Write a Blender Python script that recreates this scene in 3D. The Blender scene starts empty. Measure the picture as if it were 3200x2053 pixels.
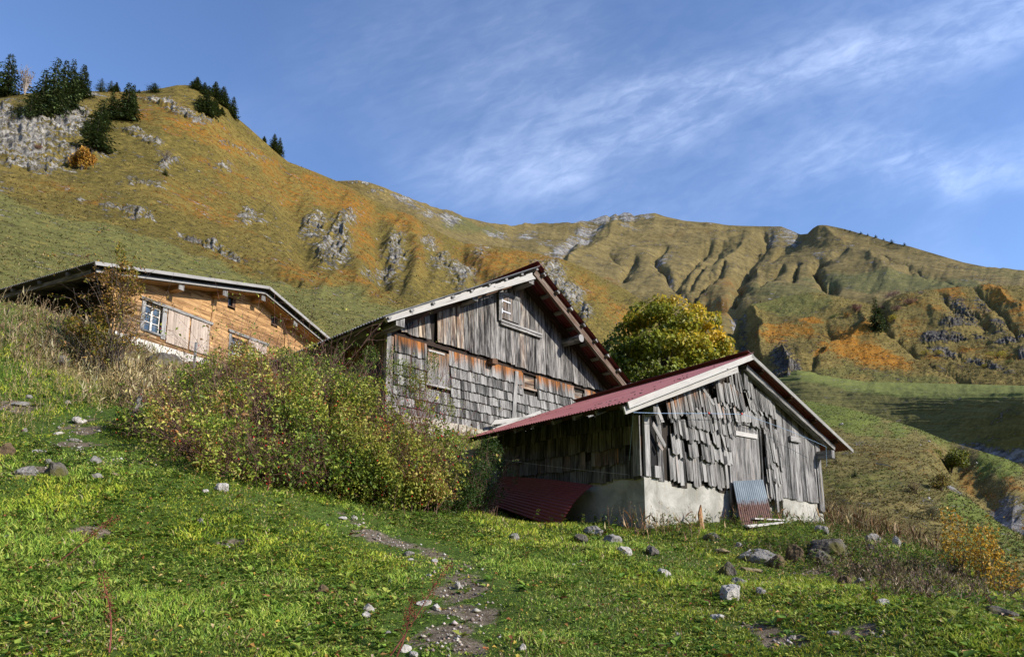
import bpy, math, random
import numpy as np
random.seed(11)
RNG = np.random.default_rng(11)
SC = bpy.context.scene

# ---------------- camera -------------------------------------------------
FPX = 1547 * 4 / 3          # focal length in photo pixels (3200 wide)
CX, CY = 1600.0, 1045 * 4 / 3
TILT = math.atan(255 / 1547)
cam_d = bpy.data.cameras.new('camera')
cam = bpy.data.objects.new('camera', cam_d)
SC.collection.objects.link(cam)
cam_d.sensor_fit = 'HORIZONTAL'
cam_d.sensor_width = 36.0
cam_d.lens = FPX / 3200 * 36.0
cam_d.shift_y = (CY - 2053 / 2) / 3200
cam_d.clip_start = 0.05
cam_d.clip_end = 20000
cam.location = (0, 0, 0)
cam.rotation_euler = (math.pi / 2 + TILT, 0, 0)
SC.camera = cam

# ---------------- light --------------------------------------------------
SUN_AZ, SUN_EL = math.radians(113), math.radians(30)   # azimuth clockwise from +Y
sun_d = bpy.data.lights.new('sun', 'SUN')
sun = bpy.data.objects.new('sun', sun_d)
SC.collection.objects.link(sun)
sun_d.energy = 5.0
sun_d.angle = math.radians(0.5)
sun_d.color = (1.0, 0.92, 0.80)
SUNV = (math.sin(SUN_AZ) * math.cos(SUN_EL), math.cos(SUN_AZ) * math.cos(SUN_EL), math.sin(SUN_EL))
from mathutils import Vector
sun.rotation_euler = Vector(SUNV).to_track_quat('Z', 'Y').to_euler()
sun.location = (20, -10, 30)

world = bpy.data.worlds.new('World')
SC.world = world
world.use_nodes = True
SC.view_settings.view_transform = 'Standard'
SC.view_settings.look = 'None'
SC.view_settings.exposure = 0.35
SC.view_settings.gamma = 1.0


class NT:
    """tiny node-tree helper"""
    def __init__(s, tree):
        s.t = tree
        s.n = tree.nodes
        s.l = tree.links

    def node(s, typ, **kw):
        nd = s.n.new(typ)
        for k, v in kw.items():
            if k == 'inp':
                for kk, vv in v.items():
                    if isinstance(vv, tuple) and len(vv) == 2 and hasattr(vv[0], 'outputs'):
                        s.l.new(vv[0].outputs[vv[1]], nd.inputs[kk])
                    else:
                        nd.inputs[kk].default_value = vv
            else:
                setattr(nd, k, v)
        return nd

    def math(s, op, a, b=None, c=None, clamp=False):
        nd = s.n.new('ShaderNodeMath')
        nd.operation = op
        nd.use_clamp = clamp
        for i, v in enumerate((a, b, c)):
            if v is None:
                continue
            s.put(nd.inputs[i], v)
        return (nd, 0)

    def put(s, sock, v):
        if isinstance(v, tuple) and len(v) == 2 and hasattr(v[0], 'outputs'):
            s.l.new(v[0].outputs[v[1]], sock)
        else:
            sock.default_value = v

    def mix(s, fac, a, b, blend='MIX'):
        nd = s.n.new('ShaderNodeMix')
        nd.data_type = 'RGBA'
        nd.blend_type = blend
        s.put(nd.inputs[0], fac)
        s.put(nd.inputs[6], a)
        s.put(nd.inputs[7], b)
        return (nd, 2)

    def ramp(s, fac, stops, interp='LINEAR'):
        nd = s.n.new('ShaderNodeValToRGB')
        nd.color_ramp.interpolation = interp
        el = nd.color_ramp.elements
        while len(el) < len(stops):
            el.new(0.5)
        for e, (p, c) in zip(el, stops):
            e.position = p
            e.color = c if len(c) == 4 else tuple(c) + (1,)
        s.put(nd.inputs[0], fac)
        return (nd, 0)

    def noise(s, vec, scale, detail=4, rough=0.55, lac=2.0, dist=0.0, out=0):
        nd = s.n.new('ShaderNodeTexNoise')
        s.put(nd.inputs['Vector'], vec)
        nd.inputs['Scale'].default_value = scale
        nd.inputs['Detail'].default_value = detail
        nd.inputs['Roughness'].default_value = rough
        nd.inputs['Lacunarity'].default_value = lac
        nd.inputs['Distortion'].default_value = dist
        return (nd, out)

    def mapping(s, vec, scale=(1, 1, 1), rot=(0, 0, 0), loc=(0, 0, 0)):
        nd = s.n.new('ShaderNodeMapping')
        s.put(nd.inputs['Vector'], vec)
        nd.inputs['Scale'].default_value = scale
        nd.inputs['Rotation'].default_value = rot
        nd.inputs['Location'].default_value = loc
        return (nd, 0)

    def smooth(s, v, a, b):
        nd = s.n.new('ShaderNodeMapRange')
        nd.interpolation_type = 'SMOOTHSTEP'
        s.put(nd.inputs[0], v)
        nd.inputs[1].default_value = a
        nd.inputs[2].default_value = b
        return (nd, 0)


def build_world():
    w = NT(world.node_tree)
    for n in list(w.n):
        w.n.remove(n)
    sky = w.node('ShaderNodeTexSky', sky_type='NISHITA', sun_disc=False, sun_elevation=SUN_EL,
                 sun_rotation=SUN_AZ, altitude=1800.0, air_density=1.0, dust_density=0.8, ozone_density=2.2)
    geo = w.node('ShaderNodeTexCoord')
    sep = w.node('ShaderNodeSeparateXYZ', inp={0: (geo, 'Generated')})
    x, y, z = (sep, 0), (sep, 1), (sep, 2)
    # cirrus live on a high flat layer: project the direction on it
    zc = w.math('MAXIMUM', z, 0.03)
    u = w.math('DIVIDE', x, zc)
    v = w.math('DIVIDE', y, zc)
    pl = w.node('ShaderNodeCombineXYZ', inp={0: u, 1: v, 2: 0.0})
    pl = (pl, 0)
    # slope coordinates (x/y and z/y) are used to say where in the sky the cirrus bands stand
    yc = w.math('MAXIMUM', y, 0.05)
    a = w.math('DIVIDE', x, yc)
    b = w.math('DIVIDE', z, yc)
    ab = (w.node('ShaderNodeCombineXYZ', inp={0: a, 1: b, 2: 0.0}), 0)
    wob = w.noise(ab, 2.3, 3, 0.5)
    wobv = w.math('MULTIPLY_ADD', wob, 0.34, -0.17)

    def band(a0, b0, a1, b1, width, soft_ends=True):
        L = math.hypot(a1 - a0, b1 - b0)
        ca, sa = (a1 - a0) / L, (b1 - b0) / L
        # along / across
        al = w.math('ADD', w.math('MULTIPLY', w.math('SUBTRACT', a, a0), ca), w.math('MULTIPLY', w.math('SUBTRACT', b, b0), sa))
        ac = w.math('ADD', w.math('MULTIPLY', w.math('SUBTRACT', a, a0), -sa), w.math('MULTIPLY', w.math('SUBTRACT', b, b0), ca))
        ac = w.math('ADD', ac, wobv)
        g = w.math('POWER', 2.718, w.math('MULTIPLY', w.math('POWER', w.math('DIVIDE', ac, width), 2.0), -1.0))
        e0 = w.smooth(al, -0.12, 0.12)
        e1 = w.smooth(al, L + 0.15, L - 0.1)
        return w.math('MULTIPLY', g, w.math('MULTIPLY', e0, e1))

    def pa(sx):
        return (sx - 1600) / FPX

    def pb(sx, sy):
        vv = (CY - sy) / FPX
        return (math.sin(TILT) + math.cos(TILT) * vv) / (math.cos(TILT) - math.sin(TILT) * vv)

    def bandpx(x0, y0, x1, y1, width):
        f = lambda xx, yy: ((xx - 1600) / FPX / (math.cos(TILT) - math.sin(TILT) * (CY - yy) / FPX), pb(xx, yy))
        p0, p1 = f(x0, y0), f(x1, y1)
        return band(p0[0], p0[1], p1[0], p1[1], width)

    rot = w.mapping(ab, (1, 1, 1), (0, 0, math.radians(-24)))
    streak = w.noise(w.mapping(rot, (1.5, 5.5, 1)), 2.0, 8, 0.60, dist=0.5)
    fine = w.noise(w.mapping(rot, (5, 12, 1)), 3.5, 8, 0.62, dist=0.5)
    soft = w.noise(ab, 1.7, 5, 0.5, dist=0.5)
    tex = w.math('ADD', w.math('MULTIPLY', streak, 0.6), w.math('MULTIPLY', fine, 0.4))
    tex1 = w.smooth(tex, 0.32, 0.80)
    m = None
    for args, amp in (((1300, 590, 2150, 350, 0.06), .55), ((2050, 380, 3350, 20, 0.055), .72), ((2450, 180, 3300, -120, 0.12), .20),
                      ((2450, 640, 3330, 360, 0.05), .55), ((2800, 560, 3150, 520, 0.04), .5), ((1500, 480, 2900, 300, 0.22), .22), ((950, 150, 1900, 330, 0.14), .16)):
        t = w.math('MULTIPLY', bandpx(*args), amp)
        m = t if m is None else w.math('ADD', m, t)
    dens = w.math('MULTIPLY', w.math('MINIMUM', m, 0.95), w.math('MULTIPLY_ADD', tex1, 0.78, 0.13))
    veil = w.math('MULTIPLY', w.smooth(soft, 0.42, 0.75), w.math('MULTIPLY_ADD', tex1, .20, 0.10))
    dens = w.math('ADD', dens, veil, clamp=True)
    dens = w.math('MULTIPLY', dens, w.smooth(z, 0.0, 0.15))
    hs = w.node('ShaderNodeHueSaturation', inp={'Saturation': 1.08, 'Hue': 0.506, 'Value': 1.5, 'Color': (sky, 0)})
    cloudc = w.mix(1.0, (hs, 0), (3.4, 3.6, 4.0, 1), 'ADD')
    col = w.mix(dens, (hs, 0), cloudc)
    bg = w.node('ShaderNodeBackground', inp={'Color': col, 'Strength': 0.135})
    out = w.node('ShaderNodeOutputWorld', inp={'Surface': (bg, 0)})


build_world()


def ray(sx, sy):
    v = (CY - sy) / FPX
    return np.array(((sx - CX) / FPX, math.cos(TILT) - math.sin(TILT) * v, math.sin(TILT) + math.cos(TILT) * v))


def at(sx, sy, Y):
    d = ray(sx, sy)
    return d * (Y / d[1])


def crop(x0, y0, s):
    return lambda x, y: (x0 + x / s, y0 + y / s)


c1 = crop(0, 740, 2.169); c2 = crop(1000, 780, 2.287); c3 = crop(1400, 1060, 1.847)
c4 = crop(0, 140, 2.567); c5 = crop(900, 500, 2.183); c6 = crop(1900, 620, 1.847)
c7 = crop(0, 1400, 1.5); c8 = crop(1600, 1400, 1.5)
z1 = crop(1900, 1100, 5.133); z2 = crop(2000, 1380, 3.873); z3 = crop(300, 850, 5.5)
z4 = crop(650, 850, 5.5); z5 = crop(380, 1080, 3.208); z6 = crop(2150, 1600, 3.0)


# ---------------- numpy noise ---------------------------------------------
def _hash(ix, iy, iz, seed):
    h = (ix.astype(np.int64) * 374761393 + iy.astype(np.int64) * 668265263 + iz.astype(np.int64) * 2147483647 + seed * 974711) & 0xffffffff
    h = ((h ^ (h >> 13)) * 1274126177) & 0xffffffff
    h = h ^ (h >> 16)
    return (h & 0xffffff) / float(0xffffff)


def vnoise(x, y, seed=0, z=None):
    x = np.asarray(x, float); y = np.asarray(y, float)
    ix = np.floor(x); iy = np.floor(y)
    fx = x - ix; fy = y - iy
    fx = fx * fx * fx * (fx * (fx * 6 - 15) + 10); fy = fy * fy * fy * (fy * (fy * 6 - 15) + 10)
    zz = np.zeros_like(ix)
    a = _hash(ix, iy, zz, seed); b = _hash(ix + 1, iy, zz, seed)
    c = _hash(ix, iy + 1, zz, seed); d = _hash(ix + 1, iy + 1, zz, seed)
    return (a * (1 - fx) + b * fx) * (1 - fy) + (c * (1 - fx) + d * fx) * fy


def fbm(x, y, seed=0, octv=5, rough=0.5, ridged=False):
    t = 0; amp = 1; tot = 0
    for o in range(octv):
        n = vnoise(x * 2 ** o + 13.7 * o, y * 2 ** o - 7.1 * o, seed + o)
        if ridged:
            n = 1 - abs(2 * n - 1)
        t = t + n * amp
        tot += amp
        amp *= rough
    return t / tot


def sstep(v, a, b):
    t = np.clip((v - a) / (b - a), 0, 1)
    return t * t * (3 - 2 * t)


# ---------------- object helpers -------------------------------------------
def np_mesh(name, V, F, mats, parent=None, cols=None, uv=None, smooth=False, loc=(0, 0, 0), midx=None, fattrs=None):
    """V (n,3); F list of (m,k) int arrays; cols (n,4) per point"""
    me = bpy.data.meshes.new(name)
    V = np.asarray(V, dtype=np.float32) - np.asarray(loc, dtype=np.float32)
    Fs = F if isinstance(F, (list, tuple)) else [F]
    Fs = [np.asarray(f, dtype=np.int32) for f in Fs if len(f)]
    me.vertices.add(len(V))
    me.vertices.foreach_set('co', V.ravel())
    loops = np.concatenate([f.ravel() for f in Fs])
    tot = np.concatenate([np.full(len(f), f.shape[1], np.int32) for f in Fs])
    start = np.concatenate([[0], np.cumsum(tot)[:-1]]).astype(np.int32)
    me.loops.add(len(loops))
    me.loops.foreach_set('vertex_index', loops)
    me.polygons.add(len(tot))
    me.polygons.foreach_set('loop_start', start)
    me.polygons.foreach_set('loop_total', tot)
    if midx is not None:
        me.polygons.foreach_set('material_index', np.asarray(midx, np.int32))
    if smooth:
        me.polygons.foreach_set('use_smooth', np.ones(len(tot), bool))
    me.update(calc_edges=True)
    if cols is not None:
        ca = me.color_attributes.new('Col', 'FLOAT_COLOR', 'POINT')
        ca.data.foreach_set('color', np.asarray(cols, np.float32).ravel())
    if uv is not None:
        ul = me.uv_layers.new(name='UVMap')
        ul.data.foreach_set('uv', np.asarray(uv, np.float32).ravel())
    for k, a in (fattrs or {}).items():
        at_ = me.attributes.new(k, 'FLOAT', 'POINT')
        at_.data.foreach_set('value', np.asarray(a, np.float32).ravel())
    for m in (mats if isinstance(mats, (list, tuple)) else [mats]):
        me.materials.append(m)
    ob = bpy.data.objects.new(name, me)
    SC.collection.objects.link(ob)
    if parent is not None:
        ob.parent = parent
    ob.location = tuple(float(c) for c in loc)
    return ob


def tag(o, label=None, cat=None, group=None, kind=None):
    if label: o['label'] = label
    if cat: o['category'] = cat
    if group: o['group'] = group
    if kind: o['kind'] = kind
    return o


def empty(name, loc, label, cat, group=None, rz=0.0):
    o = bpy.data.objects.new(name, None)
    SC.collection.objects.link(o)
    o.location = tuple(float(c) for c in loc)
    o.rotation_euler = (0, 0, rz)
    o.empty_display_size = 0.3
    return tag(o, label, cat, group)


def copy_tree(o, parent=None):
    c = o.copy()
    SC.collection.objects.link(c)
    if parent is not None:
        c.parent = parent
    for ch in list(o.children):
        copy_tree(ch, c)
    return c


def nrm(v):
    v = np.asarray(v, float)
    return v / (np.linalg.norm(v) + 1e-12)


class MB:
    """collects planks, beams and patches into ONE mesh (world coordinates)"""
    def __init__(s):
        s.V = []; s.F = []; s.UV = []; s.C = []; s.M = []

    def quadbox(s, P, uvs, cols, mi=0):
        pass

    def hexa(s, P, along=0, c0=(.5, 0, 0), c1=None, mi=0, vary=0.0):
        """P = 8 corners: 0-3 start ring, 4-7 end ring (grain runs from ring to ring)."""
        c1 = c0 if c1 is None else c1
        P = [np.asarray(p, float) for p in P]
        b = len(s.V)
        s.V += P
        ou, ov = random.random() * 40, random.random() * 40
        L = np.linalg.norm(P[4] - P[0])
        per = [0]
        for i in range(4):
            per.append(per[-1] + np.linalg.norm(P[(i + 1) % 4] - P[i]))
        for i in range(4):
            j = (i + 1) % 4
            s.F.append((b + i, b + j, b + 4 + j, b + 4 + i))
            s.UV += [(ou + per[i], ov), (ou + per[i + 1], ov), (ou + per[i + 1], ov + L), (ou + per[i], ov + L)]
            s.C += [c0, c0, c1, c1]
            s.M.append(mi)
        w1, w2 = per[1], per[2] - per[1]
        s.F.append((b + 3, b + 2, b + 1, b)); s.UV += [(ou, ov + w2), (ou + w1, ov + w2), (ou + w1, ov), (ou, ov)]; s.C += [c0] * 4; s.M.append(mi)
        s.F.append((b + 4, b + 5, b + 6, b + 7)); s.UV += [(ou, ov), (ou + w1, ov), (ou + w1, ov + w2), (ou, ov + w2)]; s.C += [c1] * 4; s.M.append(mi)

    def plank(s, p0, p1, side, nor, w, t, c0=(.5, 0, 0), c1=None, j0=0.0, j1=0.0, w1=None, mi=0, lift0=0.0, lift1=0.0):
        """board from p0 to p1 (centre of its BACK face); side: unit across; nor: unit outward"""
        p0 = np.asarray(p0, float); p1 = np.asarray(p1, float)
        side = np.asarray(side, float); nor = np.asarray(nor, float)
        d = nrm(p1 - p0)
        w1 = w if w1 is None else w1
        a0 = (random.random() - .5) * j0; a1 = (random.random() - .5) * j1
        h = side * w / 2; h1 = side * w1 / 2
        q0 = p0 + nor * lift0; q1 = p1 + nor * lift1
        s.hexa([q0 - h - d * a0, q0 + h + d * a0, q0 + h + d * a0 + nor * t, q0 - h - d * a0 + nor * t,
                q1 - h1 - d * a1, q1 + h1 + d * a1, q1 + h1 + d * a1 + nor * t, q1 - h1 - d * a1 + nor * t], c0=c0, c1=c1, mi=mi)

    def beam(s, p0, p1, w, h, up=(0, 0, 1), c=(.5, 0, 0), mi=0):
        """square beam centred on p0-p1"""
        p0 = np.asarray(p0, float); p1 = np.asarray(p1, float)
        d = nrm(p1 - p0)
        sd = nrm(np.cross(d, up)); u = np.cross(sd, d)
        a = sd * w / 2; b = u * h / 2
        s.hexa([p0 - a - b, p0 + a - b, p0 + a + b, p0 - a + b, p1 - a - b, p1 + a - b, p1 + a + b, p1 - a + b], c0=c, mi=mi)

    def poly(s, pts, uvs=None, c=(.5, 0, 0), mi=0):
        b = len(s.V)
        s.V += [np.asarray(p, float) for p in pts]
        s.F.append(tuple(range(b, b + len(pts))))
        if uvs is None:
            o = np.asarray(pts[0], float)
            e1 = nrm(np.asarray(pts[1], float) - o)
            n = nrm(np.cross(e1, np.asarray(pts[-1], float) - o)); e2 = np.cross(n, e1)
            uvs = [(float(np.dot(np.asarray(p) - o, e1)), float(np.dot(np.asarray(p) - o, e2))) for p in pts]
        s.UV += list(uvs); s.C += [c] * len(pts); s.M.append(mi)

    def grid(s, G, c=(.5, 0, 0), mi=0, uvscale=None):
        """G (n,m,3) array of points"""
        n, m = G.shape[:2]
        b = len(s.V)
        s.V += [G[i, j] for i in range(n) for j in range(m)]
        for i in range(n - 1):
            for j in range(m - 1):
                s.F.append((b + i * m + j, b + (i + 1) * m + j, b + (i + 1) * m + j + 1, b + i * m + j + 1))
                s.UV += [(i * .02, j * .1), ((i + 1) * .02, j * .1), ((i + 1) * .02, (j + 1) * .1), (i * .02, (j + 1) * .1)]
                s.C += [c] * 4; s.M.append(mi)

    def tube(s, pts, radii, n=7, c=(.5, 0, 0), mi=0, cap=True):
        pts = [np.asarray(p, float) for p in pts]
        if not hasattr(radii, '__len__'):
            radii = [radii] * len(pts)
        b = len(s.V)
        ref = np.array((0.13, 0.27, 0.95))
        L = 0
        Ls = [0]
        for i in range(1, len(pts)):
            L += np.linalg.norm(pts[i] - pts[i - 1]); Ls.append(L)
        ou, ov = random.random() * 9, random.random() * 9
        for i, p in enumerate(pts):
            d = nrm(pts[min(i + 1, len(pts) - 1)] - pts[max(i - 1, 0)])
            r = ref if abs(np.dot(d, ref)) < .9 else np.array((1., 0, 0))
            x = nrm(np.cross(d, r)); y = np.cross(d, x)
            for k in range(n):
                a = 2 * math.pi * k / n
                s.V.append(p + (x * math.cos(a) + y * math.sin(a)) * radii[i])
        for i in range(len(pts) - 1):
            for k in range(n):
                k2 = (k + 1) % n
                s.F.append((b + i * n + k, b + i * n + k2, b + (i + 1) * n + k2, b + (i + 1) * n + k))
                u0, u1 = ou + k / n * .4, ou + (k + 1) / n * .4
                s.UV += [(u0, ov + Ls[i]), (u1, ov + Ls[i]), (u1, ov + Ls[i + 1]), (u0, ov + Ls[i + 1])]
                s.C += [c] * 4; s.M.append(mi)
        if cap:
            s.F.append(tuple(b + k for k in range(n))[::-1]); s.UV += [(ou, ov)] * n; s.C += [c] * n; s.M.append(mi)
            e = b + (len(pts) - 1) * n
            s.F.append(tuple(e + k for k in range(n))); s.UV += [(ou, ov)] * n; s.C += [c] * n; s.M.append(mi)

    def build(s, name, mats, parent=None, loc=None, smooth=False):
        if loc is None:
            loc = tuple(parent.matrix_basis.translation) if parent is not None and parent.type == 'EMPTY' else None
        me = bpy.data.meshes.new(name)
        V = np.array(s.V)
        org = ORIGIN.get(parent.name, np.zeros(3)) if parent is not None else np.zeros(3)
        if parent is None:
            org = V.mean(0); org[2] = V[:, 2].min()
        me.from_pydata((V - org).tolist(), [], s.F)
        ul = me.uv_layers.new(name='UVMap')
        ul.data.foreach_set('uv', np.array(s.UV, np.float32).ravel())
        ca = me.color_attributes.new('Col', 'FLOAT_COLOR', 'CORNER')
        C = np.ones((len(s.C), 4), np.float32); C[:, :3] = np.array(s.C)
        ca.data.foreach_set('color', C.ravel())
        me.polygons.foreach_set('material_index', np.array(s.M, np.int32))
        if smooth:
            me.polygons.foreach_set('use_smooth', np.ones(len(s.F), bool))
        for m in (mats if isinstance(mats, (list, tuple)) else [mats]):
            me.materials.append(m)
        me.update()
        ob = bpy.data.objects.new(name, me)
        SC.collection.objects.link(ob)
        if parent is not None:
            ob.parent = parent
            ORIGIN[ob.name] = org
        else:
            ob.location = org
            ORIGIN[ob.name] = org
        return ob


ORIGIN = {}


def root(name, p, label, cat, group=None):
    o = empty(name, p, label, cat, group)
    ORIGIN[o.name] = np.asarray(p, float)
    return o


# ---------------- materials --------------------------------------------------
def new_mat(name):
    m = bpy.data.materials.new(name)
    m.use_nodes = True
    t = NT(m.node_tree)
    for n in list(t.n):
        t.n.remove(n)
    return m, t


def finish(t, color, rough=0.8, bump=None, bstr=0.5, bdist=0.01, metallic=0.0, spec=0.3, extra=None):
    p = t.node('ShaderNodeBsdfPrincipled')
    t.put(p.inputs['Base Color'], color)
    t.put(p.inputs['Roughness'], rough)
    t.put(p.inputs['Metallic'], metallic)
    p.inputs['Specular IOR Level'].default_value = spec
    if bump is not None:
        b = t.node('ShaderNodeBump')
        b.inputs['Strength'].default_value = bstr
        b.inputs['Distance'].default_value = bdist
        t.put(b.inputs['Height'], bump)
        t.l.new(b.outputs[0], p.inputs['Normal'])
    if extra:
        extra(p)
    o = t.node('ShaderNodeOutputMaterial')
    t.l.new(p.outputs[0], o.inputs[0])
    return p


def wood_mat(name, dark, light, warm, warm2=None, grain=55, rough=.85, knots=True, contrast=1.0):
    """Col.r = brightness of this board, Col.g = how far it kept / took a warm tone, Col.b = blackening, on the left walls painted shade"""
    m, t = new_mat(name)
    uv = t.node('ShaderNodeUVMap')
    uv = (uv, 0)
    at_ = t.node('ShaderNodeAttribute', attribute_name='Col')
    sep = t.node('ShaderNodeSeparateColor', inp={0: (at_, 'Color')})
    R, G, B = (sep, 0), (sep, 1), (sep, 2)
    fine = t.noise(t.mapping(uv, (grain * 1.8, 2.6, 1)), 1.0, 7, 0.72, dist=.4)
    med = t.noise(t.mapping(uv, (grain * .45, .9, 1)), 1.0, 6, 0.62, dist=1.2)
    pat = t.noise(t.mapping(uv, (9, 1.4, 1)), 1.0, 6, 0.6, dist=.6)
    v = t.math('ADD', t.math('MULTIPLY', fine, .42), t.math('ADD', t.math('MULTIPLY', med, .36), t.math('MULTIPLY', pat, .30)))
    v = t.math('MULTIPLY_ADD', t.math('SUBTRACT', v, .54), 3.2 * contrast, .5)
    v = t.math('ADD', v, t.math('MULTIPLY_ADD', R, 1.0, -.5), clamp=True)
    col = t.mix(v, tuple(dark) + (1,), tuple(light) + (1,))
    wn = t.math('ADD', G, t.math('MULTIPLY_ADD', med, 1.5, -.75))
    wf = t.smooth(wn, .25, .85)
    warmc = t.mix(v, tuple(c * .28 for c in warm) + (1,), tuple(warm) + (1,))
    if warm2 is not None:
        warmc = t.mix(t.smooth(pat, .50, .66), warmc, tuple(warm2) + (1,))
    col = t.mix(wf, col, warmc)
    if knots:
        vo = t.node('ShaderNodeTexVoronoi', feature='F1')
        t.put(vo.inputs['Vector'], t.mapping(uv, (7, 2.2, 1)))
        vo.inputs['Scale'].default_value = 1.0
        k = t.smooth((vo, 0), .14, .05)
        k = t.math('MULTIPLY', k, .8)
        col = t.mix(k, col, (.03, .02, .015, 1))
    crack = t.smooth(t.noise(t.mapping(uv, (grain * .9, .7, 1)), 1.0, 4, 0.6), .345, .30)
    col = t.mix(t.math('MULTIPLY', crack, .85), col, (.012, .011, .010, 1))
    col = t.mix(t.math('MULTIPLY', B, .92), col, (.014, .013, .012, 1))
    h = t.math('SUBTRACT', t.math('ADD', fine, t.math('MULTIPLY', med, .6)), t.math('MULTIPLY', crack, 1.5))
    finish(t, col, rough, bump=h, bstr=.8, bdist=.006, spec=.25)
    return m


def leaf_mat(name, trans=.35, rough=.55, scale=1.0):
    m, t = new_mat(name)
    at_ = t.node('ShaderNodeAttribute', attribute_name='Col')
    p = t.node('ShaderNodeBsdfPrincipled')
    t.put(p.inputs['Base Color'], (at_, 'Color'))
    p.inputs['Roughness'].default_value = rough
    p.inputs['Specular IOR Level'].default_value = .35
    tr = t.node('ShaderNodeBsdfTranslucent')
    g = t.node('ShaderNodeGamma', inp={0: (at_, 'Color'), 1: 0.9})
    t.l.new(g.outputs[0], tr.inputs[0])
    mx = t.node('ShaderNodeMixShader')
    mx.inputs[0].default_value = trans
    t.l.new(p.outputs[0], mx.inputs[1]); t.l.new(tr.outputs[0], mx.inputs[2])
    o = t.node('ShaderNodeOutputMaterial')
    t.l.new(mx.outputs[0], o.inputs[0])
    return m


def rock_mat(name, base, lightc, moss=0.0, scale=6.0):
    m, t = new_mat(name)
    tc = t.node('ShaderNodeTexCoord')
    ob = (tc, 'Object')
    n = t.noise(ob, scale, 9, .65)
    n2 = t.noise(ob, scale * 4, 6, .7)
    f = t.math('MULTIPLY_ADD', t.math('SUBTRACT', t.math('ADD', t.math('MULTIPLY', n, .6), t.math('MULTIPLY', n2, .4)), .5), 3.2, .5, clamp=True)
    col = t.mix(f, tuple(base) + (1,), tuple(lightc) + (1,))
    col = t.mix(t.smooth(t.noise(ob, scale * 2.2, 6, .7), .60, .68), col, (.05, .05, .045, 1))
    if moss:
        col = t.mix(t.math('MULTIPLY', t.smooth(t.noise(ob, scale * .8, 6, .65), .46, .6), moss), col, (.09, .085, .015, 1))
    finish(t, col, .9, bump=t.math('ADD', n, t.math('MULTIPLY', n2, .4)), bstr=1.0, bdist=.04, spec=.2)
    return m


def plain(name, c, rough=.6, metallic=0., spec=.4, vary=.25, scale=8):
    m, t = new_mat(name)
    tc = t.node('ShaderNodeTexCoord')
    n = t.noise((tc, 'Object'), scale, 7, .65)
    col = t.mix(t.smooth(n, .35, .7), tuple(x * (1 - vary) for x in c) + (1,), tuple(min(1, x * (1 + vary)) for x in c) + (1,))
    finish(t, col, rough, bump=n, bstr=.25, bdist=.005, metallic=metallic, spec=spec)
    return m
# ================= near terrain ============================================
GPTS = []
def gp(sx, sy, Y):
    GPTS.append(at(sx, sy, Y))
for a in [
    (0, 2053, 4.6), (800, 2053, 4.8), (1600, 2053, 4.9), (2400, 2053, 4.9), (3200, 2053, 4.5),
    (0, 1750, 6.4), (800, 1780, 6.8), (1600, 1800, 7.6), (2300, 1850, 7.3), (2900, 1880, 6.3),
    (0, 1500, 8.4), (400, 1500, 8.9), (850, 1560, 9.6), (1200, 1620, 10.2), (1480, 1640, 11.0), (1750, 1665, 11.3), (1950, 1662, 11.7),
    (2017, 1662, 12.0), (2200, 1652, 12.9), (2400, 1634, 14.6), (2569, 1646, 16.9), (2640, 1660, 17.2), (2620, 1664, 15.2),
    (1900, 1720, 9.8), (2250, 1720, 10.8), (2500, 1705, 11.8), (2680, 1690, 12.6), (2450, 1790, 9.2), (2700, 1790, 9.4), (2850, 1770, 9.6),
    (2800, 1712, 11.2), (3000, 1800, 8.6), (3200, 1860, 7.4), (3350, 1920, 6.6),
    (2900, 1745, 17.5), (3200, 1880, 14), (3600, 2080, 12), (2700, 1670, 21), (3000, 1730, 26),
    (250, 1320, 12.5), (400, 1400, 10.6), (60, 1400, 10.4), (0, 1300, 12.4), (0, 1150, 14.2), (0, 960, 17.0), (240, 1010, 19.0), (180, 1110, 16.2),
    (430, 1250, 14.4), (430, 1175, 17.2), (340, 1062, 20.6), (500, 1112, 22.2), (600, 1142, 22.8), (640, 1170, 20.5), (830, 1180, 26.5), (520, 1300, 13.2), (700, 1250, 16.2),
    (900, 1330, 16.0), (1080, 1420, 13.6), (1207, 1335, 15.6), (1450, 1352, 18.0), (1300, 1450, 13.4), (700, 1420, 12.2), (1440, 1590, 14.2),
]:
    gp(*a)
for p in [(0, 0, -1.62), (-4, 0, -1.2), (4, 0, -1.8), (-3, 2.4, -1.1), (3, 2.4, -1.45), (-12, 0, -.2), (12, -2, -3.4), (0, -8, -3.2), (-12, -8, -2), (-20, 6, 2.2), (14, 6, -3.2), (14, 12, -1.6),
          (6, 20, 1.5), (3, 22, 2.6), (11, 24, 1.2), (0, 28, 6.2), (-6, 30, 8.8), (-14, 32, 9.6), (-22, 24, 8.0), (-22, 14, 5.6), (-30, 34, 11.2), (-30, 10, 4.6), (-4, 20.5, 4.6), (1, 19, 3.4), (22, 14, -4.5), (22, 26, -2),
          (-9, 26, 8.0), (-16, 22.5, 7.2)]:
    GPTS.append(np.array(p, float))
GPTS = np.array(GPTS)


def _tps(r2):
    return np.where(r2 > 0, r2 * np.log(r2 + 1e-12), 0) * .5


def fit_tps(P, lam=.35):
    n = len(P)
    xy = P[:, :2] / 10
    r2 = ((xy[:, None] - xy[None]) ** 2).sum(-1)
    K = _tps(r2) + lam * .02 * np.eye(n)
    Q = np.c_[np.ones(n), xy]
    A = np.zeros((n + 3, n + 3)); A[:n, :n] = K; A[:n, n:] = Q; A[n:, :n] = Q.T
    return np.linalg.solve(A, np.r_[P[:, 2], 0, 0, 0])


TW = fit_tps(GPTS)


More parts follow.
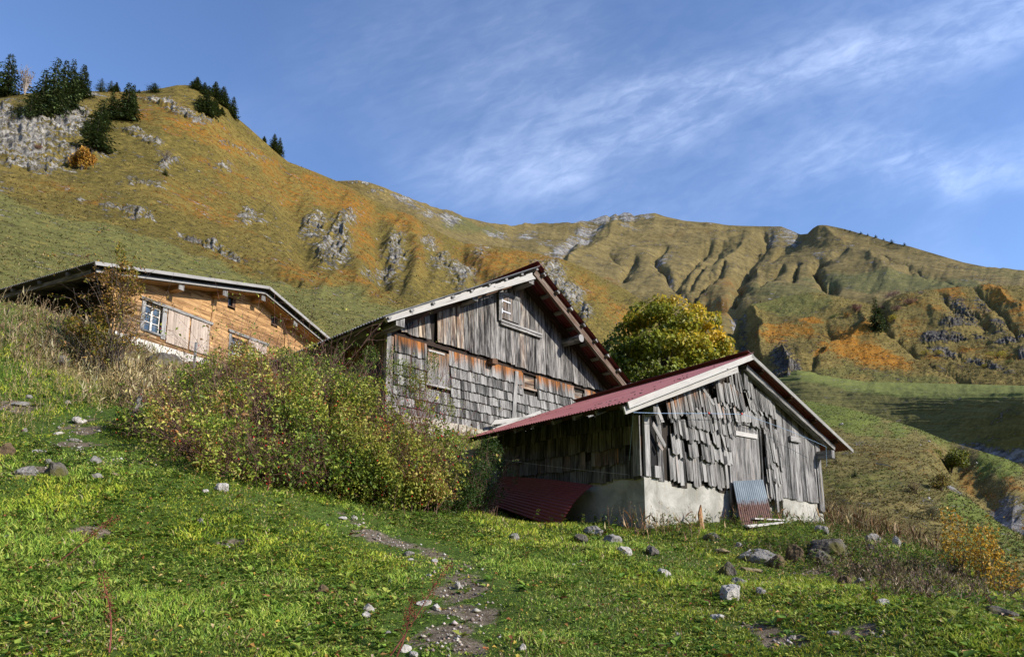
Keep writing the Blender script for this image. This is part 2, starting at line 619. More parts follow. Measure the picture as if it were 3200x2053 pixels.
def ground_base(x, y):
    x = np.atleast_1d(np.asarray(x, float)); y = np.atleast_1d(np.asarray(y, float))
    out = np.empty(len(x))
    pxy = GPTS[:, :2] / 10
    for i in range(0, len(x), 20000):
        X = np.c_[x[i:i + 20000], y[i:i + 20000]] / 10
        r2 = ((X[:, None] - pxy[None]) ** 2).sum(-1)
        out[i:i + 20000] = _tps(r2) @ TW[:-3] + TW[-3] + X @ TW[-2:]
    return out


# lookup grid so that scattering thousands of things is quick
GX0, GX1, GY0, GY1, GS = -32.0, 26.0, -10.0, 38.0, 0.125
gxs = np.arange(GX0, GX1 + GS / 2, GS); gys = np.arange(GY0, GY1 + GS / 2, GS)
GXX, GYY = np.meshgrid(gxs, gys, indexing='ij')
GZ = ground_base(GXX.ravel(), GYY.ravel()).reshape(GXX.shape)
GZ += (fbm(GXX * .55, GYY * .55, 3, 4) - .5) * .26 + (fbm(GXX * 2.1, GYY * 2.1, 9, 3) - .5) * .10


def hit_ground(sx, sy, y0=2.0, y1=36.0):
    d = ray(sx, sy)
    ys = np.arange(y0, y1, .02)
    P = d[None] * (ys / d[1])[:, None]
    g = gz(P[:, 0], P[:, 1])
    k = np.nonzero(P[:, 2] <= g)[0]
    if not len(k):
        return P[-1]
    p = P[k[0]].copy(); p[2] = g[k[0]]
    return p


def gz(x, y):
    x = np.asarray(x, float); y = np.asarray(y, float)
    fx = np.clip((x - GX0) / GS, 0, len(gxs) - 1.001); fy = np.clip((y - GY0) / GS, 0, len(gys) - 1.001)
    i = fx.astype(int); j = fy.astype(int); fx = fx - i; fy = fy - j
    return (GZ[i, j] * (1 - fx) + GZ[i + 1, j] * fx) * (1 - fy) + (GZ[i, j + 1] * (1 - fx) + GZ[i + 1, j + 1] * fx) * fy


def project(P):
    """world -> photo pixels"""
    P = np.asarray(P, float)
    x, y, z = P[..., 0], P[..., 1], P[..., 2]
    f = y * math.cos(TILT) + z * math.sin(TILT)
    u = -y * math.sin(TILT) + z * math.cos(TILT)
    f = np.where(f > .01, f, .01)
    return CX + FPX * x / f, CY - FPX * u / f


def seg_dist(px, py, pts):
    d = np.full(np.shape(px), 1e9)
    for (ax, ay), (bx, by) in zip(pts[:-1], pts[1:]):
        vx, vy = bx - ax, by - ay
        t = np.clip(((px - ax) * vx + (py - ay) * vy) / (vx * vx + vy * vy + 1e-9), 0, 1)
        d = np.minimum(d, np.hypot(px - ax - t * vx, py - ay - t * vy))
    return d


# the trodden path, laid on the ground as a polyline in metres
PATH_A = [hit_ground(*p)[:2] for p in [(1400, 2050), (1420, 1930), (1470, 1840), (1420, 1760), (1330, 1720), (1180, 1670), (1060, 1610)]]
PATH_B = [hit_ground(*p)[:2] for p in [(420, 1440), (300, 1430), (240, 1370), (200, 1330), (320, 1290)]]
BARE = [(hit_ground(sx, sy)[:2], r) for sx, sy, r in [(1430, 1845, .28), (1450, 1905, .30), (1385, 1975, .28), (1150, 1665, .3), (1410, 2010, .22), (2440, 1995, .10), (2740, 1985, .10),
                                                    (240, 1385, .35), (60, 1268, .45), (100, 1470, .35), (270, 1345, .3), (2600, 1790, .5), (2500, 1790, .3), (2700, 1800, .35), (2350, 1950, .14), (700, 1700, .12), (300, 1650, .15), (1250, 1700, .14), (2200, 1830, .16), (1800, 1760, .14)]]
pathd = np.minimum(seg_dist(GXX, GYY, PATH_A), seg_dist(GXX, GYY, PATH_B))
GPATH = (1 - sstep(pathd, .10, .38)) * (.05 + .75 * sstep(fbm(GXX * 2.3, GYY * 2.3, 21, 4), .48, .62))
for (c, r) in BARE:
    GPATH = np.maximum(GPATH, (1 - sstep(np.hypot(GXX - c[0], GYY - c[1]) + (fbm(GXX * 4, GYY * 4, 5, 3) - .5) * .5, r * .5, r * 1.2)))
wlk = 1 - sstep(pathd, .3, .9)
# bare soil under the bushes and behind the buildings, dry strip below the chalet
GZ -= GPATH * .035


def gpath(x, y):
    i = np.clip(((np.asarray(x) - GX0) / GS).round().astype(int), 0, len(gxs) - 1)
    j = np.clip(((np.asarray(y) - GY0) / GS).round().astype(int), 0, len(gys) - 1)
    return GPATH[i, j], wlk[i, j]


def dryness(x, y):
    """0 fresh green .. 1 straw"""
    x = np.asarray(x, float); y = np.asarray(y, float)
    bank = sstep(y + .25 * (x + 10), 14.5, 18.5) * (1 - sstep(x, -3, 1)) * .72
    bank = np.maximum(bank, .95 * (1 - sstep(np.hypot((x + 10.2) / 2.6, (y - 17.2) / 2.4), .6, 1.2)))
    east = sstep(x, 6.3, 8.2) * sstep(y, 10.5, 14) * .8
    knoll = (1 - sstep(np.hypot((x - 6.0) / 2.8, (y - 9.6) / 2.0), .5, 1.2)) * .45
    n = fbm(x * .35, y * .35, 33, 4)
    return np.clip(np.maximum(np.maximum(bank, east), knoll) * (.55 + .9 * n), 0, 1)


def ground_material():
    m, t = new_mat('meadow_soil_and_turf')
    tc = t.node('ShaderNodeTexCoord')
    ob = (tc, 'Object')
    pa = t.node('ShaderNodeAttribute', attribute_name='path')
    dr = t.node('ShaderNodeAttribute', attribute_name='dry')
    n1 = t.noise(ob, 1.3, 6, .6); n2 = t.noise(ob, 14, 8, .7); n3 = t.noise(ob, 60, 5, .7)
    g = t.mix(t.smooth(n2, .35, .68), (.030, .055, .010, 1), (.090, .150, .024, 1))
    g = t.mix(t.smooth(n1, .42, .7), g, (.075, .115, .02, 1))
    g = t.mix(t.smooth(n3, .55, .72), g, (.05, .035, .02, 1))
    d = t.mix(t.smooth(n2, .3, .7), (.10, .085, .03, 1), (.27, .22, .10, 1))
    g = t.mix((dr, 'Fac'), g, d)
    s = t.mix(t.smooth(n2, .35, .7), (.085, .065, .042, 1), (.22, .18, .135, 1))
    s = t.mix(t.smooth(n3, .55, .68), s, (.30, .27, .23, 1))
    f = t.smooth(t.math('ADD', (pa, 'Fac'), t.math('MULTIPLY_ADD', n2, .7, -.35)), .35, .75)
    c = t.mix(f, g, s)
    finish(t, c, .95, bump=t.math('ADD', n2, t.math('MULTIPLY', n3, .5)), bstr=.9, bdist=.03, spec=.1)
    return m


def build_ground():
    n, m = GXX.shape
    V = np.c_[GXX.ravel(), GYY.ravel(), GZ.ravel()]
    idx = np.arange(n * m).reshape(n, m)
    F = np.c_[idx[:-1, :-1].ravel(), idx[1:, :-1].ravel(), idx[1:, 1:].ravel(), idx[:-1, 1:].ravel()]
    o = np_mesh('ground', V, F, ground_material(), smooth=True, fattrs={'path': GPATH, 'dry': dryness(GXX, GYY)})
    tag(o, kind='structure')
    return o


GROUND = build_ground()


# ================= far terrain: lofted slopes ================================
def loft(rows, px0, px1, nx, seg_rows, back=(60, -25)):
    """rows: polylines (sx, sy, Y) from the foot to the crest. Returns X,Y,Z,(sx,sy) grids."""
    sxs = np.linspace(px0, px1, nx)
    R = []
    for r in rows:
        r = np.array(sorted(r), float)
        R.append((np.interp(sxs, r[:, 0], r[:, 1]), np.interp(sxs, r[:, 0], r[:, 2])))
    # soften the polylines along the slope
    k = np.hanning(9); k /= k.sum()
    S = []
    for i, (a, b) in enumerate(R):
        ap = np.pad(a, 4, mode='edge'); bp = np.pad(b, 4, mode='edge')
        S.append((np.convolve(ap, k, 'valid') if i < len(R) - 1 else a, np.convolve(bp, k, 'valid')))
    A = np.array([s[0] for s in S]); B = np.log(np.array([s[1] for s in S]))
    nseg = len(rows) - 1
    ts = np.concatenate([np.linspace(i, i + 1, seg_rows[i], endpoint=(i == nseg - 1)) for i in range(nseg)])
    def cr(M, t):
        i = np.minimum(t.astype(int), nseg - 1); f = (t - i)[:, None]
        p1 = M[i]; p2 = M[i + 1]
        p0 = np.where((i > 0)[:, None], M[np.maximum(i - 1, 0)], 2 * p1 - p2)
        p3 = np.where((i < nseg - 1)[:, None], M[np.minimum(i + 2, nseg)], 2 * p2 - p1)
        m1 = (p2 - p0) / 2 * .7; m2 = (p3 - p1) / 2 * .7
        f2, f3 = f * f, f ** 3
        return (2 * f3 - 3 * f2 + 1) * p1 + (f3 - 2 * f2 + f) * m1 + (-2 * f3 + 3 * f2) * p2 + (f3 - f2) * m2
    SY = cr(A, ts); YY = np.exp(cr(B, ts))
    SX = np.repeat(sxs[None], len(ts), 0)
    v = (CY - SY) / FPX
    dy = math.cos(TILT) - math.sin(TILT) * v
    X = (SX - CX) / FPX * YY / dy
    Z = (math.sin(TILT) + math.cos(TILT) * v) * YY / dy
    return X, YY.copy(), Z, SX, SY, ts


def add_back(X, Y, Z, attrs, n=6, depth=.25, drop=.12):
    """the far side of the ridge, falling away behind the crest"""
    xs, ys, zs = [X], [Y], [Z]
    for i in range(1, n + 1):
        f = i / n
        D = Y[-1] * depth * f
        xs.append((X[-1] * (1 + depth * f))[None]); ys.append((Y[-1] + D)[None]); zs.append((Z[-1] - Y[-1] * drop * f ** 1.5)[None])
    at2 = {k: np.concatenate([v] + [v[-1:]] * n) for k, v in attrs.items()}
    return np.concatenate(xs), np.concatenate(ys), np.concatenate(zs), at2


def terrain_mesh(name, X, Y, Z, attrs, mat):
    n, m = X.shape
    idx = np.arange(n * m).reshape(n, m)
    F = np.c_[idx[:-1, :-1].ravel(), idx[:-1, 1:].ravel(), idx[1:, 1:].ravel(), idx[1:, :-1].ravel()]
    o = np_mesh(name, np.c_[X.ravel(), Y.ravel(), Z.ravel()], F, mat, smooth=True, fattrs=attrs)
    tag(o, kind='structure')
    return o


def blobs(SX, SY, L, seed=1, warp=.55, scale=1.0):
    """soft patches (sx, sy, rx, ry, strength[, slant]) broken up by noise"""
    out = np.zeros_like(SX)
    n1 = fbm(SX / 60 * scale, SY / 38 * scale, seed, 5, .6)
    for b in L:
        sx, sy, rx, ry, s = b[:5]
        sl = b[5] if len(b) > 5 else 0
        ca, sa = math.cos(math.radians(sl)), math.sin(math.radians(sl))
        dx, dy = SX - sx, SY - sy
        u = (dx * ca + dy * sa) / rx; v = (-dx * sa + dy * ca) / ry
        d = np.sqrt(u * u + v * v) + (n1 - .5) * 2 * warp
        out = np.maximum(out, s * (1 - sstep(d, .30, 1.35)))
    return out


def hill_material(name, grass_a, grass_b, green, orange, rock_a, rock_b, s1, s2, bumpd, streaks=0.0, rockscale=1.0, specks=.5):
    """attributes: orange, rock, green in 0..1 say what grows or crops out where"""
    m, t = new_mat(name)
    tc = t.node('ShaderNodeTexCoord')
    ob = (tc, 'Object')
    A = {k: (t.node('ShaderNodeAttribute', attribute_name=k), 'Fac') for k in ('orange', 'rock', 'green')}
    big = t.noise(ob, s1, 7, .62, dist=.4)
    mid = t.noise(t.mapping(ob, (1, 1, 2.2)), s1 * 5, 8, .68, dist=.3)
    fine = t.noise(t.mapping(ob, (1, 1, 1.6)), s2, 8, .72)
    g = t.mix(t.smooth(big, .36, .66), tuple(grass_a) + (1,), tuple(grass_b) + (1,))
    g = t.mix(t.smooth(mid, .42, .66), g, tuple(c * .72 for c in grass_a) + (1,))
    g = t.mix(t.smooth(t.math('ADD', A['green'], t.math('MULTIPLY_ADD', mid, .9, -.45)), .3, .75), g, tuple(green) + (1,))
    of = t.smooth(t.math('ADD', A['orange'], t.math('ADD', t.math('MULTIPLY_ADD', mid, 3.2, -1.6), t.math('MULTIPLY_ADD', fine, 2.6, -1.3))), .35, 1.15)
    oc = t.mix(fine, tuple(c * .62 for c in orange) + (1,), tuple(min(1, c * 1.25) for c in orange) + (1,))
    g = t.mix(of, g, oc)
    dk = t.smooth(fine, .51, .62)
    g = t.mix(t.math('MULTIPLY', dk, specks), g, tuple(c * .4 for c in grass_a) + (1,))
    lt = t.smooth(fine, .47, .36)
    g = t.mix(t.math('MULTIPLY', lt, .5), g, tuple(min(1, c * 1.7) for c in grass_b) + (1,))
    rn = t.noise(t.mapping(ob, (1, 1, .6)), s2 * .5 * rockscale, 9, .7, dist=.6)
    rc = t.ramp(rn, [(0.33, tuple(c * .25 for c in rock_a)), (.45, rock_a), (.62, rock_b)])
    rf = t.smooth(t.math('ADD', t.math('MULTIPLY', A['rock'], .72), t.math('ADD', t.math('MULTIPLY_ADD', mid, 2.6, -1.3), t.math('MULTIPLY_ADD', fine, 3.4, -1.7))), .46, .60)
    c = t.mix(rf, g, rc)
    h = t.math('ADD', mid, t.math('ADD', t.math('MULTIPLY', fine, .5), t.math('MULTIPLY', t.math('MULTIPLY', rn, rf), 1.6)))
    finish(t, c, .95, bump=h, bstr=.8, bdist=bumpd, spec=.08)
    return m


# ---- left mountain ----------------------------------------------------------
SKY_B = [(-900, 330, 230), (-400, 300, 215), (0, 302, 205), (90, 292, 205), (273, 286, 215), (428, 288, 225), (510, 276, 230), (553, 267, 232), (596, 267, 235), (662, 288, 240), (713, 327, 246),
         (740, 368, 250), (779, 401, 255), (818, 436, 262), (873, 483, 270), (900, 506, 275), (985, 538, 290), (1056, 568, 300), (1100, 590, 306), (1156, 619, 312), (1221, 651, 318), (1289, 674, 325), (1335, 702, 330), (1376, 727, 335),
         (1450, 761, 345), (1518, 766, 350), (1587, 775, 356), (1679, 793, 362), (1747, 807, 368), (1793, 823, 372), (1839, 843, 375), (1885, 871, 378), (1953, 903, 380), (2000, 935, 380), (2100, 1010, 378), (2250, 1120, 370), (2500, 1300, 360)]
rowsB = [
    [(-900, 1100, 26), (0, 1050, 30), (400, 1090, 36), (800, 1160, 42), (1200, 1210, 46), (1600, 1330, 70), (2000, 1400, 110), (2500, 1480, 150)],
    [(-900, 800, 50), (0, 800, 55), (600, 930, 62), (1000, 1000, 68), (1300, 1060, 80), (1600, 1120, 110), (2000, 1200, 165), (2500, 1420, 210)],
    [(-900, 600, 92), (0, 610, 95), (500, 730, 105), (900, 860, 110), (1300, 960, 125), (1600, 1010, 160), (1850, 1040, 200), (2100, 1130, 235), (2500, 1390, 240)],
    [(-900, 470, 140), (0, 480, 140), (500, 520, 160), (900, 690, 185), (1300, 820, 215), (1600, 880, 245), (1850, 920, 270), (2100, 1070, 290), (2500, 1350, 290)],
    SKY_B]
Xb, Yb, Zb, SXb, SYb, tb = loft(rowsB, -900, 2500, 1000, [90, 110, 150, 170])
rockB = blobs(SXb, SYb, [
    # the pale cliff upper left
    (70, 440, 150, 100, 1.1), (220, 395, 70, 62, 1.2), (120, 500, 110, 50, .95, 10), (10, 400, 60, 110, 1.0), (210, 480, 60, 50, .9), (300, 480, 40, 40, .7),
    # slabs on the flank
    (500, 330, 70, 16, .8, 12), (590, 370, 70, 14, .9, 14), (420, 420, 60, 13, .85, 15), (480, 445, 45, 16, .85, 12), (640, 380, 40, 12, .7, 5), (430, 312, 60, 10, .6, 20), (300, 300, 60, 10, .6, 12), (720, 450, 70, 6, .6, 18), (800, 485, 60, 6, .55, 16),
    (520, 510, 60, 26, .75, -30), (440, 570, 90, 20, .6, 5), (430, 665, 60, 22, .8, 12), (350, 645, 40, 14, .6), (700, 520, 35, 20, .6), (240, 625, 26, 6, .6), (20, 590, 45, 12, .6),
    (775, 675, 40, 38, .85, 60), (820, 690, 30, 14, .6), (600, 735, 80, 10, .95, 22), (700, 775, 80, 11, .95, 28), (800, 830, 90, 9, .8, 25), (900, 870, 60, 6, .6, 18),
    (990, 700, 60, 50, .8), (1040, 760, 70, 60, .9), (1090, 700, 40, 50, .8, 60), (1060, 820, 60, 30, .6), (1155, 865, 40, 20, .7), (1240, 790, 40, 75, .95), (1215, 830, 40, 40, .7), (1345, 770, 40, 45, .8), (1380, 820, 45, 35, .7),
    (1450, 840, 55, 60, .85, 40), (1500, 790, 30, 50, .6, 50), (1540, 870, 40, 25, .5), (1740, 860, 40, 60, .9, -30), (1790, 910, 45, 60, 1.0, -30), (1830, 970, 25, 50, .8, -20), (1690, 830, 40, 22, .6)], seed=4)
orB = blobs(SXb, SYb, [
    (560, 360, 260, 36, .8, 18), (650, 420, 240, 40, .85, 22), (780, 480, 190, 40, .8, 28), (480, 380, 140, 26, .7, 20), (650, 640, 220, 70, .65, 20), (760, 560, 200, 60, .6, 25), (900, 580, 140, 60, .75, 35), (1010, 600, 140, 60, .9, 35), (1110, 680, 70, 150, 1.0, -20),
    (1140, 640, 90, 40, .9, 30), (1260, 700, 110, 45, .95, 32), (1300, 780, 45, 110, .75, -10), (1140, 800, 70, 70, .8, 40), (960, 860, 130, 70, .7, 25), (1100, 900, 130, 60, .75, 10), (1350, 760, 110, 40, .8, 25), (1560, 820, 190, 60, .95, 15), (1680, 810, 150, 35, .85, 12), (1850, 900, 120, 50, .8, 40), (1950, 1000, 110, 60, .8, 45),
    (560, 600, 180, 30, .5, 10), (200, 590, 170, 30, .5, 8), (700, 800, 150, 40, .65, 30), (330, 640, 150, 25, .45, 8), (1700, 960, 120, 60, .6, 30)], seed=8)
gb = 1 - sstep(SYb - np.interp(SXb[0], [-900, 0, 300, 500, 800, 1100, 1300, 1600], [600, 610, 680, 750, 850, 905, 960, 1080])[None] + (fbm(SXb / 160, SYb / 60, 15, 4) - .5) * 70, 30, -18)
grB = np.clip(gb * 1.0, 0, 1)
rockB *= (1 - .95 * gb); orB *= (1 - .9 * gb)
# relief: rock sticks out in ledges, broad buttresses, small terraces
amp = Yb / 200.0
rel = (fbm(Xb / 42, Yb / 60, 51, 5) - .5) * 6 * amp * sstep(tb, .8, 2)[:, None]
rel += (fbm(SXb / 110 + SYb / 170, SYb / 130, 52, 5, ridged=True) - .55) * 4.0 * amp * sstep(tb, 1.4, 2.2)[:, None] * sstep(SXb, 500, 1100)
rr = sstep(rockB, .3, .8)
rel += rr * ((fbm(SXb / 20, SYb / 15, 53, 5, .6, ridged=True) - .5) * 3.6 + (fbm(SXb / 5, SYb / 6, 54, 3) - .5) * 1.2) * amp
rel += (fbm(SXb / 26, SYb / 5.0, 58, 4) - .5) * 1.3 * amp * sstep(tb, 1, 2)[:, None]
rel += (fbm(Xb / 6, Yb / 6, 57, 4) - .5) * 1.5 * amp * sstep(tb, .3, 1)[:, None]
for pts, w_, d_ in [([(1380, 700), (1440, 790), (1520, 870), (1580, 950)], 22, -7), ([(1110, 620), (1070, 700), (1120, 850)], 30, 3), ([(1280, 690), (1310, 790), (1290, 900)], 26, 4),
                    ([(560, 720), (680, 770), (800, 830), (930, 880)], 9, -2.2), ([(860, 560), (930, 680), (960, 800)], 35, -3.5), ([(1180, 680), (1190, 800), (1200, 880)], 26, -4)]:
    dd = seg_dist(SXb, SYb, pts)
    rel += d_ * np.exp(-(dd / w_) ** 2)
fade = np.clip((4 - tb) / .25, 0, 1)[:, None]
Zb += rel * fade * .75
Yb2 = Yb - rr * fade * (fbm(SXb / 14, SYb / 22, 63, 4, .6, ridged=True) - .35) * 3.2 * amp
Xb = Xb * Yb2 / Yb; Yb = Yb2
orB = orB * .84
ABt = {'orange': orB, 'rock': rockB, 'green': grB}
MATB = hill_material('autumn_alpine_grass_and_limestone', (.118, .094, .024), (.165, .122, .032), (.125, .125, .040), (.27, .115, .015), (.15, .14, .125), (.38, .36, .32), .030, .55, .9, specks=.8)
SLOPE_B = (Xb, Yb, Zb, SXb, SYb)
b = add_back(Xb, Yb, Zb, ABt)
tag(terrain_mesh('hillside', b[0], b[1], b[2], b[3], MATB))

# ---- far mountain -----------------------------------------------------------
SKY_A = [(800, 600, 900), (1000, 570, 880), (1056, 566, 880), (1120, 564, 890), (1156, 571, 900), (1202, 587, 920), (1248, 608, 950), (1294, 630, 980), (1358, 651, 1050), (1440, 676, 1150), (1527, 697, 1280), (1596, 711, 1400), (1656, 714, 1500), (1705, 711, 1560),
         (1747, 706, 1600), (1793, 697, 1650), (1815, 690, 1660), (1838, 692, 1665), (1862, 683, 1670), (1880, 676, 1680), (1894, 672, 1680), (1905, 679, 1680), (1922, 668, 1680), (1932, 674, 1680), (1950, 664, 1680), (1970, 666, 1680), (1980, 675, 1670), (2000, 671, 1660), (2046, 666, 1650), (2079, 677, 1640), (2138, 690, 1620),
         (2225, 698, 1600), (2279, 705, 1580), (2360, 707, 1560), (2441, 708, 1520), (2474, 721, 1480), (2501, 733, 1420), (2523, 731, 1330), (2540, 714, 1250), (2555, 705, 1230), (2582, 704, 1200), (2631, 714, 1150), (2712, 736, 1080), (2793, 760, 1020), (2842, 770, 980), (2929, 796, 930), (3010, 820, 880), (3091, 836, 840), (3200, 845, 800), (3500, 880, 700), (4200, 940, 600)]
rowsA = [
    [(800, 1000, 420), (1500, 1000, 480), (2000, 1150, 480), (2300, 1160, 460), (2700, 1060, 460), (3200, 1020, 420), (4200, 1050, 350)],
    [(800, 800, 560), (1500, 860, 640), (1900, 930, 680), (2200, 960, 640), (2450, 930, 600), (2700, 925, 580), (3200, 900, 520), (4200, 1000, 420)],
    [(800, 680, 720), (1300, 730, 800), (1600, 800, 950), (1900, 830, 1020), (2200, 860, 930), (2450, 860, 840), (2700, 850, 800), (3000, 870, 700), (3200, 878, 640), (4200, 960, 500)],
    [(800, 620, 830), (1300, 665, 920), (1600, 745, 1200), (1900, 740, 1380), (2200, 770, 1270), (2450, 780, 1150), (2600, 770, 1020), (2800, 810, 880), (3000, 845, 790), (3200, 860, 720), (4200, 945, 560)],
    SKY_A]
Xa, Ya, Za, SXa, SYa, ta = loft(rowsA, 800, 4200, 1100, [40, 110, 130, 150])
P6 = lambda L: [c6(*p) for p in L]
P5 = lambda L: [c5(*p) for p in L]
amp = Ya / 1000
fadeA = (np.clip((4 - ta) / .22, 0, 1)[:, None]) ** .8
rel = (fbm(Xa / 210, Ya / 240, 71, 7, .56) - .5) * 36 * amp
rel += -(fbm(SXa / 90 + SYa / 110, SYa / 150 - SXa / 300, 73, 5, .5, ridged=True) - .5) * 5 * amp * sstep(SXa, 1750, 2000) * sstep(SYa, 740, 860)
rel += (fbm(SXa / 26 + SYa / 60, SYa / 60, 75, 4) - .5) * 3.0 * amp
rel += (fbm(SXa / 90, SYa / 7.5, 76, 3) - .5) * 4 * amp * sstep(SYa, 800, 900)
for pts, w_, d_ in [
    (P6([(-10, 300), (100, 380), (130, 400), (80, 460)]), 16, -14),
    (P6([(300, 300), (290, 370), (340, 450), (400, 530), (470, 585), (560, 640)]), 15, -30),
    (P6([(590, 270), (520, 340), (440, 460), (405, 530)]), 13, -24),
    (P6([(690, 215), (650, 280), (560, 400), (470, 520)]), 14, -22),
    (P6([(660, 385), (620, 450), (540, 520), (500, 560)]), 11, -26),
    (P6([(910, 180), (920, 250), (860, 300), (800, 400), (740, 470), (780, 530), (740, 580)]), 20, -34),
    (P6([(1110, 215), (1000, 290), (880, 370), (800, 400)]), 20, -30),
    (P6([(1010, 400), (900, 470), (880, 520)]), 11, -22),
    (P6([(1110, 390), (1075, 430), (1070, 480)]), 9, -24),
    (P6([(1230, 360), (1200, 390), (1235, 450), (1280, 520)]), 16, -32),
    (P6([(1380, 280), (1300, 350), (1240, 370)]), 20, -16),
    (P6([(1500, 310), (1700, 390), (1900, 470), (2000, 495)]), 8, -8),
    (P6([(1205, 150), (1290, 210), (1385, 275), (1480, 330), (1600, 430)]), 40, 17),
    (P6([(1205, 150), (1160, 230), (1060, 330), (980, 400)]), 16, 4),
    (P6([(820, 230), (720, 330), (640, 380)]), 22, 18),
    (P6([(960, 300), (860, 420)]), 13, 16),
    (P6([(560, 640), (700, 640), (750, 720), (720, 820), (770, 880)]), 26, -26),
    (P5([(2130, 470), (2000, 560), (1860, 640), (1800, 620)]), 18, -26),
    (P5([(2250, 500), (2100, 590), (1900, 680)]), 24, 20),
    (P5([(2360, 660), (2290, 760), (2270, 810)]), 12, -24),
    (P5([(0, 150), (700, 300), (1300, 500)]), 20, 6)]:
    dd = seg_dist(SXa + (fbm(SXa / 45, SYa / 45, 301, 4) - .5) * 46, SYa + (fbm(SXa / 45, SYa / 45, 302, 4) - .5) * 30, pts)
    k = .9 * float(np.interp(np.mean([p[1] for p in pts]), [700, 1000], [.62, .5]))
    rel += d_ * k * np.exp(-(dd / (w_ * .8)) ** 1.25)
Za += rel * fadeA
rockA = blobs(SXa, SYa, [(*c5(480, 165), 40, 9, .9), (*c5(600, 230), 30, 12, .7), (*c5(820, 310), 70, 14, .75, 25), (*c5(960, 385), 40, 14, .95, 12), (*c5(1110, 425), 50, 18, 1.0, 8), (*c5(1400, 510), 50, 16, .8, 10), (*c5(1630, 515), 40, 8, .8), (*c5(1870, 600), 60, 26, .95, -25), (*c5(1990, 540), 80, 22, 1.0, -25), (*c5(2120, 490), 60, 14, .9, -15),
    (*c5(1740, 560), 50, 12, .6, 8), (*c5(1980, 430), 40, 6, 1.0, -10), (*c5(2070, 400), 30, 8, 1.2), (*c5(2170, 385), 40, 11, 1.3), (*c5(2215, 375), 22, 8, 1.3), (*c5(2310, 375), 45, 12, 1.3), (*c6(120, 95), 34, 9, 1.3), (*c6(30, 98), 24, 8, 1.3), (*c6(230, 97), 28, 6, 1.1), (*c6(120, 190), 70, 12, .55, 4),
    (*c6(1050, 200), 40, 22, .85, 20), (*c6(950, 200), 30, 22, .6), (*c6(330, 350), 36, 16, .8, -30), (*c6(360, 470), 16, 34, .8, -35), (*c6(420, 540), 26, 14, .7, 30), (*c6(1210, 320), 20, 8, .7), (*c6(740, 720), 18, 60, .9, -5), (*c6(650, 660), 40, 14, .8), (*c6(730, 820), 16, 40, 1.0, -20)], seed=24)
orA = blobs(SXa, SYa, [(*c6(700, 500), 70, 40, .55), (*c6(620, 590), 80, 26, .5), (*c6(660, 650), 50, 26, .8), (*c6(0, 540), 60, 40, .6), (*c6(1300, 200), 120, 18, .3, 15), (*c6(400, 210), 160, 20, .3, -10)], seed=28)
grA = np.clip(blobs(SXa, SYa, [(*c5(1250, 470), 120, 22, .8, 10), (*c6(1750, 500), 420, 40, .9, 4), (*c6(1000, 560), 260, 50, .6), (*c6(2300, 440), 200, 30, .5, 8)], seed=29), 0, 1)
MATA = hill_material('far_alpine_grass', (.135, .104, .040), (.195, .150, .062), (.100, .098, .036), (.24, .115, .026), (.17, .16, .155), (.36, .35, .33), .0045, .14, 4.0, specks=.3)
b = add_back(Xa, Ya, Za, {'orange': orA, 'rock': rockA, 'green': grA})
terrain_mesh('mountain', b[0], b[1], b[2], b[3], MATA)

# ---- the middle hills on the right -------------------------------------------
rowsC = [
    [(2100, 1350, 190), (2290, 1290, 215), (2550, 1240, 235), (2900, 1260, 240), (3200, 1275, 230), (4200, 1350, 180)],
    [(2100, 1200, 250), (2290, 1180, 270), (2420, 1150, 275), (2560, 1130, 285), (2800, 1150, 285), (3000, 1175, 275), (3200, 1170, 260), (4200, 1250, 200)],
    [(2100, 1100, 310), (2290, 1100, 330), (2450, 1060, 340), (2650, 1030, 350), (2720, 1030, 345), (2850, 1060, 340), (3000, 1060, 335), (3200, 1050, 315), (4200, 1150, 240)],
    [(2100, 1060, 380), (2290, 1035, 400), (2306, 985, 410), (2349, 950, 425), (2441, 925, 445), (2550, 916, 455), (2658, 932, 445), (2745, 948, 440), (2820, 922, 445), (2902, 905, 450), (2983, 900, 445), (3091, 893, 440), (3200, 897, 430), (4200, 1000, 330)]]
Xc, Yc, Zc, SXc, SYc, tc_ = loft(rowsC, 2100, 4200, 800, [60, 110, 120])
amp = Yc / 300
fadeC = np.clip((3 - tc_) / .2, 0, 1)[:, None]
rel = (fbm(Xc / 80, Yc / 90, 81, 4) - .5) * 8 * amp
rel += (fbm(SXc / 110, SYc / 6.5, 86, 3) - .5) * 1.6 * amp
rel += (fbm(SXc / 20, SYc / 14, 87, 4) - .5) * 1.5 * amp
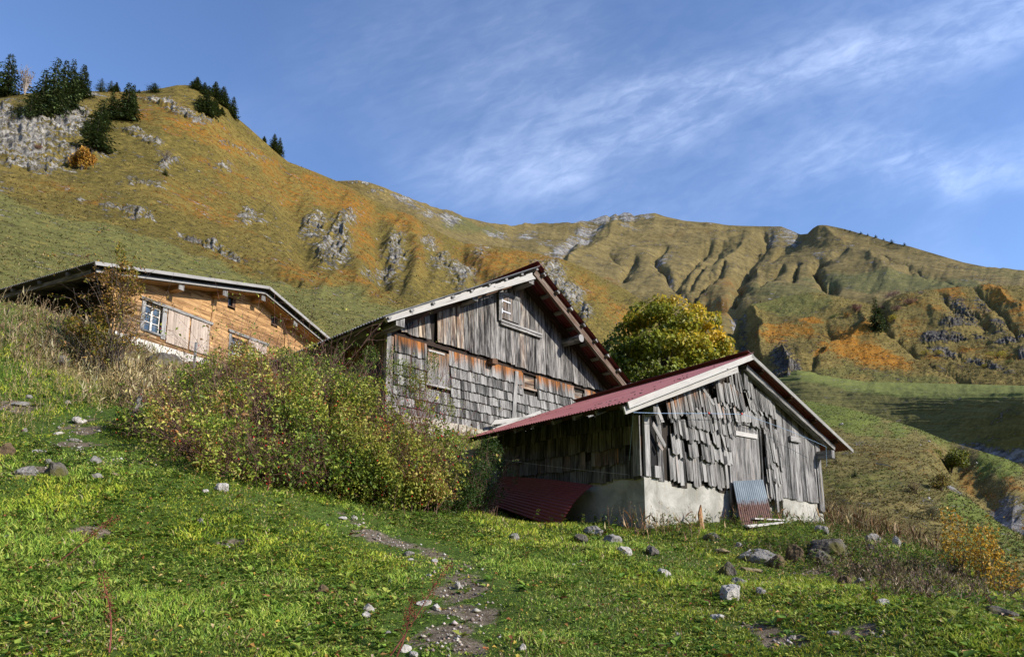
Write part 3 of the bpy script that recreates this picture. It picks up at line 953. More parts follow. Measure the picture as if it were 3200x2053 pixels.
for pts, w_, d_ in [
    (P6([(1560, 600), (1600, 720), (1700, 830), (1850, 930), (1950, 1000), (2050, 1060)]), 16, -13),
    (P6([(1400, 570), (1540, 590), (1580, 660)]), 26, -12),
    (P6([(1440, 650), (1500, 760), (1400, 820), (1210, 900)]), 18, 7),
    (P6([(1500, 760), (1700, 850), (1900, 970), (2000, 1040)]), 26, 8),
    (P6([(1250, 740), (1310, 800), (1230, 870)]), 16, -7),
    (P6([(860, 900), (1000, 1000), (1160, 960), (1190, 900)]), 22, -10),
    (P6([(990, 870), (1030, 930), (1060, 1000)]), 12, 9),
    (P6([(720, 640), (760, 760), (800, 900)]), 26, -22),
    (P6([(840, 640), (880, 780), (900, 860)]), 24, 12),
    (P6([(1900, 550), (1990, 640), (2100, 700), (2200, 760)]), 16, -9),
    (P6([(2080, 510), (2200, 600), (2300, 700), (2330, 770)]), 14, -9),
    (P6([(2180, 520), (2300, 590), (2400, 650)]), 14, 8),
    (P6([(1700, 560), (1850, 640), (2000, 760)]), 30, 8),
    (P6([(1600, 830), (1800, 900), (2200, 870), (2400, 880)]), 20, -5),
    (P6([(1540, 320), (1900, 560)]), 10, 0)]:
    dd = seg_dist(SXc + (fbm(SXc / 45, SYc / 45, 301, 4) - .5) * 46, SYc + (fbm(SXc / 45, SYc / 45, 302, 4) - .5) * 30, pts)
    rel += d_ * .42 * np.exp(-(dd / (w_ * .85)) ** 1.25)
rockC = blobs(SXc, SYc, [(*c6(1040, 960), 60, 50, .9, 60), (*c6(1000, 930), 40, 50, .8), (*c6(860, 980), 30, 60, .7), (*c6(2050, 660), 70, 40, .9, 40), (*c6(2000, 740), 70, 34, .8), (*c6(2150, 600), 24, 60, .8, -35), (*c6(2260, 730), 34, 26, .9), (*c6(1900, 810), 50, 17, 1.4), (*c6(2010, 815), 40, 10, 1.1), (*c6(2140, 800), 40, 8, .9),
    (*c6(2000, 885), 100, 18, 1.0, 14), (*c6(2140, 925), 100, 18, 1.0, 16), (*c6(1600, 750), 20, 10, .7), (*c6(1560, 620), 26, 40, .5), (*c6(2330, 800), 70, 9, 1.3, -14), (*c6(2385, 850), 14, 18, .9), (*c6(780, 780), 20, 90, .8), (*c6(760, 900), 40, 40, .8), (*c6(2050, 1060), 30, 5, .6, 20)], seed=34)
rel += sstep(rockC, .35, .9) * (fbm(SXc / 8, SYc / 9, 88, 4, .6, ridged=True) - .5) * 3 * amp
orC = blobs(SXc, SYc, [(*c6(1180, 710), 50, 12, 1.1), (*c6(1050, 770), 110, 28, .95), (*c6(960, 820), 60, 24, .8), (*c6(1400, 800), 120, 26, 1.1, -12), (*c6(1450, 870), 150, 46, 1.15, 18), (*c6(1620, 930), 120, 40, 1.0, 22), (*c6(1230, 880), 60, 16, 1.0, -25), (*c6(1990, 545), 70, 20, .9, 10), (*c6(2100, 640), 60, 20, .7, 30), (*c6(2250, 560), 110, 26, .9, 30), (*c6(2380, 680), 50, 50, .8),
    (*c6(1850, 650), 90, 30, .6, 20), (*c6(1760, 760), 90, 40, .55, 20), (*c6(2250, 880), 90, 22, .7, 6), (*c6(2180, 680), 50, 40, .7, 40), (*c6(1900, 900), 60, 20, .6), (*c6(1250, 960), 80, 16, .4, 10), (*c6(820, 640), 40, 16, .5), (*c6(2100, 860), 60, 12, .6)], seed=38)
grC = np.clip(blobs(SXc, SYc, [(*c6(1000, 600), 160, 50, .8), (*c6(1500, 540), 160, 30, .6), (*c6(1300, 1000), 200, 40, .6), (*c6(1700, 1050), 200, 34, .7), (*c6(2250, 480), 160, 26, .5)], seed=39), 0, 1)
Zc += rel * (.3 + .7 * fadeC)
MATC = hill_material('orange_brown_alpine_grass', (.135, .104, .030), (.175, .132, .042), (.100, .100, .030), (.29, .125, .015), (.055, .050, .045), (.17, .155, .135), .012, .4, 1.6, specks=.45)
b = add_back(Xc, Yc, Zc, {'orange': orC, 'rock': rockC, 'green': grC}, depth=.12, drop=.06)
SLOPE_C = (Xc, Yc, Zc, SXc, SYc)
terrain_mesh('hillside', b[0], b[1], b[2], b[3], MATC)

# ---- shaded moraine bank with the grassy terrace on it -------------------------
rowsD = [
    [(2200, 1420, 160), (2440, 1400, 150), (2750, 1430, 112), (2950, 1490, 92), (3200, 1600, 68), (4200, 1800, 40)],
    [(2200, 1330, 176), (2440, 1300, 172), (2560, 1300, 152), (2750, 1345, 132), (2950, 1395, 112), (3200, 1440, 92), (4200, 1600, 50)],
    [(2200, 1200, 262), (2430, 1192, 250), (2500, 1185, 232), (2580, 1200, 212), (2660, 1218, 190), (2820, 1238, 158), (2930, 1243, 140), (3040, 1243, 124), (3200, 1236, 106), (4200, 1260, 60)],
    [(2200, 1210, 290), (2430, 1180, 285), (2460, 1164, 280), (2490, 1156, 278), (2540, 1164, 275), (2600, 1176, 272), (2710, 1192, 265), (2870, 1197, 250), (3010, 1200, 240), (3200, 1205, 220), (4200, 1230, 150)]]
Xd, Yd, Zd, SXd, SYd, td = loft(rowsD, 2200, 4200, 700, [40, 110, 60])
rel = (fbm(SXd / 160, SYd / 5.5, 91, 3) - .5) * .8 * (Yd / 150) + (fbm(SXd / 30, SYd / 16, 92, 4) - .5) * .5 * (Yd / 150)
Zd += rel * np.clip((3 - td) / .15, 0, 1)[:, None]
rockD = blobs(SXd, SYd, [(2700, 1332, 50, 5, .4, 12), (3060, 1408, 110, 20, 1.4, 8), (3180, 1425, 120, 26, 1.4, 4), (2960, 1385, 60, 9, 1.0, 18)], seed=94, warp=.3)
grD = np.clip(.35 + .65 * sstep(td, 1.85, 2.1)[:, None] + 0 * SXd, 0, 1)
MATD = hill_material('terraced_pasture', (.12, .112, .034), (.165, .148, .048), (.125, .142, .036), (.28, .14, .03), (.13, .125, .12), (.30, .295, .285), .03, 1.1, .5, specks=.4)
b = add_back(Xd, Yd, Zd, {'orange': 0 * SXd + .05, 'rock': rockD, 'green': grD}, depth=.08, drop=.05)
terrain_mesh('hillside', b[0], b[1], b[2], b[3], MATD)

# ---- near valley side right of the shed ---------------------------------------
rowsE = [
    [(2000, 1720, 20), (2300, 1720, 19), (2650, 1690, 18), (2850, 1760, 15), (3000, 1850, 12), (3200, 1960, 9), (3600, 2120, 7.5), (4200, 2300, 6.5)],
    [(2000, 1600, 30), (2300, 1600, 27), (2650, 1570, 25), (2850, 1600, 23.5), (3000, 1650, 21.5), (3200, 1735, 19), (3600, 1900, 16), (4200, 2100, 13)],
    [(2000, 1450, 48), (2300, 1440, 45), (2600, 1440, 42), (2800, 1450, 39), (2900, 1475, 37), (3000, 1515, 35), (3060, 1550, 34), (3200, 1605, 31), (3600, 1760, 26), (4200, 1950, 20)],
    [(2000, 1430, 56), (2300, 1425, 52), (2600, 1415, 48), (2800, 1425, 45), (2900, 1450, 43), (3000, 1490, 41), (3060, 1528, 40), (3200, 1580, 37), (3600, 1730, 31), (4200, 1930, 25)],
    [(1500, 1430, 110), (1800, 1340, 108), (2000, 1275, 100), (2400, 1240, 92), (2510, 1250, 88), (2580, 1262, 84), (2650, 1276, 80), (2780, 1312, 75), (2870, 1340, 71), (2960, 1378, 66), (3060, 1408, 60), (3140, 1432, 57), (3185, 1452, 55), (3260, 1500, 52), (3600, 1640, 44), (4200, 1850, 36)]]
Xe, Ye, Ze, SXe, SYe, te = loft(rowsE, 1500, 4200, 980, [60, 80, 16, 90])
fadeE = np.clip((4 - te) / .2, 0, 1)[:, None]
rel = (fbm(Xe / 6, Ye / 6, 101, 5) - .5) * .9 + (fbm(Xe / 1.4, Ye / 1.4, 102, 4) - .5) * .28 + (fbm(SXe / 60, SYe / 7, 103, 3) - .5) * .25 * (Ye / 40)
cut = seg_dist(SXe, SYe, [(2980, 1430), (3060, 1490), (3140, 1560), (3230, 1600)])
rel += -2.0 * np.exp(-(cut / 42) ** 2)
Ze += rel * fadeE
rockE = blobs(SXe, SYe, [(2990, 1515, 60, 18, .7, 35), (3150, 1545, 90, 34, 1.2, 25), (3070, 1540, 40, 16, .6, 30), (2700, 1385, 60, 8, .35), (2900, 1570, 50, 10, .3), (2980, 1440, 12, 10, .4)], seed=104, warp=.4)
orE = blobs(SXe, SYe, [(3020, 1440, 50, 26, .8, 40), (3100, 1500, 90, 16, .7, 40), (2930, 1400, 60, 26, .45), (2800, 1440, 160, 34, .35, 12), (3160, 1500, 60, 16, .8, 30)], seed=105)
grE = np.clip(blobs(SXe, SYe, [(2700, 1500, 260, 60, .45), (2620, 1300, 240, 50, 1.0, 12), (2900, 1345, 150, 30, .7, 20), (3120, 1440, 90, 30, 1.1, 20), (3050, 1600, 200, 60, .8, 20), (2750, 1480, 200, 30, .4), (3100, 1700, 200, 80, .8)], seed=106), 0, 1)
MATE = hill_material('near_autumn_pasture', (.135, .118, .038), (.20, .160, .060), (.115, .145, .030), (.27, .135, .030), (.13, .125, .12), (.33, .32, .31), .12, 5.0, .18, specks=.7)
SLOPE_E = (Xe, Ye, Ze, SXe, SYe)
b = add_back(Xe, Ye, Ze, {'orange': orE, 'rock': rockE, 'green': grE}, depth=.25, drop=.10)
terrain_mesh('hillside', b[0], b[1], b[2], b[3], MATE)


def on_slope(S, sx, sy):
    """point of a lofted slope nearest to a photo pixel"""
    X, Y, Z, SX, SY = S
    px, py = project(np.stack([X, Y, Z], -1))
    k = np.argmin((px - sx) ** 2 + (py - sy) ** 2)
    i = np.unravel_index(k, X.shape)
    return np.array([X[i], Y[i], Z[i]])


def build_sky_block_ring():  # unseen slopes around the camera, added to block low sky light
    az = np.radians(np.linspace(44, 322, 240)); r = np.concatenate([np.linspace(18, 60, 12), np.geomspace(70, 420, 40)])
    el = np.interp(np.degrees(az), [44, 80, 100, 128, 150, 180, 240, 300, 322], [3, 3, 4, 9, 20, 25, 28, 28, 24])
    A, Rr = np.meshgrid(az, r, indexing='ij')
    X = np.sin(A) * Rr; Y = np.cos(A) * Rr
    base = np.interp(np.degrees(A), [44, 90, 150, 200, 260, 300, 322], [-16, -22, -22, -14, -3, 3, 5])
    t_ = sstep(Rr, 45, 330)
    Z = base * sstep(Rr, 14, 60) - 5 * (1 - sstep(Rr, 14, 40)) + np.tan(np.radians(el))[:, None] * 330 * t_ - base * t_ - 60 * sstep(Rr, 330, 430)
    near = np.where(Rr < 40, -3.0, 0)
    Z = Z + near + (fbm(X / 40, Y / 40, 111, 6) - .5) * 14 * sstep(Rr, 40, 120)
    one = np.ones_like(X)
    o = terrain_mesh('hillside', X, Y, Z, {'orange': one * .25, 'rock': one * 0, 'green': one * .4}, MATB)


build_sky_block_ring()
# ================= materials of the huts =====================================
W_GREY = wood_mat('weathered_grey_planks', (.018, .018, .019), (.42, .41, .40), (.34, .17, .07), (.42, .32, .20), contrast=1.7)
W_SHAKE = wood_mat('grey_wooden_shingles', (.018, .018, .018), (.40, .39, .375), (.44, .17, .045), grain=70, knots=False, contrast=1.6)
W_HONEY = wood_mat('honey_larch_boards', (.13, .058, .020), (.56, .34, .155), (.17, .115, .07), (.62, .46, .28), grain=38, contrast=1.6)
W_FASCIA = wood_mat('pale_grey_barge_board', (.17, .165, .155), (.50, .485, .46), (.5, .4, .3), grain=30, contrast=.7)
W_DARK = wood_mat('dark_old_beam', (.016, .013, .011), (.085, .065, .048), (.12, .065, .035), grain=30)
W_BROWN = wood_mat('red_brown_rafter', (.050, .026, .016), (.23, .125, .07), (.34, .30, .27), grain=35)
W_BLEACH = wood_mat('bleached_pine_shutter', (.20, .155, .125), (.60, .50, .42), (.34, .24, .17), grain=45)


def corrugated_mat(name, c, c2, rough=.42, rust=None, metallic=0.0, spots=.5):
    m, t = new_mat(name)
    tc = t.node('ShaderNodeTexCoord')
    ob = (tc, 'Object')
    n = t.noise(ob, 1.1, 6, .6); f = t.noise(ob, 9, 8, .7)
    col = t.mix(t.smooth(n, .35, .68), tuple(c) + (1,), tuple(c2) + (1,))
    col = t.mix(t.math('MULTIPLY', t.smooth(f, .56, .72), spots), col, tuple(x * .55 for x in c) + (1,))
    if rust:
        at_ = t.node('ShaderNodeAttribute', attribute_name='Col')
        sp = t.node('ShaderNodeSeparateColor', inp={0: (at_, 'Color')})
        rf = t.smooth(t.math('ADD', (sp, 1), t.math('MULTIPLY_ADD', f, .5, -.25)), .42, .60)
        rc = t.mix(t.smooth(f, .4, .62), tuple(rust) + (1,), tuple(x * .45 for x in rust) + (1,))
        col = t.mix(rf, col, rc)
    finish(t, col, rough, bump=f, bstr=.15, bdist=.003, metallic=metallic, spec=.45)
    return m


M_RED = corrugated_mat('red_painted_corrugated_sheet', (.250, .082, .074), (.300, .115, .100), spots=.5)
M_REDOLD = corrugated_mat('dark_red_sheet', (.17, .028, .03), (.20, .038, .036), spots=.6)
M_ZINC = corrugated_mat('zinc_sheet_with_rust', (.17, .215, .25), (.30, .35, .38), rough=.5, rust=(.16, .075, .05), metallic=.15)
M_TIN = corrugated_mat('dull_grey_tin', (.13, .13, .13), (.2, .2, .2), rough=.5)
M_SCREW = plain('dark_roof_screw', (.03, .012, .012), .5)
M_IRON = plain('dark_iron', (.05, .048, .045), .6, .4)
M_GLASS = None
_m, _t = new_mat('old_window_glass')
_tc = _t.node('ShaderNodeTexCoord')
_n = _t.noise((_tc, 'Object'), 5, 5, .6)
finish(_t, _t.mix(_t.smooth(_n, .4, .7), (.030, .05, .075, 1), (.10, .14, .18, 1)), .12, spec=.9)
M_GLASS = _m
M_WHITEFRAME = plain('chipped_white_window_paint', (.62, .60, .56), .6, vary=.2, scale=30)
M_VOID = plain('unlit_gap_black', (.006, .005, .005), .9)


def plaster_mat(name, a, bcol, crack=True):
    m, t = new_mat(name)
    tc = t.node('ShaderNodeTexCoord')
    ob = (tc, 'Object')
    n = t.noise(ob, 1.6, 8, .62, dist=.5); f = t.noise(ob, 12, 8, .7); st = t.noise(t.mapping(ob, (5, 5, .7)), 1.5, 6, .65)
    col = t.mix(t.smooth(n, .34, .66), tuple(a) + (1,), tuple(bcol) + (1,))
    col = t.mix(t.math('MULTIPLY', t.smooth(st, .50, .72), .55), col, (.30, .27, .20, 1))
    col = t.mix(t.math('MULTIPLY', t.smooth(f, .56, .7), .4), col, (.33, .33, .31, 1))
    sep = t.node('ShaderNodeSeparateXYZ', inp={0: ob})
    damp = t.smooth(t.math('ADD', (sep, 2), t.math('MULTIPLY_ADD', n, .6, -.3)), .45, .05)
    col = t.mix(t.math('MULTIPLY', damp, .5), col, (.20, .19, .12, 1))
    w = t.node('ShaderNodeTexWave', wave_type='BANDS', bands_direction='Z')
    t.put(w.inputs[0], ob)
    h = t.math('ADD', t.math('MULTIPLY', n, 2.2), t.math('MULTIPLY', f, .35))
    if crack:
        vv = t.node('ShaderNodeTexVoronoi', feature='DISTANCE_TO_EDGE')
        t.put(vv.inputs['Vector'], t.mapping(t.mix(.25, ob, t.node('ShaderNodeTexNoise', inp={0: ob, 2: 2.0}) and (t.n[-1], 1)), (.8, .8, 1.1)))
        vv.inputs['Scale'].default_value = .75
        ck = t.smooth((vv, 0), .005, .0)
        col = t.mix(t.math('MULTIPLY', ck, .22), col, (.12, .10, .08, 1))
    finish(t, col, .92, bump=h, bstr=.7, bdist=.035, spec=.15)
    return m


M_PLASTER = plaster_mat('rough_grey_lime_render', (.27, .265, .235), (.47, .46, .415))
M_STONE = rock_mat('pale_rubble_stone', (.25, .22, .17), (.58, .54, .46), scale=3)


class Frame:
    def __init__(s, O, az):
        s.O = np.array(O, float)
        a = math.radians(az)
        s.U = np.array((math.sin(a), math.cos(a), 0.)); s.W = np.array((-math.cos(a), math.sin(a), 0.))
        s.N = -s.W
        s.Zv = np.array((0, 0, 1.))

    def P(s, u, w, z):
        return np.array((s.O[0] + s.U[0] * u + s.W[0] * w, s.O[1] + s.U[1] * u + s.W[1] * w, z))

    def _hit(s, p, nv, off):
        d = ray(*p)
        k = (np.dot(s.O[:2], nv[:2]) + off) / np.dot(d[:2], nv[:2])
        return d * k

    def front(s, p, off=0.0):
        """photo pixel -> (u, z) on the plane `off` metres in front of the facade"""
        h = s._hit(p, s.W, -off)
        return float(np.dot(h[:2] - s.O[:2], s.U[:2])), float(h[2])

    def left(s, p, off=0.0):
        h = s._hit(p, s.U, -off)
        return float(np.dot(h[:2] - s.O[:2], s.W[:2])), float(h[2])


def rnd(a, b):
    return a + (b - a) * random.random()


def wcol(r=.5, dr=.18, g=0.0, dg=.2, b=0.0):
    return (min(1, max(0, r + rnd(-dr, dr))), min(1, max(0, g + rnd(-dg, dg))), b)


def corrugate(C00, C10, C01, C11, pitch, amp, nd, per=6, sag=None, thick=0.0):
    """sheet with waves across the 0->1 u direction. C00,C10 along u at the eave; C01,C11 at the ridge.
    returns grid (nu, nd, 3)"""
    C00, C10, C01, C11 = [np.asarray(c, float) for c in (C00, C10, C01, C11)]
    L = np.linalg.norm(C10 - C00)
    nw = max(1, round(L / pitch))
    nu = nw * per + 1
    u = np.linspace(0, 1, nu)[:, None, None]; v = np.linspace(0, 1, nd)[None, :, None]
    G = (C00 * (1 - u) + C10 * u) * (1 - v) + (C01 * (1 - u) + C11 * u) * v
    n = nrm(np.cross(C10 - C00, C01 - C00))
    if n[2] < 0: n = -n
    G = G + n * (amp * np.sin(2 * np.pi * nw * u))
    if sag is not None:
        G = G + n * sag(u, v)
    return G, n


def sheet(mb, G, n, t=.006, mi=0, c=(.5, 0, 0)):
    """closed thin sheet from a grid"""
    a, b = G.shape[:2]
    mb.grid(G, c=c, mi=mi)
    mb.grid(G[:, ::-1] - n * t, c=c, mi=mi)


# =============================== SHED ==========================================
SH = Frame(at(2017, 1656, 12), 48)
GZ_MIN = .0
shed = root('timber_shed', SH.P(0, 0, .2), 'small weathered grey shed with shaggy shingles, white plastered base and red metal roof in front', 'shed')
SW = 7.45      # facade width
SD = 4.75      # depth
RO = .40       # front roof overhang
tipL = SH.front(c3(1025, 362), RO); tipR = SH.front(c3(2332, 637), RO); apx = SH.front(c3(1747, 87), RO)
wl = lambda u: np.interp(u, [tipL[0], apx[0], tipR[0]], [tipL[1], apx[1], tipR[1]])     # roof top line over the facade
roofz = lambda u: wl(u) - .20
# core walls (timber) - dark inner box the boards are nailed on
mb = MB()
def wall_poly(mb, pts, inward, t=.08, c=(.3, 0, .3)):
    """extruded polygon"""
    pts = [np.asarray(p, float) for p in pts]; q = [p + inward * t for p in pts]
    mb.poly(pts, c=c); mb.poly(q[::-1], c=c)
    for i in range(len(pts)):
        j = (i + 1) % len(pts)
        mb.poly([pts[j], pts[i], q[i], q[j]], c=c)
F_ = lambda u, z, o=0: SH.P(u, -o, z)
wall_poly(mb, [F_(0.02, 1.30), F_(SW - .02, 1.20), F_(SW - .02, roofz(SW) - .02), F_(apx[0], roofz(apx[0]) - .02), F_(0.02, roofz(0) - .02)], SH.W)
mb.build('wall', W_DARK, shed)
mb = MB()
zt = lambda w: np.interp(w, [0, SD], [roofz(0) - .05, roofz(0) + .0])
wall_poly(mb, [SH.P(0, 0, 1.3), SH.P(0, SD, 1.3), SH.P(0, SD, 2.5), SH.P(0, 0, 2.5)], SH.U)
wall_poly(mb, [SH.P(SW, 0, 1.2), SH.P(SW, SD, 1.2), SH.P(SW, SD, 2.6), SH.P(SW, 0, 2.6)], -SH.U)
wall_poly(mb, [SH.P(0, SD, 1.2), SH.P(SW, SD, 1.2), SH.P(SW, SD, 2.6), SH.P(apx[0], SD, 3.9), SH.P(0, SD, 2.5)], -SH.W)
mb.build('wall', W_DARK, shed)

# plastered plinth: slightly wavy faces
mb = MB()
def plinth_face(mb, A, B, zbot, ztop, nor, out=.03, n=26, m=10, wav=.018, seed=3):
    G = np.zeros((n + 1, m + 1, 3))
    for i in range(n + 1):
        for j in range(m + 1):
            f = i / n; g = j / m
            p = A * (1 - f) + B * f
            zb = zbot; zz = ztop(f)
            p = np.array((p[0], p[1], zb + (zz - zb) * g))
            e = (float(vnoise(np.array([f * 9.]), np.array([g * 4.]), seed)[0]) - .5) * 2 * wav
            # trowelled ledge where two casts of render meet
            led = -.022 * float(sstep(np.array([p[2] - (.98 + .07 * math.sin(f * 5 + seed))]), -.02, .06)[0]) if seed == 3 else 0
            edge = min(f, 1 - f) * n
            p = p + nor * (out + (e + led) * min(1, edge))
            G[i, j] = p
    mb.grid(G)
    top = [G[i, m] for i in range(n + 1)]
    mb.poly(top + [t - nor * .30 for t in top[::-1]])
PB = -.4
zp = lambda f: 1.41 - .06 * f + .012 * math.sin(f * 17)
O_ = SH.P(-.03, 0, 0); R_ = SH.P(SW + .03, 0, 0); Bk = SH.P(-.03, SD, 0)
plinth_face(mb, SH.P(-.03, 0, 0), SH.P(2.93, 0, 0), PB, zp, SH.N)
plinth_face(mb, SH.P(0, SD, 0), SH.P(0, -.03, 0), PB, lambda f: 1.37 + .05 * f, -SH.U, seed=7)
mb.build('stone_plinth', M_PLASTER, shed, smooth=True)
mb = MB()
plinth_face(mb, SH.P(5.30, 0, 0), SH.P(SW + .03, 0, 0), PB, lambda f: 1.36 - .06 * f, SH.N, seed=5)
plinth_face(mb, SH.P(SW, -.03, 0), SH.P(SW, SD, 0), PB, lambda f: 1.30, SH.U, seed=9)
mb.build('stone_plinth', M_PLASTER, shed, smooth=True)
mb = MB()   # jambs and sill of the doorway gap in the plinth
mb.poly([SH.P(2.93, -.03, PB), SH.P(2.93, .3, PB), SH.P(2.93, .3, 1.3), SH.P(2.93, -.03, 1.36)])
mb.poly([SH.P(5.30, -.03, PB), SH.P(5.30, .3, PB), SH.P(5.30, .3, 1.3), SH.P(5.30, -.03, 1.3)])
mb.poly([SH.P(2.93, .2, PB), SH.P(5.30, .2, PB), SH.P(5.30, .2, 1.35), SH.P(2.93, .2, 1.35)])
mb.build('doorway_reveal', M_PLASTER, shed)

# ---- facade shakes
mb = MB()
def shake(mb, u, ztop, L, w, off, tilt=0.0, kick=.02, frame=SH, side='F', g=0.0, r=.5, b=0., t=.016, gtop=None, jag=.06):
    if side == 'F':
        S, N = frame.U, frame.N
        mk = lambda a, zz: frame.P(a, 0, zz)
    else:
        S, N = frame.W, -frame.U
        mk = lambda a, zz: frame.P(0, a, zz)
    p1 = mk(u, ztop); 
    dv = np.array((0, 0, -1.)) * math.cos(tilt) + S * math.sin(tilt)
    p0 = p1 + dv * L
    sd = nrm(np.cross(N, p1 - p0)); 
    c = wcol(r - (.10 if frame is SH and side == 'F' else 0), .34 if side == 'F' else .2, g, .14, b); ct = c if gtop is None else (c[0], min(1, max(0, gtop + rnd(-.45, .3))), c[2])
    mb.plank(p0 + N * (off + kick), p1 + N * off, sd, N, w, t, c0=c, c1=ct, j0=jag, j1=jag * .5, w1=w * rnd(.82, 1.0))

# lowest, middle and top ragged courses left of the door
LD0, LD1 = .72, 3.02
def ragged(u0, u1, ztop, L, off, tilt=(-.03, .05), wr=(.09, .16), g=.05, gtop=None, dz=.05, skip=0.0, r=.5):
    u = u0
    while u < u1:
        w = rnd(*wr)
        if random.random() > skip:
            shake(mb, u + w / 2, (ztop(u) if callable(ztop) else ztop) + rnd(-dz, dz), L * rnd(.85, 1.1), w * .97, off + rnd(0, .012), rnd(*tilt), kick=rnd(.02, .05), g=g, gtop=gtop, r=r)
        u += w * rnd(.9, 1.02)
topz = lambda u: roofz(u) - .10
ragged(.75, 2.95, 2.00, .62, .012, tilt=(-.02, .03), g=.10, wr=(.09, .17), dz=.02)
ragged(.80, 2.95, 2.32, .44, .040, tilt=(.0, .06), wr=(.09, .15), skip=.10, g=.05, dz=.02)
ragged(.85, 2.95, 2.62, .40, .062, tilt=(.01, .09), wr=(.08, .14), skip=.10, g=.02, dz=.02)
ragged(1.3, 3.05, 2.92, .42, .078, tilt=(.02, .12), wr=(.08, .13), skip=.06, g=.02, dz=.03)
ragged(.60, 1.9, lambda u: topz(u), .44, .095, tilt=(.04, .20), wr=(.05, .10), skip=.08, g=.1, gtop=.5)
ragged(1.8, 3.2, 3.24, .46, .10, tilt=(.05, .20), wr=(.055, .11), skip=.08, g=.05, gtop=.35)
ragged(2.4, 3.5, lambda u: min(topz(u), 3.62), .50, .115, tilt=(.05, .18), wr=(.05, .10), skip=.08, g=.05, gtop=.3)
ragged(2.9, 4.0, lambda u: topz(u), .48, .10, tilt=(-.03, .10), wr=(.06, .12), skip=.05, g=.0)
ragged(3.05, 4.5, 3.25, .40, .075, tilt=(-.04, .06), wr=(.09, .15), skip=.0, dz=.02)
ragged(3.75, 5.0, lambda u: min(3.75, topz(u)), .56, .09, tilt=(.0, .14), wr=(.06, .13), skip=.04)
for zt_, o_ in ((2.92, .045), (2.55, .06), (2.18, .04), (1.8, .02)):
    ragged(4.5, 5.22, zt_, .55, o_, tilt=(.0, .08), wr=(.06, .12), skip=.08, g=.02)
# a few shakes hanging loose, each traced where it hangs
for (x0, y0, x1, y1, w, g) in [(470, 262, 535, 385, .055, .1), (1655, 225, 1610, 395, 0, 0), (1470, 275, 1530, 380, .07, .1), (1635, 230, 1600, 400, .06, 0), (1655, 300, 1625, 400, .055, 0), (1715, 260, 1760, 420, .06, .1), (1720, 290, 1745, 410, .05, 0),
                               (1205, 380, 1235, 480, .09, .0), (1185, 485, 1250, 620, .09, .25), (1540, 235, 1575, 380, .06, .1), (1560, 290, 1590, 405, .055, .0), (1405, 300, 1440, 425, .06, .2), (1215, 600, 1235, 640, .06, .5), (1580, 540, 1600, 640, .05, .1), (1790, 380, 1812, 440, .07, 0)]:
    if w == 0 or x0 < 1000: continue
    p1 = F_(*SH.front(c3(x0, y0), .12)); p0 = F_(*SH.front(c3(x1, y1), .12))
    mb.plank(p0 + SH.N * .125, p1 + SH.N * .095, nrm(np.cross(SH.N, p1 - p0)), SH.N, w, .018, c0=wcol(.7, .15, g, .1), j0=.05, j1=.05)
# jagged post strips between the shake fields
for (x0, y0, x1, y1, w, o) in [(1605, 470, 1640, 955, .10, .03), (1385, 330, 1395, 520, .09, .02), (1590, 640, 1610, 860, .09, .06)]:
    p1 = F_(*SH.front(c3(x0, y0), o)); p0 = F_(*SH.front(c3(x1, y1), o))
    mb.plank(p0 + SH.N * o, p1 + SH.N * o, nrm(np.cross(SH.N, p1 - p0)), SH.N, w, .03, c0=wcol(.6, .1, .05, .05), j0=.05)
mb.build('shingles', W_SHAKE, shed)

# plain vertical boards right of the door
mb = MB()
u = 5.22
while u < SW - .30:
    w = rnd(.24, .34)
    if u + w > SW - .25: w = SW - .25 - u
    mb.plank(F_(u + w / 2, 1.42 - .02 * u + rnd(-.02, .02)), F_(u + w / 2, roofz(u + w / 2) - .0), SH.U, SH.N, w * 1.02, .025, c0=wcol(.45, .38, .02, .04), lift0=.02 + rnd(0, .03), lift1=.015, j0=.02)
    u += w * .97
mb.plank(F_(SW - .14, 1.08), F_(SW - .12, roofz(SW)), SH.U, SH.N, .26, .03, c0=(.40, 0, 0), lift0=.07, lift1=.04)
# batten posts beside the boards
p = [SH.front(c3(*q), .06) for q in ((1850, 470), (1900, 1000), (1795, 590), (1815, 800))]
mb.plank(F_(p[1][0], p[1][1]), F_(p[0][0], p[0][1] + .25), SH.U, SH.N, .09, .05, c0=(.65, 0, 0), lift0=.05, lift1=.05)
mb.plank(F_(4.62, 1.30), F_(4.55, 2.75), SH.U, SH.N, .07, .04, c0=(.55, 0, 0), lift0=.07, lift1=.07)
mb.plank(F_(5.02, 1.28), F_(4.9, 2.5), SH.U, SH.N, .16, .02, c0=(.35, 0, 0), lift0=.04, lift1=.04)
# little blocks nailed on
mb.plank(F_(*SH.front(c3(1972, 572), .08)), F_(*SH.front(c3(2030, 584), .08)), SH.Zv, SH.N, .13, .05, c0=(.45, 0, 0), lift0=.06, lift1=.06)
mb.build('wall_boards', W_GREY, shed)
mb = MB()       # open corner post left of the facade
mb.plank(F_(.07, 1.42), F_(.07, 2.60), SH.U, SH.N, .15, .05, c0=(.75, 0.02, 0), lift0=.01, lift1=.01, j1=.3)
mb.plank(F_(.52, 1.36), F_(.47, 2.65), SH.U, SH.N, .17, .03, c0=(.3, 0.02, .2), lift0=.0, lift1=.0)
mb.hexa([F_(.24, 1.41, -.1), F_(.44, 1.41, -.1), F_(.44, 1.41, .08), F_(.24, 1.41, .08), F_(.24, 1.63, -.1), F_(.44, 1.63, -.1), F_(.44, 1.63, .08), F_(.24, 1.63, .08)], c0=(.55, 0, 0))
mb.build('corner_post', W_GREY, shed)
mb = MB()   # black sheet painted in for the unlit gap by the corner
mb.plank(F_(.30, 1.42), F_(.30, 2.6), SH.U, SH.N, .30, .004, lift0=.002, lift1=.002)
mb.build('dark_gap_sheet', M_VOID, shed)

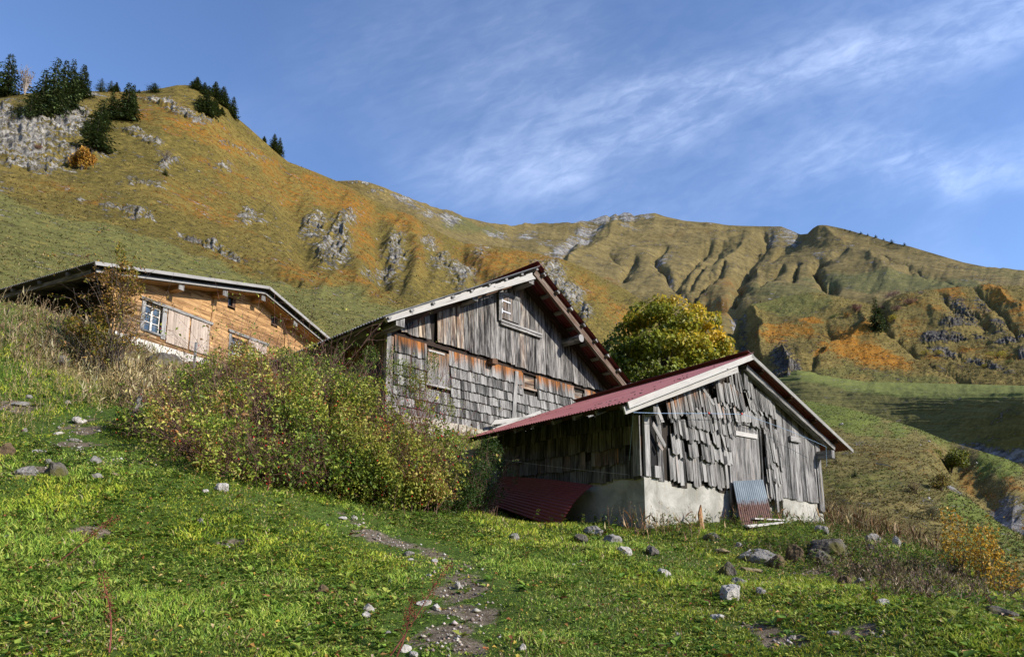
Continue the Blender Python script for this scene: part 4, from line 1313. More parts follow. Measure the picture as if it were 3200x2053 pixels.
# door
mb = MB()
dA = SH.front(c3(1612, 478), .05); dB = SH.front(c3(1785, 518), .05)
du0, du1, dzt = dA[0] + .02, dB[0] + .02, 2.86
n = 5
for i in range(n):
    a = du0 + (du1 - du0) * (i + .5) / n
    mb.plank(F_(a, 1.12), F_(a - .02, dzt - .03), SH.U, SH.N, (du1 - du0) / n * .99, .03, c0=wcol(.47, .13, .18, .12), lift0=.03, lift1=.03)
door = mb.build('door', W_GREY, shed)
mb = MB()
a = SH.front(c3(1662, 540), .09); b_ = SH.front(c3(1785, 562), .09)
mb.plank(F_(*a), F_(*b_), SH.Zv, SH.N, .10, .025, c0=(.95, .1, 0), lift0=.065, lift1=.065)
mb.build('door_batten', W_FASCIA, door)
mb = MB()
mb.plank(F_(du0 - .06, dzt + .03), F_(du1 + .03, dzt + .01), SH.Zv, SH.N, .06, .04, c0=(.3, 0, 0), lift0=.05, lift1=.05)
mb.plank(F_(du0 - .05, 1.0), F_(du0 - .05, dzt), SH.U, SH.N, .06, .04, c0=(.6, 0, 0), lift0=.05, lift1=.05)
mb.plank(F_(du1 + .04, 1.0), F_(du1 + .04, dzt), SH.U, SH.N, .06, .04, c0=(.25, 0, .3), lift0=.05, lift1=.05)
mb.build('door_frame', W_GREY, shed)

# ---- left wall shingles, the wall's shade painted into their colour
mb = MB()
def course(frame, w0, w1, zt_, L, off, side='L', wr=(.10, .2), g=.1, b=0.0, r=.4, skip=.0, dz=.02, tilt=.02, gtop=None, hole=None, mb_=None, kick=.02, jag=.03):
    w = w0
    while w < w1:
        ww = rnd(*wr)
        zz = (zt_(w) if callable(zt_) else zt_) + rnd(-dz, dz)
        if random.random() > skip and not (hole and hole(w + ww / 2, zz - L / 2)):
            shake(mb_ or mb, w + ww / 2, zz, L * rnd(.97, 1.04), ww * .975, off + rnd(0, .006), rnd(-tilt, tilt), kick=kick, frame=frame, side=side, g=g, r=r, b=b, gtop=gtop, jag=jag)
        w += ww
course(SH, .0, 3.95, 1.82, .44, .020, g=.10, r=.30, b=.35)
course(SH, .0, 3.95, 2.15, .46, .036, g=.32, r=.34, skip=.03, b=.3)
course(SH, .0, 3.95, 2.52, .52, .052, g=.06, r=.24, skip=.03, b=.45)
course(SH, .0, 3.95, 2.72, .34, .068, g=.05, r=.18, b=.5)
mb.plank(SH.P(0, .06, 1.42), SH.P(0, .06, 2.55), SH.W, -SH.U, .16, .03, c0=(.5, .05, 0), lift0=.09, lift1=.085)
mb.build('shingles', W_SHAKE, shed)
mb = MB()      # bare plastered bay at the far end of the left wall
mb.plank(SH.P(0, 4.66, .2), SH.P(0, 4.66, 2.5), SH.W, -SH.U, 1.40, .03, lift0=.012, lift1=.012)
mb.build('plaster_bay', plaster_mat('dark_old_render', (.20, .19, .16), (.32, .31, .27), crack=False), shed)

# ---- roof
eL0 = SH.P(tipL[0], -RO, tipL[1])
wE = SH.left(c3(78, 578), .5)
eL1 = SH.P(-.5, wE[0], wE[1])
eR0 = SH.P(tipR[0], -RO, tipR[1]); eR1 = SH.P(tipR[0], SD + .4, tipR[1] - .05)
r0 = SH.P(apx[0], -RO, apx[1])
def zfit(fr, u, w, line):
    # height at (u, w) whose picture falls on a traced line
    (xa, ya), (xb, yb) = line
    best = min(np.linspace(2, 7, 1001), key=lambda z: abs((lambda q: q[1] - (ya + (yb - ya) * (q[0] - xa) / (xb - xa)))(project(fr.P(u, w, z)))))
    return float(best)
zr1 = zfit(SH, apx[0], wE[0], (c3(1747, 85), c3(300, 490)))
0 and print('shed ridge', apx, 'rear', zr1, 'wE', wE, 'tipL', tipL, 'proj', project(SH.P(apx[0], wE[0], zr1)))
r1 = SH.P(apx[0], wE[0], zr1)
G, nL = corrugate(eL0, eL1, r0, r1, .076, .010, 14, sag=lambda u, v: -.035 * np.sin(np.pi * u) * np.sin(np.pi * np.clip(v, 0, 1)))
mbr = MB(); sheet(mbr, G, nL)
rng = random.Random(4)
for i in range(150):       # screw heads
    v_ = rng.choice([.04, .25, .5, .75, .96]) + rng.uniform(-.02, .02)
    u_ = rng.random()
    iu = min(G.shape[0] - 1, int(round((round(u_ * 70) + .25) / 70 * (G.shape[0] - 1)))); iv = v_ * 13
    a0 = G[iu, int(iv)]; a1 = G[iu, min(13, int(iv) + 1)]
    c_ = a0 + (a1 - a0) * (iv - int(iv))
    s_ = .013 if rng.random() < .7 else .02
    tu, tv = nrm(eL1 - eL0), nrm(r0 - eL0)
    q = [c_ + nL * .002 - tu * s_ - tv * s_, c_ + nL * .002 + tu * s_ - tv * s_, c_ + nL * .002 + tu * s_ + tv * s_, c_ + nL * .002 - tu * s_ + tv * s_]
    mbr.hexa(q + [x + nL * .012 for x in q], mi=1)
mbr.build('roof_sheet', [M_RED, M_SCREW], shed)
G, nR = corrugate(eR0, eR1, r0, r1, .076, .010, 8)
mbr = MB(); sheet(mbr, G, nR); mbr.build('roof_sheet', [M_REDOLD], shed)
mb = MB()      # ridge cap
for a_, b2 in ((r0, r1),):
    mb.plank(a_ + SH.N * .01, b2, nrm(eL0 - r0), nL, .30, .006, lift0=.016, lift1=.016)
    mb.plank(a_ + SH.N * .01, b2, nrm(eR0 - r0), nR, .30, .006, lift0=.016, lift1=.016)
mb.build('ridge_cap', M_RED, shed)
# barge boards: two lapped on the left, one on the right
mb = MB()
dL = nrm(r0 - eL0); dR = nrm(r0 - eR0)
perpL = nrm(np.cross(SH.N, dL)); perpL = perpL if perpL[2] > 0 else -perpL
perpR = nrm(np.cross(SH.N, dR)); perpR = perpR if perpR[2] > 0 else -perpR
mb.plank(eL0 - perpL * .065 + dL * .01, r0 - perpL * .065 + dL * .03, perpL, SH.N, .12, .028, c0=(.85, 0, 0), lift0=.012, lift1=.012)
bA = SH.front(c3(1018, 412), RO - .03); bB = SH.front(c3(1672, 172), RO - .03)
mb.plank(F_(*bA, RO - .05), F_(*bB, RO - .05), perpL, SH.N, .135, .03, c0=(.72, .02, 0), j1=.03)
mb.build('barge_board', W_FASCIA, shed)
mb = MB()
mb.plank(eR0 - perpR * .05, r0 - perpR * .05 + dR * .02, perpR, SH.N, .085, .028, c0=(.35, 0, 0), lift0=.012, lift1=.012)
mb.build('barge_board', W_FASCIA, shed)
# rafters / purlins
mb = MB()
for f in (.12, .38, .62, .86):          # purlins under the sheets, ends showing under the right slope
    p = r0 * (1 - f) + eR0 * f - perpR * .085
    mb.beam(p - SH.N * .05, p - SH.N * 5.6, .07, .09, up=perpR, c=wcol(.35, .1, .1, .1))
for f in (.1, .5, .93):
    p = r0 * (1 - f) + eL0 * f - perpL * .075
    mb.beam(p - SH.N * .06, eL1 * f + r1 * (1 - f) - perpL * .075, .07, .09, up=perpL, c=wcol(.25, .1, 0, .1))
mb.build('purlins', W_BROWN, shed)
mb = MB()      # the heavy rafters: one on the wall line of the right slope, one at the ridge
A = F_(*SH.front(c3(2225, 655), .22)); 
for a_, b_, w_, h_, u_, c_ in ((F_(apx[0] + .05, roofz(apx[0]) - .05, .18), F_(tipR[0] - .75, roofz(tipR[0] - .75) - .05, .18), .12, .17, SH.N * -1 + np.array((0, 0, 0.001)), (.4, 0, 0)),
                          (F_(SW - .12, 2.52, .45), F_(SW - .12, 2.52, -.4), .18, .2, (0, 0, 1), (.45, 0, 0)), (F_(.10, 2.62, .25), F_(.10, 2.62, -SD), .14, .14, (0, 0, 1), (.3, 0, 0)),
                          (F_(3.62, 3.62, .10), F_(3.62, 4.08, .10), .17, .17, SH.N, (.3, 0, .2))):
    mb = MB(); mb.beam(a_, b_, w_, h_, up=u_, c=c_); mb.build('beam', W_GREY, shed)
for f in np.linspace(.03, .97, 9):      # rafter tails under the left eave
    q = eL0 * (1 - f) + eL1 * f
    mb = MB(); mb.beam(q + dL * .03 - perpL * .085, q + dL * 1.2 - perpL * .085, .06, .08, up=perpL, c=wcol(.3, .1, 0, .1)); mb.build('rafter', W_GREY, shed)

# =============================== BARN ==========================================
BA = Frame(at(1207, 1310, 16), 44.2)
barn = root('timber_barn', BA.P(0, 0, 3.0), 'big old barn with grey boarded gable above grey and orange shingles, between chalet and shed', 'barn')
BW = 9.25; BD = 9.0; BO = .9
B_ = lambda u, z, o=0: BA.P(u, -o, z)
bL = BA.front(c2(452, 480), BO); bA_ = BA.front(c2(1575, 118), BO); bR = BA.front(c2(2245, 975), BO)
bu = [bL[0], bA_[0], bR[0]]; bz = [bL[1], bA_[1], bR[1]]
broof = lambda u: np.interp(u, bu, bz)
bunder = lambda u: broof(u) - .30
ZF = 5.60          # bottom of the gable boards
mb = MB()
wall_poly(mb, [B_(0, 3.0), B_(BW, 3.0), B_(BW, bunder(BW)), B_(bA_[0], bunder(bA_[0])), B_(0, bunder(0))], BA.W, c=(.3, 0, .5))
wall_poly(mb, [BA.P(0, 0, 3), BA.P(0, BD, 3), BA.P(0, BD, 5.6), BA.P(0, 0, 5.6)], BA.U, c=(.3, 0, .5))
wall_poly(mb, [BA.P(BW, 0, 3), BA.P(BW, BD, 3), BA.P(BW, BD, bunder(BW)), BA.P(BW, 0, bunder(BW))], -BA.U, c=(.3, 0, .5))
wall_poly(mb, [BA.P(0, BD, 3), BA.P(BW, BD, 3), BA.P(BW, BD, bunder(BW)), BA.P(bA_[0], BD, bunder(bA_[0])), BA.P(0, BD, bunder(0))], -BA.W, c=(.3, 0, .5))
mb.build('wall', W_DARK, barn)
# gable boards
mb = MB()
u = .28
gap = BA.front(c2(825, 500), .1)[0]
i = 0
while u < BW + .2:
    w = rnd(.17, .27)
    uc = u + w / 2
    ztop = bunder(uc) + .05
    zb = ZF + rnd(-.02, .03) + (-.03 if uc > 4.4 else 0)
    if abs(uc - gap) < .13:
        u += w; continue
    if abs(uc - 4.05) > 9: pass
    warm = .40 * (1 - sstep(np.array([uc]), 1.2, 4.4)[0]) + (.30 if 4.3 < uc < 5.2 else 0)
    col = wcol(.36 + (.06 if uc > 3.2 else .0), .24, warm, .22)
    if ztop > zb + .1:
        mb.plank(B_(uc, zb), B_(uc, ztop), BA.U, BA.N, w * .93, .026, c0=col, c1=(col[0], max(0, col[1] + .05), col[2]), lift0=.10 + rnd(0, .02), lift1=.03, j0=.03)
    u += w
mb.build('gable_boards', wood_mat('barn_gable_boards', (.014, .013, .014), (.33, .315, .30), (.26, .14, .07), (.60, .50, .37), grain=34, contrast=2.0), barn)
# hatch in the gable
hA = BA.front(c2(1278, 300), .08); hB = BA.front(c2(1400, 350), .08); hC = BA.front(c2(1272, 492), .08)
mb = MB()
hu0, hu1, hz0, hz1 = hA[0] + .05, hB[0] + .02, hC[1] + .02, hA[1] - .1
for k in range(3):
    a = hu0 + (hu1 - hu0) * (k + .5) / 3
    mb.plank(B_(a, hz0), B_(a, hz1), BA.U, BA.N, (hu1 - hu0) / 3 * .97, .03, c0=wcol(.35, .15, .40, .2), lift0=.135, lift1=.13)
hatch = mb.build('hatch', W_GREY, barn)
mb = MB()
M_HINGE = plain('bare_steel_hinge', (.5, .5, .52), .4, .5)
for zz in (hz0 + .22, hz1 - .18):
    mb = MB()
    mb.plank(B_(hu0 - .02, zz), B_(hu0 + .36, zz + .0), BA.Zv, BA.N, .035, .012, lift0=.165, lift1=.165)
    mb.plank(B_(hu0 + .0, zz - .08), B_(hu0 + .0, zz + .08), BA.U, BA.N, .03, .012, lift0=.166, lift1=.166)
    mb.build('hinge', M_HINGE, hatch)
mb = MB()
mb.plank(B_(hu0 - .06, hz0 - .1), B_(hu0 - .06, hz1 + .16), BA.U, BA.N, .12, .04, c0=(.5, .1, 0), lift0=.13, lift1=.13)
mb.plank(B_(hu1 + .05, hz0 - .05), B_(hu1 + .05, hz1 + .10), BA.U, BA.N, .08, .04, c0=(.5, .0, 0), lift0=.13, lift1=.13)
mb.plank(B_(hu0 - .04, hz1 + .06), B_(hu1 + .08, hz1 + .05), BA.Zv, BA.N, .12, .03, c0=(.45, .0, 0), lift0=.14, lift1=.14)
sB = BA.front(c2(1575, 590), .1)
for dz_ in (0.0, -.09):
    mb.plank(B_(hu0 - .05, hz0 - .09 + dz_), B_(sB[0], hz0 - .09 + dz_), BA.Zv, BA.N, .06, .06, c0=(.62, .0, 0), lift0=.13, lift1=.13)
mb.build('hatch_frame', W_GREY, barn)
# beam below the boards, blackened to paint the shadow line there
mb = MB()
mb.beam(B_(-.05, ZF - .06, .0), B_(BW + .1, ZF - .08, .0), .12, .12, c=(.05, .1, .7))
pb = BA.front(c2(1235, 785), .2)
mb.beam(B_(pb[0], ZF - .13, .30), B_(pb[0], ZF - .13, -.3), .20, .15, c=(.5, .2, 0))
mb.build('floor_beam_shadow_line', W_BROWN, barn)
# lower shingles
mb = MB()
openings = []
def opq(x0, y0, x1, y1):
    a = BA.front(c2(x0, y0), .05); b2 = BA.front(c2(x1, y1), .05)
    openings.append((a[0], b2[0], b2[1], a[1])); return openings[-1]
sh1 = opq(768, 700, 915, 985)
w1 = opq(1450, 900, 1540, 1005)
w2 = opq(1810, 1010, 1882, 1078)
hole = lambda u, z: any(a - .02 < u < b2 + .02 and c - .12 < z < d + .05 for a, b2, c, d in openings)
zs = [5.50, 5.10, 4.82, 4.56, 4.30, 4.04, 3.80, 3.58]
for k in range(len(zs) - 1, -1, -1):
    L = (.44 if k == 0 else .34)
    course(BA, .12, BW, zs[k], L, .014 + .012 * (len(zs) - k) * .35, side='F', wr=(.07, .14), g=(.10 if k == 0 else (.10 if k == 1 else .0)), gtop=(.85 if k == 0 else None), r=(.40 if k < 2 else .40), dz=.004, tilt=.008, hole=hole, kick=.045, jag=.02)
mb.plank(B_(.04, 3.3), B_(.04, 5.45), BA.U, BA.N, .15, .035, c0=(.4, .1, 0), c1=(.4, .5, 0), lift0=.03, lift1=.02)
# batten post mid wall
a = BA.front(c2(1405, 870), .1); b2 = BA.front(c2(1385, 1215), .1)
mb.plank(B_(b2[0] - .02, b2[1]), B_(a[0], a[1]), BA.U, BA.N, .14, .05, c0=(.75, 0, 0), c1=(.7, .2, 0), lift0=.07, lift1=.07)
mb.plank(B_(a[0] + .22, a[1] - .65), B_(a[0] + .22, a[1] + .02), BA.U, BA.N, .17, .03, c0=(.5, .1, 0), c1=(.5, .9, 0), lift0=.06, lift1=.05)
mb.build('shingles', W_SHAKE, barn)
# shutter door and boarded windows
mb = MB()
for k in range(4):
    a = sh1[0] + (sh1[1] - sh1[0]) * (k + .5) / 4
    mb.plank(B_(a, sh1[2]), B_(a, sh1[3] - .03), BA.U, BA.N, (sh1[1] - sh1[0]) / 4 * .97, .03, c0=wcol(.45, .15, .12, .1), c1=(.5, .75, 0), lift0=.05, lift1=.05)
shutter = mb.build('shutter', W_GREY, barn)
mb = MB(); mb.plank(B_(sh1[0], sh1[3] - .08), B_(sh1[0] + .55, sh1[3] - .08), BA.Zv, BA.N, .05, .02, c0=(.8, .1, 0), lift0=.085, lift1=.085); mb.build('strap', W_FASCIA, shutter)
mb = MB(); mb.plank(B_(sh1[1] + .05, sh1[2] - .02), B_(sh1[1] + .05, sh1[3] + .04), BA.U, BA.N, .08, .03, c0=(.1, 0, 1), lift0=.03, lift1=.03)
mb.plank(B_(sh1[0] - .05, sh1[2] - .04), B_(sh1[1] + .05, sh1[2] - .04), BA.Zv, BA.N, .06, .05, c0=(.8, 0, 0), lift0=.05, lift1=.05)
mb.build('shutter_frame', W_GREY, barn)
for wi in (w1, w2):
    mb = MB()
    for k in range(2):
        z_ = wi[2] + (wi[3] - wi[2]) * (k + .5) / 2
        mb.plank(B_(wi[0] + .03, z_), B_(wi[1] - .03, z_), BA.Zv, BA.N, (wi[3] - wi[2]) / 2 * .98, .02, c0=wcol(.35, .1, .55, .1), lift0=.01, lift1=.01)
    wo = mb.build('boarded_window', W_GREY, barn)
    mb = MB()
    mb.plank(B_(wi[0] - .03, wi[2] - .02), B_(wi[1] + .03, wi[2] - .02), BA.Zv, BA.N, .05, .07, c0=(.7, .5, 0), lift0=.02, lift1=.02)
    mb.plank(B_(wi[1] + .0, wi[2]), B_(wi[1] + .0, wi[3]), BA.U, BA.N, .06, .07, c0=(.3, .3, 0), lift0=.02, lift1=.02)
    mb.plank(B_(wi[0] - .0, wi[2]), B_(wi[0] - .0, wi[3]), BA.U, BA.N, .06, .07, c0=(.5, .6, 0), lift0=.02, lift1=.02)
    mb.build('window_frame', W_GREY, wo)
# left wall (its shade also darkened into the wood colour): boards above, shingles under, window-like brown bay
mb = MB()
w = .05
while w < BD:
    ww = rnd(.14, .24)
    bay = .7 < w < 1.9
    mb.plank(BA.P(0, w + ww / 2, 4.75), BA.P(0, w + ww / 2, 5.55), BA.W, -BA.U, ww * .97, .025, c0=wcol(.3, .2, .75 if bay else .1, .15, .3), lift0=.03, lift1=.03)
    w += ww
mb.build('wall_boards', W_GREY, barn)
mb = MB()
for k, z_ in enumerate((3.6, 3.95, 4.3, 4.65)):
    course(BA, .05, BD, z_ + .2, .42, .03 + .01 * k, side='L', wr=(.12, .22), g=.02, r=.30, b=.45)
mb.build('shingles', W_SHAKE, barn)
mb = MB()      # corner post
mb.beam(BA.P(-.03, -.0, 3.2), BA.P(-.03, -.0, 5.55), .13, .13, up=BA.N, c=(.5, .3, 0))
mb.build('corner_post', W_GREY, barn)
# rubble footing
mb = MB()
rg = random.Random(5)
def stone(mb, c, s, rg, mi=0, U=BA.U, W=BA.W):
    pts = []
    for dz in (-1, 1):
        for a, b3 in ((-1, -1), (1, -1), (1, 1), (-1, 1)):
            pts.append(np.asarray(c) + U * a * s[0] * rg.uniform(.75, 1.1) / 2 + W * b3 * s[1] * rg.uniform(.8, 1.05) / 2 + np.array((0, 0, dz * s[2] * rg.uniform(.75, 1.1) / 2)))
    mb.hexa(pts, mi=mi)
for row in range(3):
    u = -.1
    while u < 4.4:
        w_ = rg.uniform(.2, .5)
        stone(mb, BA.P(u + w_ / 2, rg.uniform(-.06, .02) - .02 * row, 3.38 - .22 * row + rg.uniform(-.02, .02)), (w_, .3, .22), rg)
        u += w_ * 1.02
mb.build('stone_footing', M_STONE, barn)
# roof
we = BA.left(c2(60, 640), -bL[0])
zback = we[1] - (we[0] + BO) * 0 
slope_e = (we[1] - bL[1]) / (we[0] + BO)
E0 = BA.P(bL[0], -BO, bL[1]); E1 = BA.P(bL[0], BD + .3, bL[1] + slope_e * (BD + .3 + BO))
X0 = BA.P(bR[0], -BO, bR[1]); X1 = BA.P(bR[0], BD + .3, bR[1])
Q0 = BA.P(bA_[0], -BO, bA_[1]); Q1 = BA.P(bA_[0], BD + .3, bA_[1])
G, nBL = corrugate(E0, E1, Q0, Q1, .12, .022, 6, per=6)
mbr = MB(); sheet(mbr, G, nBL); mbr.build('roof_sheet', M_TIN, barn)
G, nBR = corrugate(X0, X1, Q0, Q1, .12, .022, 6, per=6)
mbr = MB(); sheet(mbr, G, nBR); mbr.build('roof_sheet', M_REDOLD, barn)
mb = MB()
mb.plank(Q0 + BA.N * .02, Q1, nrm(E0 - Q0), nBL, .34, .006, lift0=.03, lift1=.03)
mb.plank(Q0 + BA.N * .02, Q1, nrm(X0 - Q0), nBR, .34, .006, lift0=.03, lift1=.03)
mb.build('ridge_cap', M_REDOLD, barn)
dBL = nrm(Q0 - E0); dBR = nrm(Q0 - X0)
pL = nrm(np.cross(BA.N, dBL)); pL = pL if pL[2] > 0 else -pL
pR = nrm(np.cross(BA.N, dBR)); pR = pR if pR[2] > 0 else -pR
# battens carried under the sheet: their ends show along both rakes
mb = MB()
for f in np.linspace(.03, .97, 9):
    p = Q0 * (1 - f) + E0 * f - pL * .065
    mb.beam(p + BA.N * .0, p - BA.N * (BD + 1.0), .10, .06, up=pL, c=wcol(.45, .1, 0, .1))
for f in np.linspace(.05, .97, 8):
    p = Q0 * (1 - f) + X0 * f - pR * .065
    mb.beam(p + BA.N * .0, p - BA.N * (BD + 1.0), .12, .07, up=pR, c=wcol(.5, .1, 0, .1))
mb.build('battens', W_GREY, barn)
# pale notched flying rafter on the left slope
mb = MB()
ra = BA.front(c2(455, 492), BO - .14); rb2 = BA.front(c2(1510, 190), BO - .14)
pa_ = B_(*ra, BO - .14) ; pb_ = B_(*rb2, BO - .14)
mb.plank(pa_ - pL * .03, pb_ - pL * .03, pL, BA.N, .17, .09, c0=(.75, .0, 0), j0=.2, j1=.15)
for f in np.linspace(.08, .97, 10):
    q = pa_ * (1 - f) + pb_ * f + pL * .06
    mb.plank(q - dBL * rnd(.1, .2), q + dBL * rnd(.08, .2), pL, BA.N, rnd(.02, .045), .088, c0=(.75, 0, 0), lift0=.001, lift1=.001)
mb.build('barge_rafter', W_FASCIA, barn)
mb = MB()
for o_, dn, cc in ((BO - .18, .20, (.35, .5, 0)), (.15, .22, (.1, .1, .4))):
    s_ = Q0 - BA.N * (BO - o_) - pR * dn; e_ = X0 - BA.N * (BO - o_) - pR * dn
    mb.beam(s_, e_ + dBR * .05, .10, .20, up=pR, c=cc)
mb.beam(Q0 - BA.N * (BO - .15) - pL * .2, E0 - BA.N * (BO - .15) - pL * .2, .10, .18, up=pL, c=(.3, .1, .3))
mb.build('rafters', W_BROWN, barn)
mb = MB()      # purlin ends
def pur(frame, fr, px, off, sz, L=1.4, mbx=None, c=(.45, 0, 0), dz=0):
    a = frame.front(px, off)
    (mbx or mb).beam(frame.P(a[0], -off, a[1] + dz), frame.P(a[0], -off + L, a[1] + dz), sz, sz * 1.05, c=c)
pur(BA, B_, c2(1512, 218), BO - .12, .22); mb.build('purlin', W_GREY, barn); mb = MB()
pur(BA, B_, c2(1110, 340), BO - .25, .20); mb.build('purlin', W_GREY, barn); mb = MB()
pur(BA, B_, c2(575, 512), BO - .12, .25, L=BD); mb.build('purlin', W_GREY, barn); mb = MB()
a = BA.front(c2(1868, 632), BO - .1)
mb.tube([BA.P(a[0], -(BO - .1), a[1]), BA.P(a[0], 1.0, a[1])], [.13, .13], n=10, c=(.45, 0, 0))
mb.build('purlin', W_GREY, barn)

# =============================== CHALET ========================================
CH = Frame(at(*c1(735, 640), 22), 25.3)
chalet = root('log_chalet', CH.P(0, 0, 7.0), 'chalet of honey coloured boards with white framed windows, uphill on the left', 'chalet')
CW = 13.0; CD = 9.0; CO = .95
C_ = lambda u, z, o=0: CH.P(u, -o, z)
cL = CH.front(c1(640, 168), CO); cA = CH.front(c1(1825, 338), CO); cR = CH.front(c1(2222, 675), CO)
slope_r = (cA[1] - cR[1]) / (cR[0] - cA[0])
cRu = 2 * cA[0] - cL[0]
croof = lambda u: np.interp(u, [cL[0], cA[0], cRu], [cL[1], cA[1], cA[1] - slope_r * (cRu - cA[0])])
cunder = lambda u: croof(u) - .34
CZ0 = 7.75
wins = []
def cw(x0, y0, x1, y1):
    a = CH.front(z3(x0, y0)); b2 = CH.front(z3(x1, y1)); return a, b2
g1a = CH.front(z3(860, 520)); g1b = CH.front(z3(1120, 640)); g1c = CH.front(z3(1070, 1060))
WIN1 = (g1a[0] - .03, g1b[0] + .12, g1c[1], g1a[1])
g2a = CH.front(z4(400, 1095)); g2b = CH.front(z4(600, 1160)); 
WIN2 = (g2a[0], g2b[0] + .12, g2a[1] - 1.05, g2a[1])
s1 = CH.front(z4(335, 400)); s1b = CH.front(z4(455, 625)); SW1 = (s1[0], s1b[0], s1b[1], s1[1])
s2 = CH.front(z4(1075, 730)); s2b = CH.front(z4(1180, 930)); SW2 = (s2[0], s2b[0], s2b[1], s2[1])
CHO = [WIN1, WIN2, SW1, SW2]
mb = MB()
wall_poly(mb, [C_(0, 6.9, -.13), C_(CW, 6.9, -.13), C_(CW, cunder(CW), -.13), C_(cA[0], cunder(cA[0]), -.13), C_(0, cunder(0), -.13)], CH.W, c=(.2, 0, .9))
wall_poly(mb, [CH.P(0, 0, 6.9), CH.P(0, CD, 6.9), CH.P(0, CD, 9.6), CH.P(0, 0, 9.6)], CH.U, c=(.2, 0, .6))
wall_poly(mb, [CH.P(CW, 0, 6.9), CH.P(CW, CD, 6.9), CH.P(CW, CD, 9.4), CH.P(CW, 0, 9.4)], -CH.U, c=(.2, 0, .6))
wall_poly(mb, [CH.P(0, CD, 6.9), CH.P(CW, CD, 6.9), CH.P(CW, CD, cunder(CW)), CH.P(cA[0], CD, cunder(cA[0])), CH.P(0, CD, cunder(0))], -CH.W, c=(.2, 0, .6))
mb.build('wall', W_DARK, chalet)
# clapboards, laid between openings, every length a board of its own
mb = MB()
z = 7.74
bh = .165
while z < 11.6:
    # span below the roof at this height
    ua = 0.0; ub = CW
    if z > cunder(0): ua = float(np.interp(z, [cunder(0), cunder(cA[0])], [0, cA[0]]))
    if z > cunder(CW): ub = float(np.interp(-z, [-cunder(cA[0]), -cunder(CW)], [cA[0], CW]))
    if ub - ua < .3: break
    segs = [(ua, ub)]
    for (a, b2, c, d) in CHO:
        if c - .02 < z + bh * .6 and z + bh * .4 < d:
            ns = []
            for (p, q) in segs:
                if b2 <= p or a >= q: ns.append((p, q)); continue
                if a > p: ns.append((p, a))
                if b2 < q: ns.append((b2, q))
            segs = ns
    for (p, q) in segs:
        u = p
        while u < q - .02:
            L = min(q - u, rnd(.9, 3.2))
            if q - (u + L) < .3: L = q - u
            warm = .12 + (.30 if z < 9.0 else 0) * (1 if u > 4.3 else .5) + (.35 if u < 1.1 and z < 9.2 else 0)
            c = wcol(.50 + .14 * min(1, (z - 8.8) / 2), .30, warm, .2)
            mb.plank(C_(u + .004, z + bh / 2), C_(u + L - .004, z + bh / 2), CH.Zv, CH.N, bh * 1.0, .028, c0=c, lift0=.01 + rnd(0, .012), lift1=.01 + rnd(0, .012))
            # bevel: thin shadowing lip at the lower edge
            mb.plank(C_(u + .004, z + .02), C_(u + L - .004, z + .02), CH.Zv, CH.N, .04, .012, c0=(max(0, c[0] - .05), c[1], 0), lift0=.042, lift1=.042)
            u += L
    z += bh
mb.build('cladding', W_HONEY, chalet)
k1 = CH.front(c1(1460, 420), .05); k1b = CH.front(c1(1430, 600), .05)
k2 = CH.front(c1(1940, 620), .05)
for a_, b_, r_ in ((C_(k1b[0] + .02, 9.30), C_(k1[0] + .02, cunder(k1[0])), .75), (C_(k2[0], 7.9), C_(k2[0], cunder(k2[0])), .72), (C_(.06, 7.5), C_(.06, cunder(0)), .95)):
    mb = MB(); mb.plank(a_, b_, CH.U, CH.N, .14, .03, c0=(r_, .1, 0), lift0=.06, lift1=.06)
    mb.build('cover_strip', W_HONEY, chalet)
# foundations
mb = MB()
G_ = [C_(-.03, 7.3, .06), C_(CW, 7.3, .06), C_(CW, 7.74, .06), C_(-.03, 7.74, .06)]
mb.poly(G_); mb.poly([C_(-.03, 7.74, .06), C_(CW, 7.74, .06), C_(CW, 7.74, -.1), C_(-.03, 7.74, -.1)])
mb.poly([C_(-.03, 6.5, .06), C_(CW, 6.5, .06), C_(CW, 7.3, .06), C_(-.03, 7.3, .06)])
mb.build('foundation', plaster_mat('white_limewash', (.55, .53, .48), (.75, .73, .68)), chalet)
# dark lintels
for xa, xb in (((770, 430, z3), (2005, 895, z3)), ((355, 990, z4), (1045, 1265, z4))):
    a = CH.front(xa[2](xa[0], xa[1]), .08); b2 = CH.front(xb[2](xb[0], xb[1]), .08)
    mb = MB(); mb.plank(C_(a[0], (a[1] + b2[1]) / 2), C_(b2[0], (a[1] + b2[1]) / 2), CH.Zv, CH.N, .11, .07, c0=(.5, 0, 0), lift0=.05, lift1=.05)
    mb.build('lintel', W_GREY, chalet)
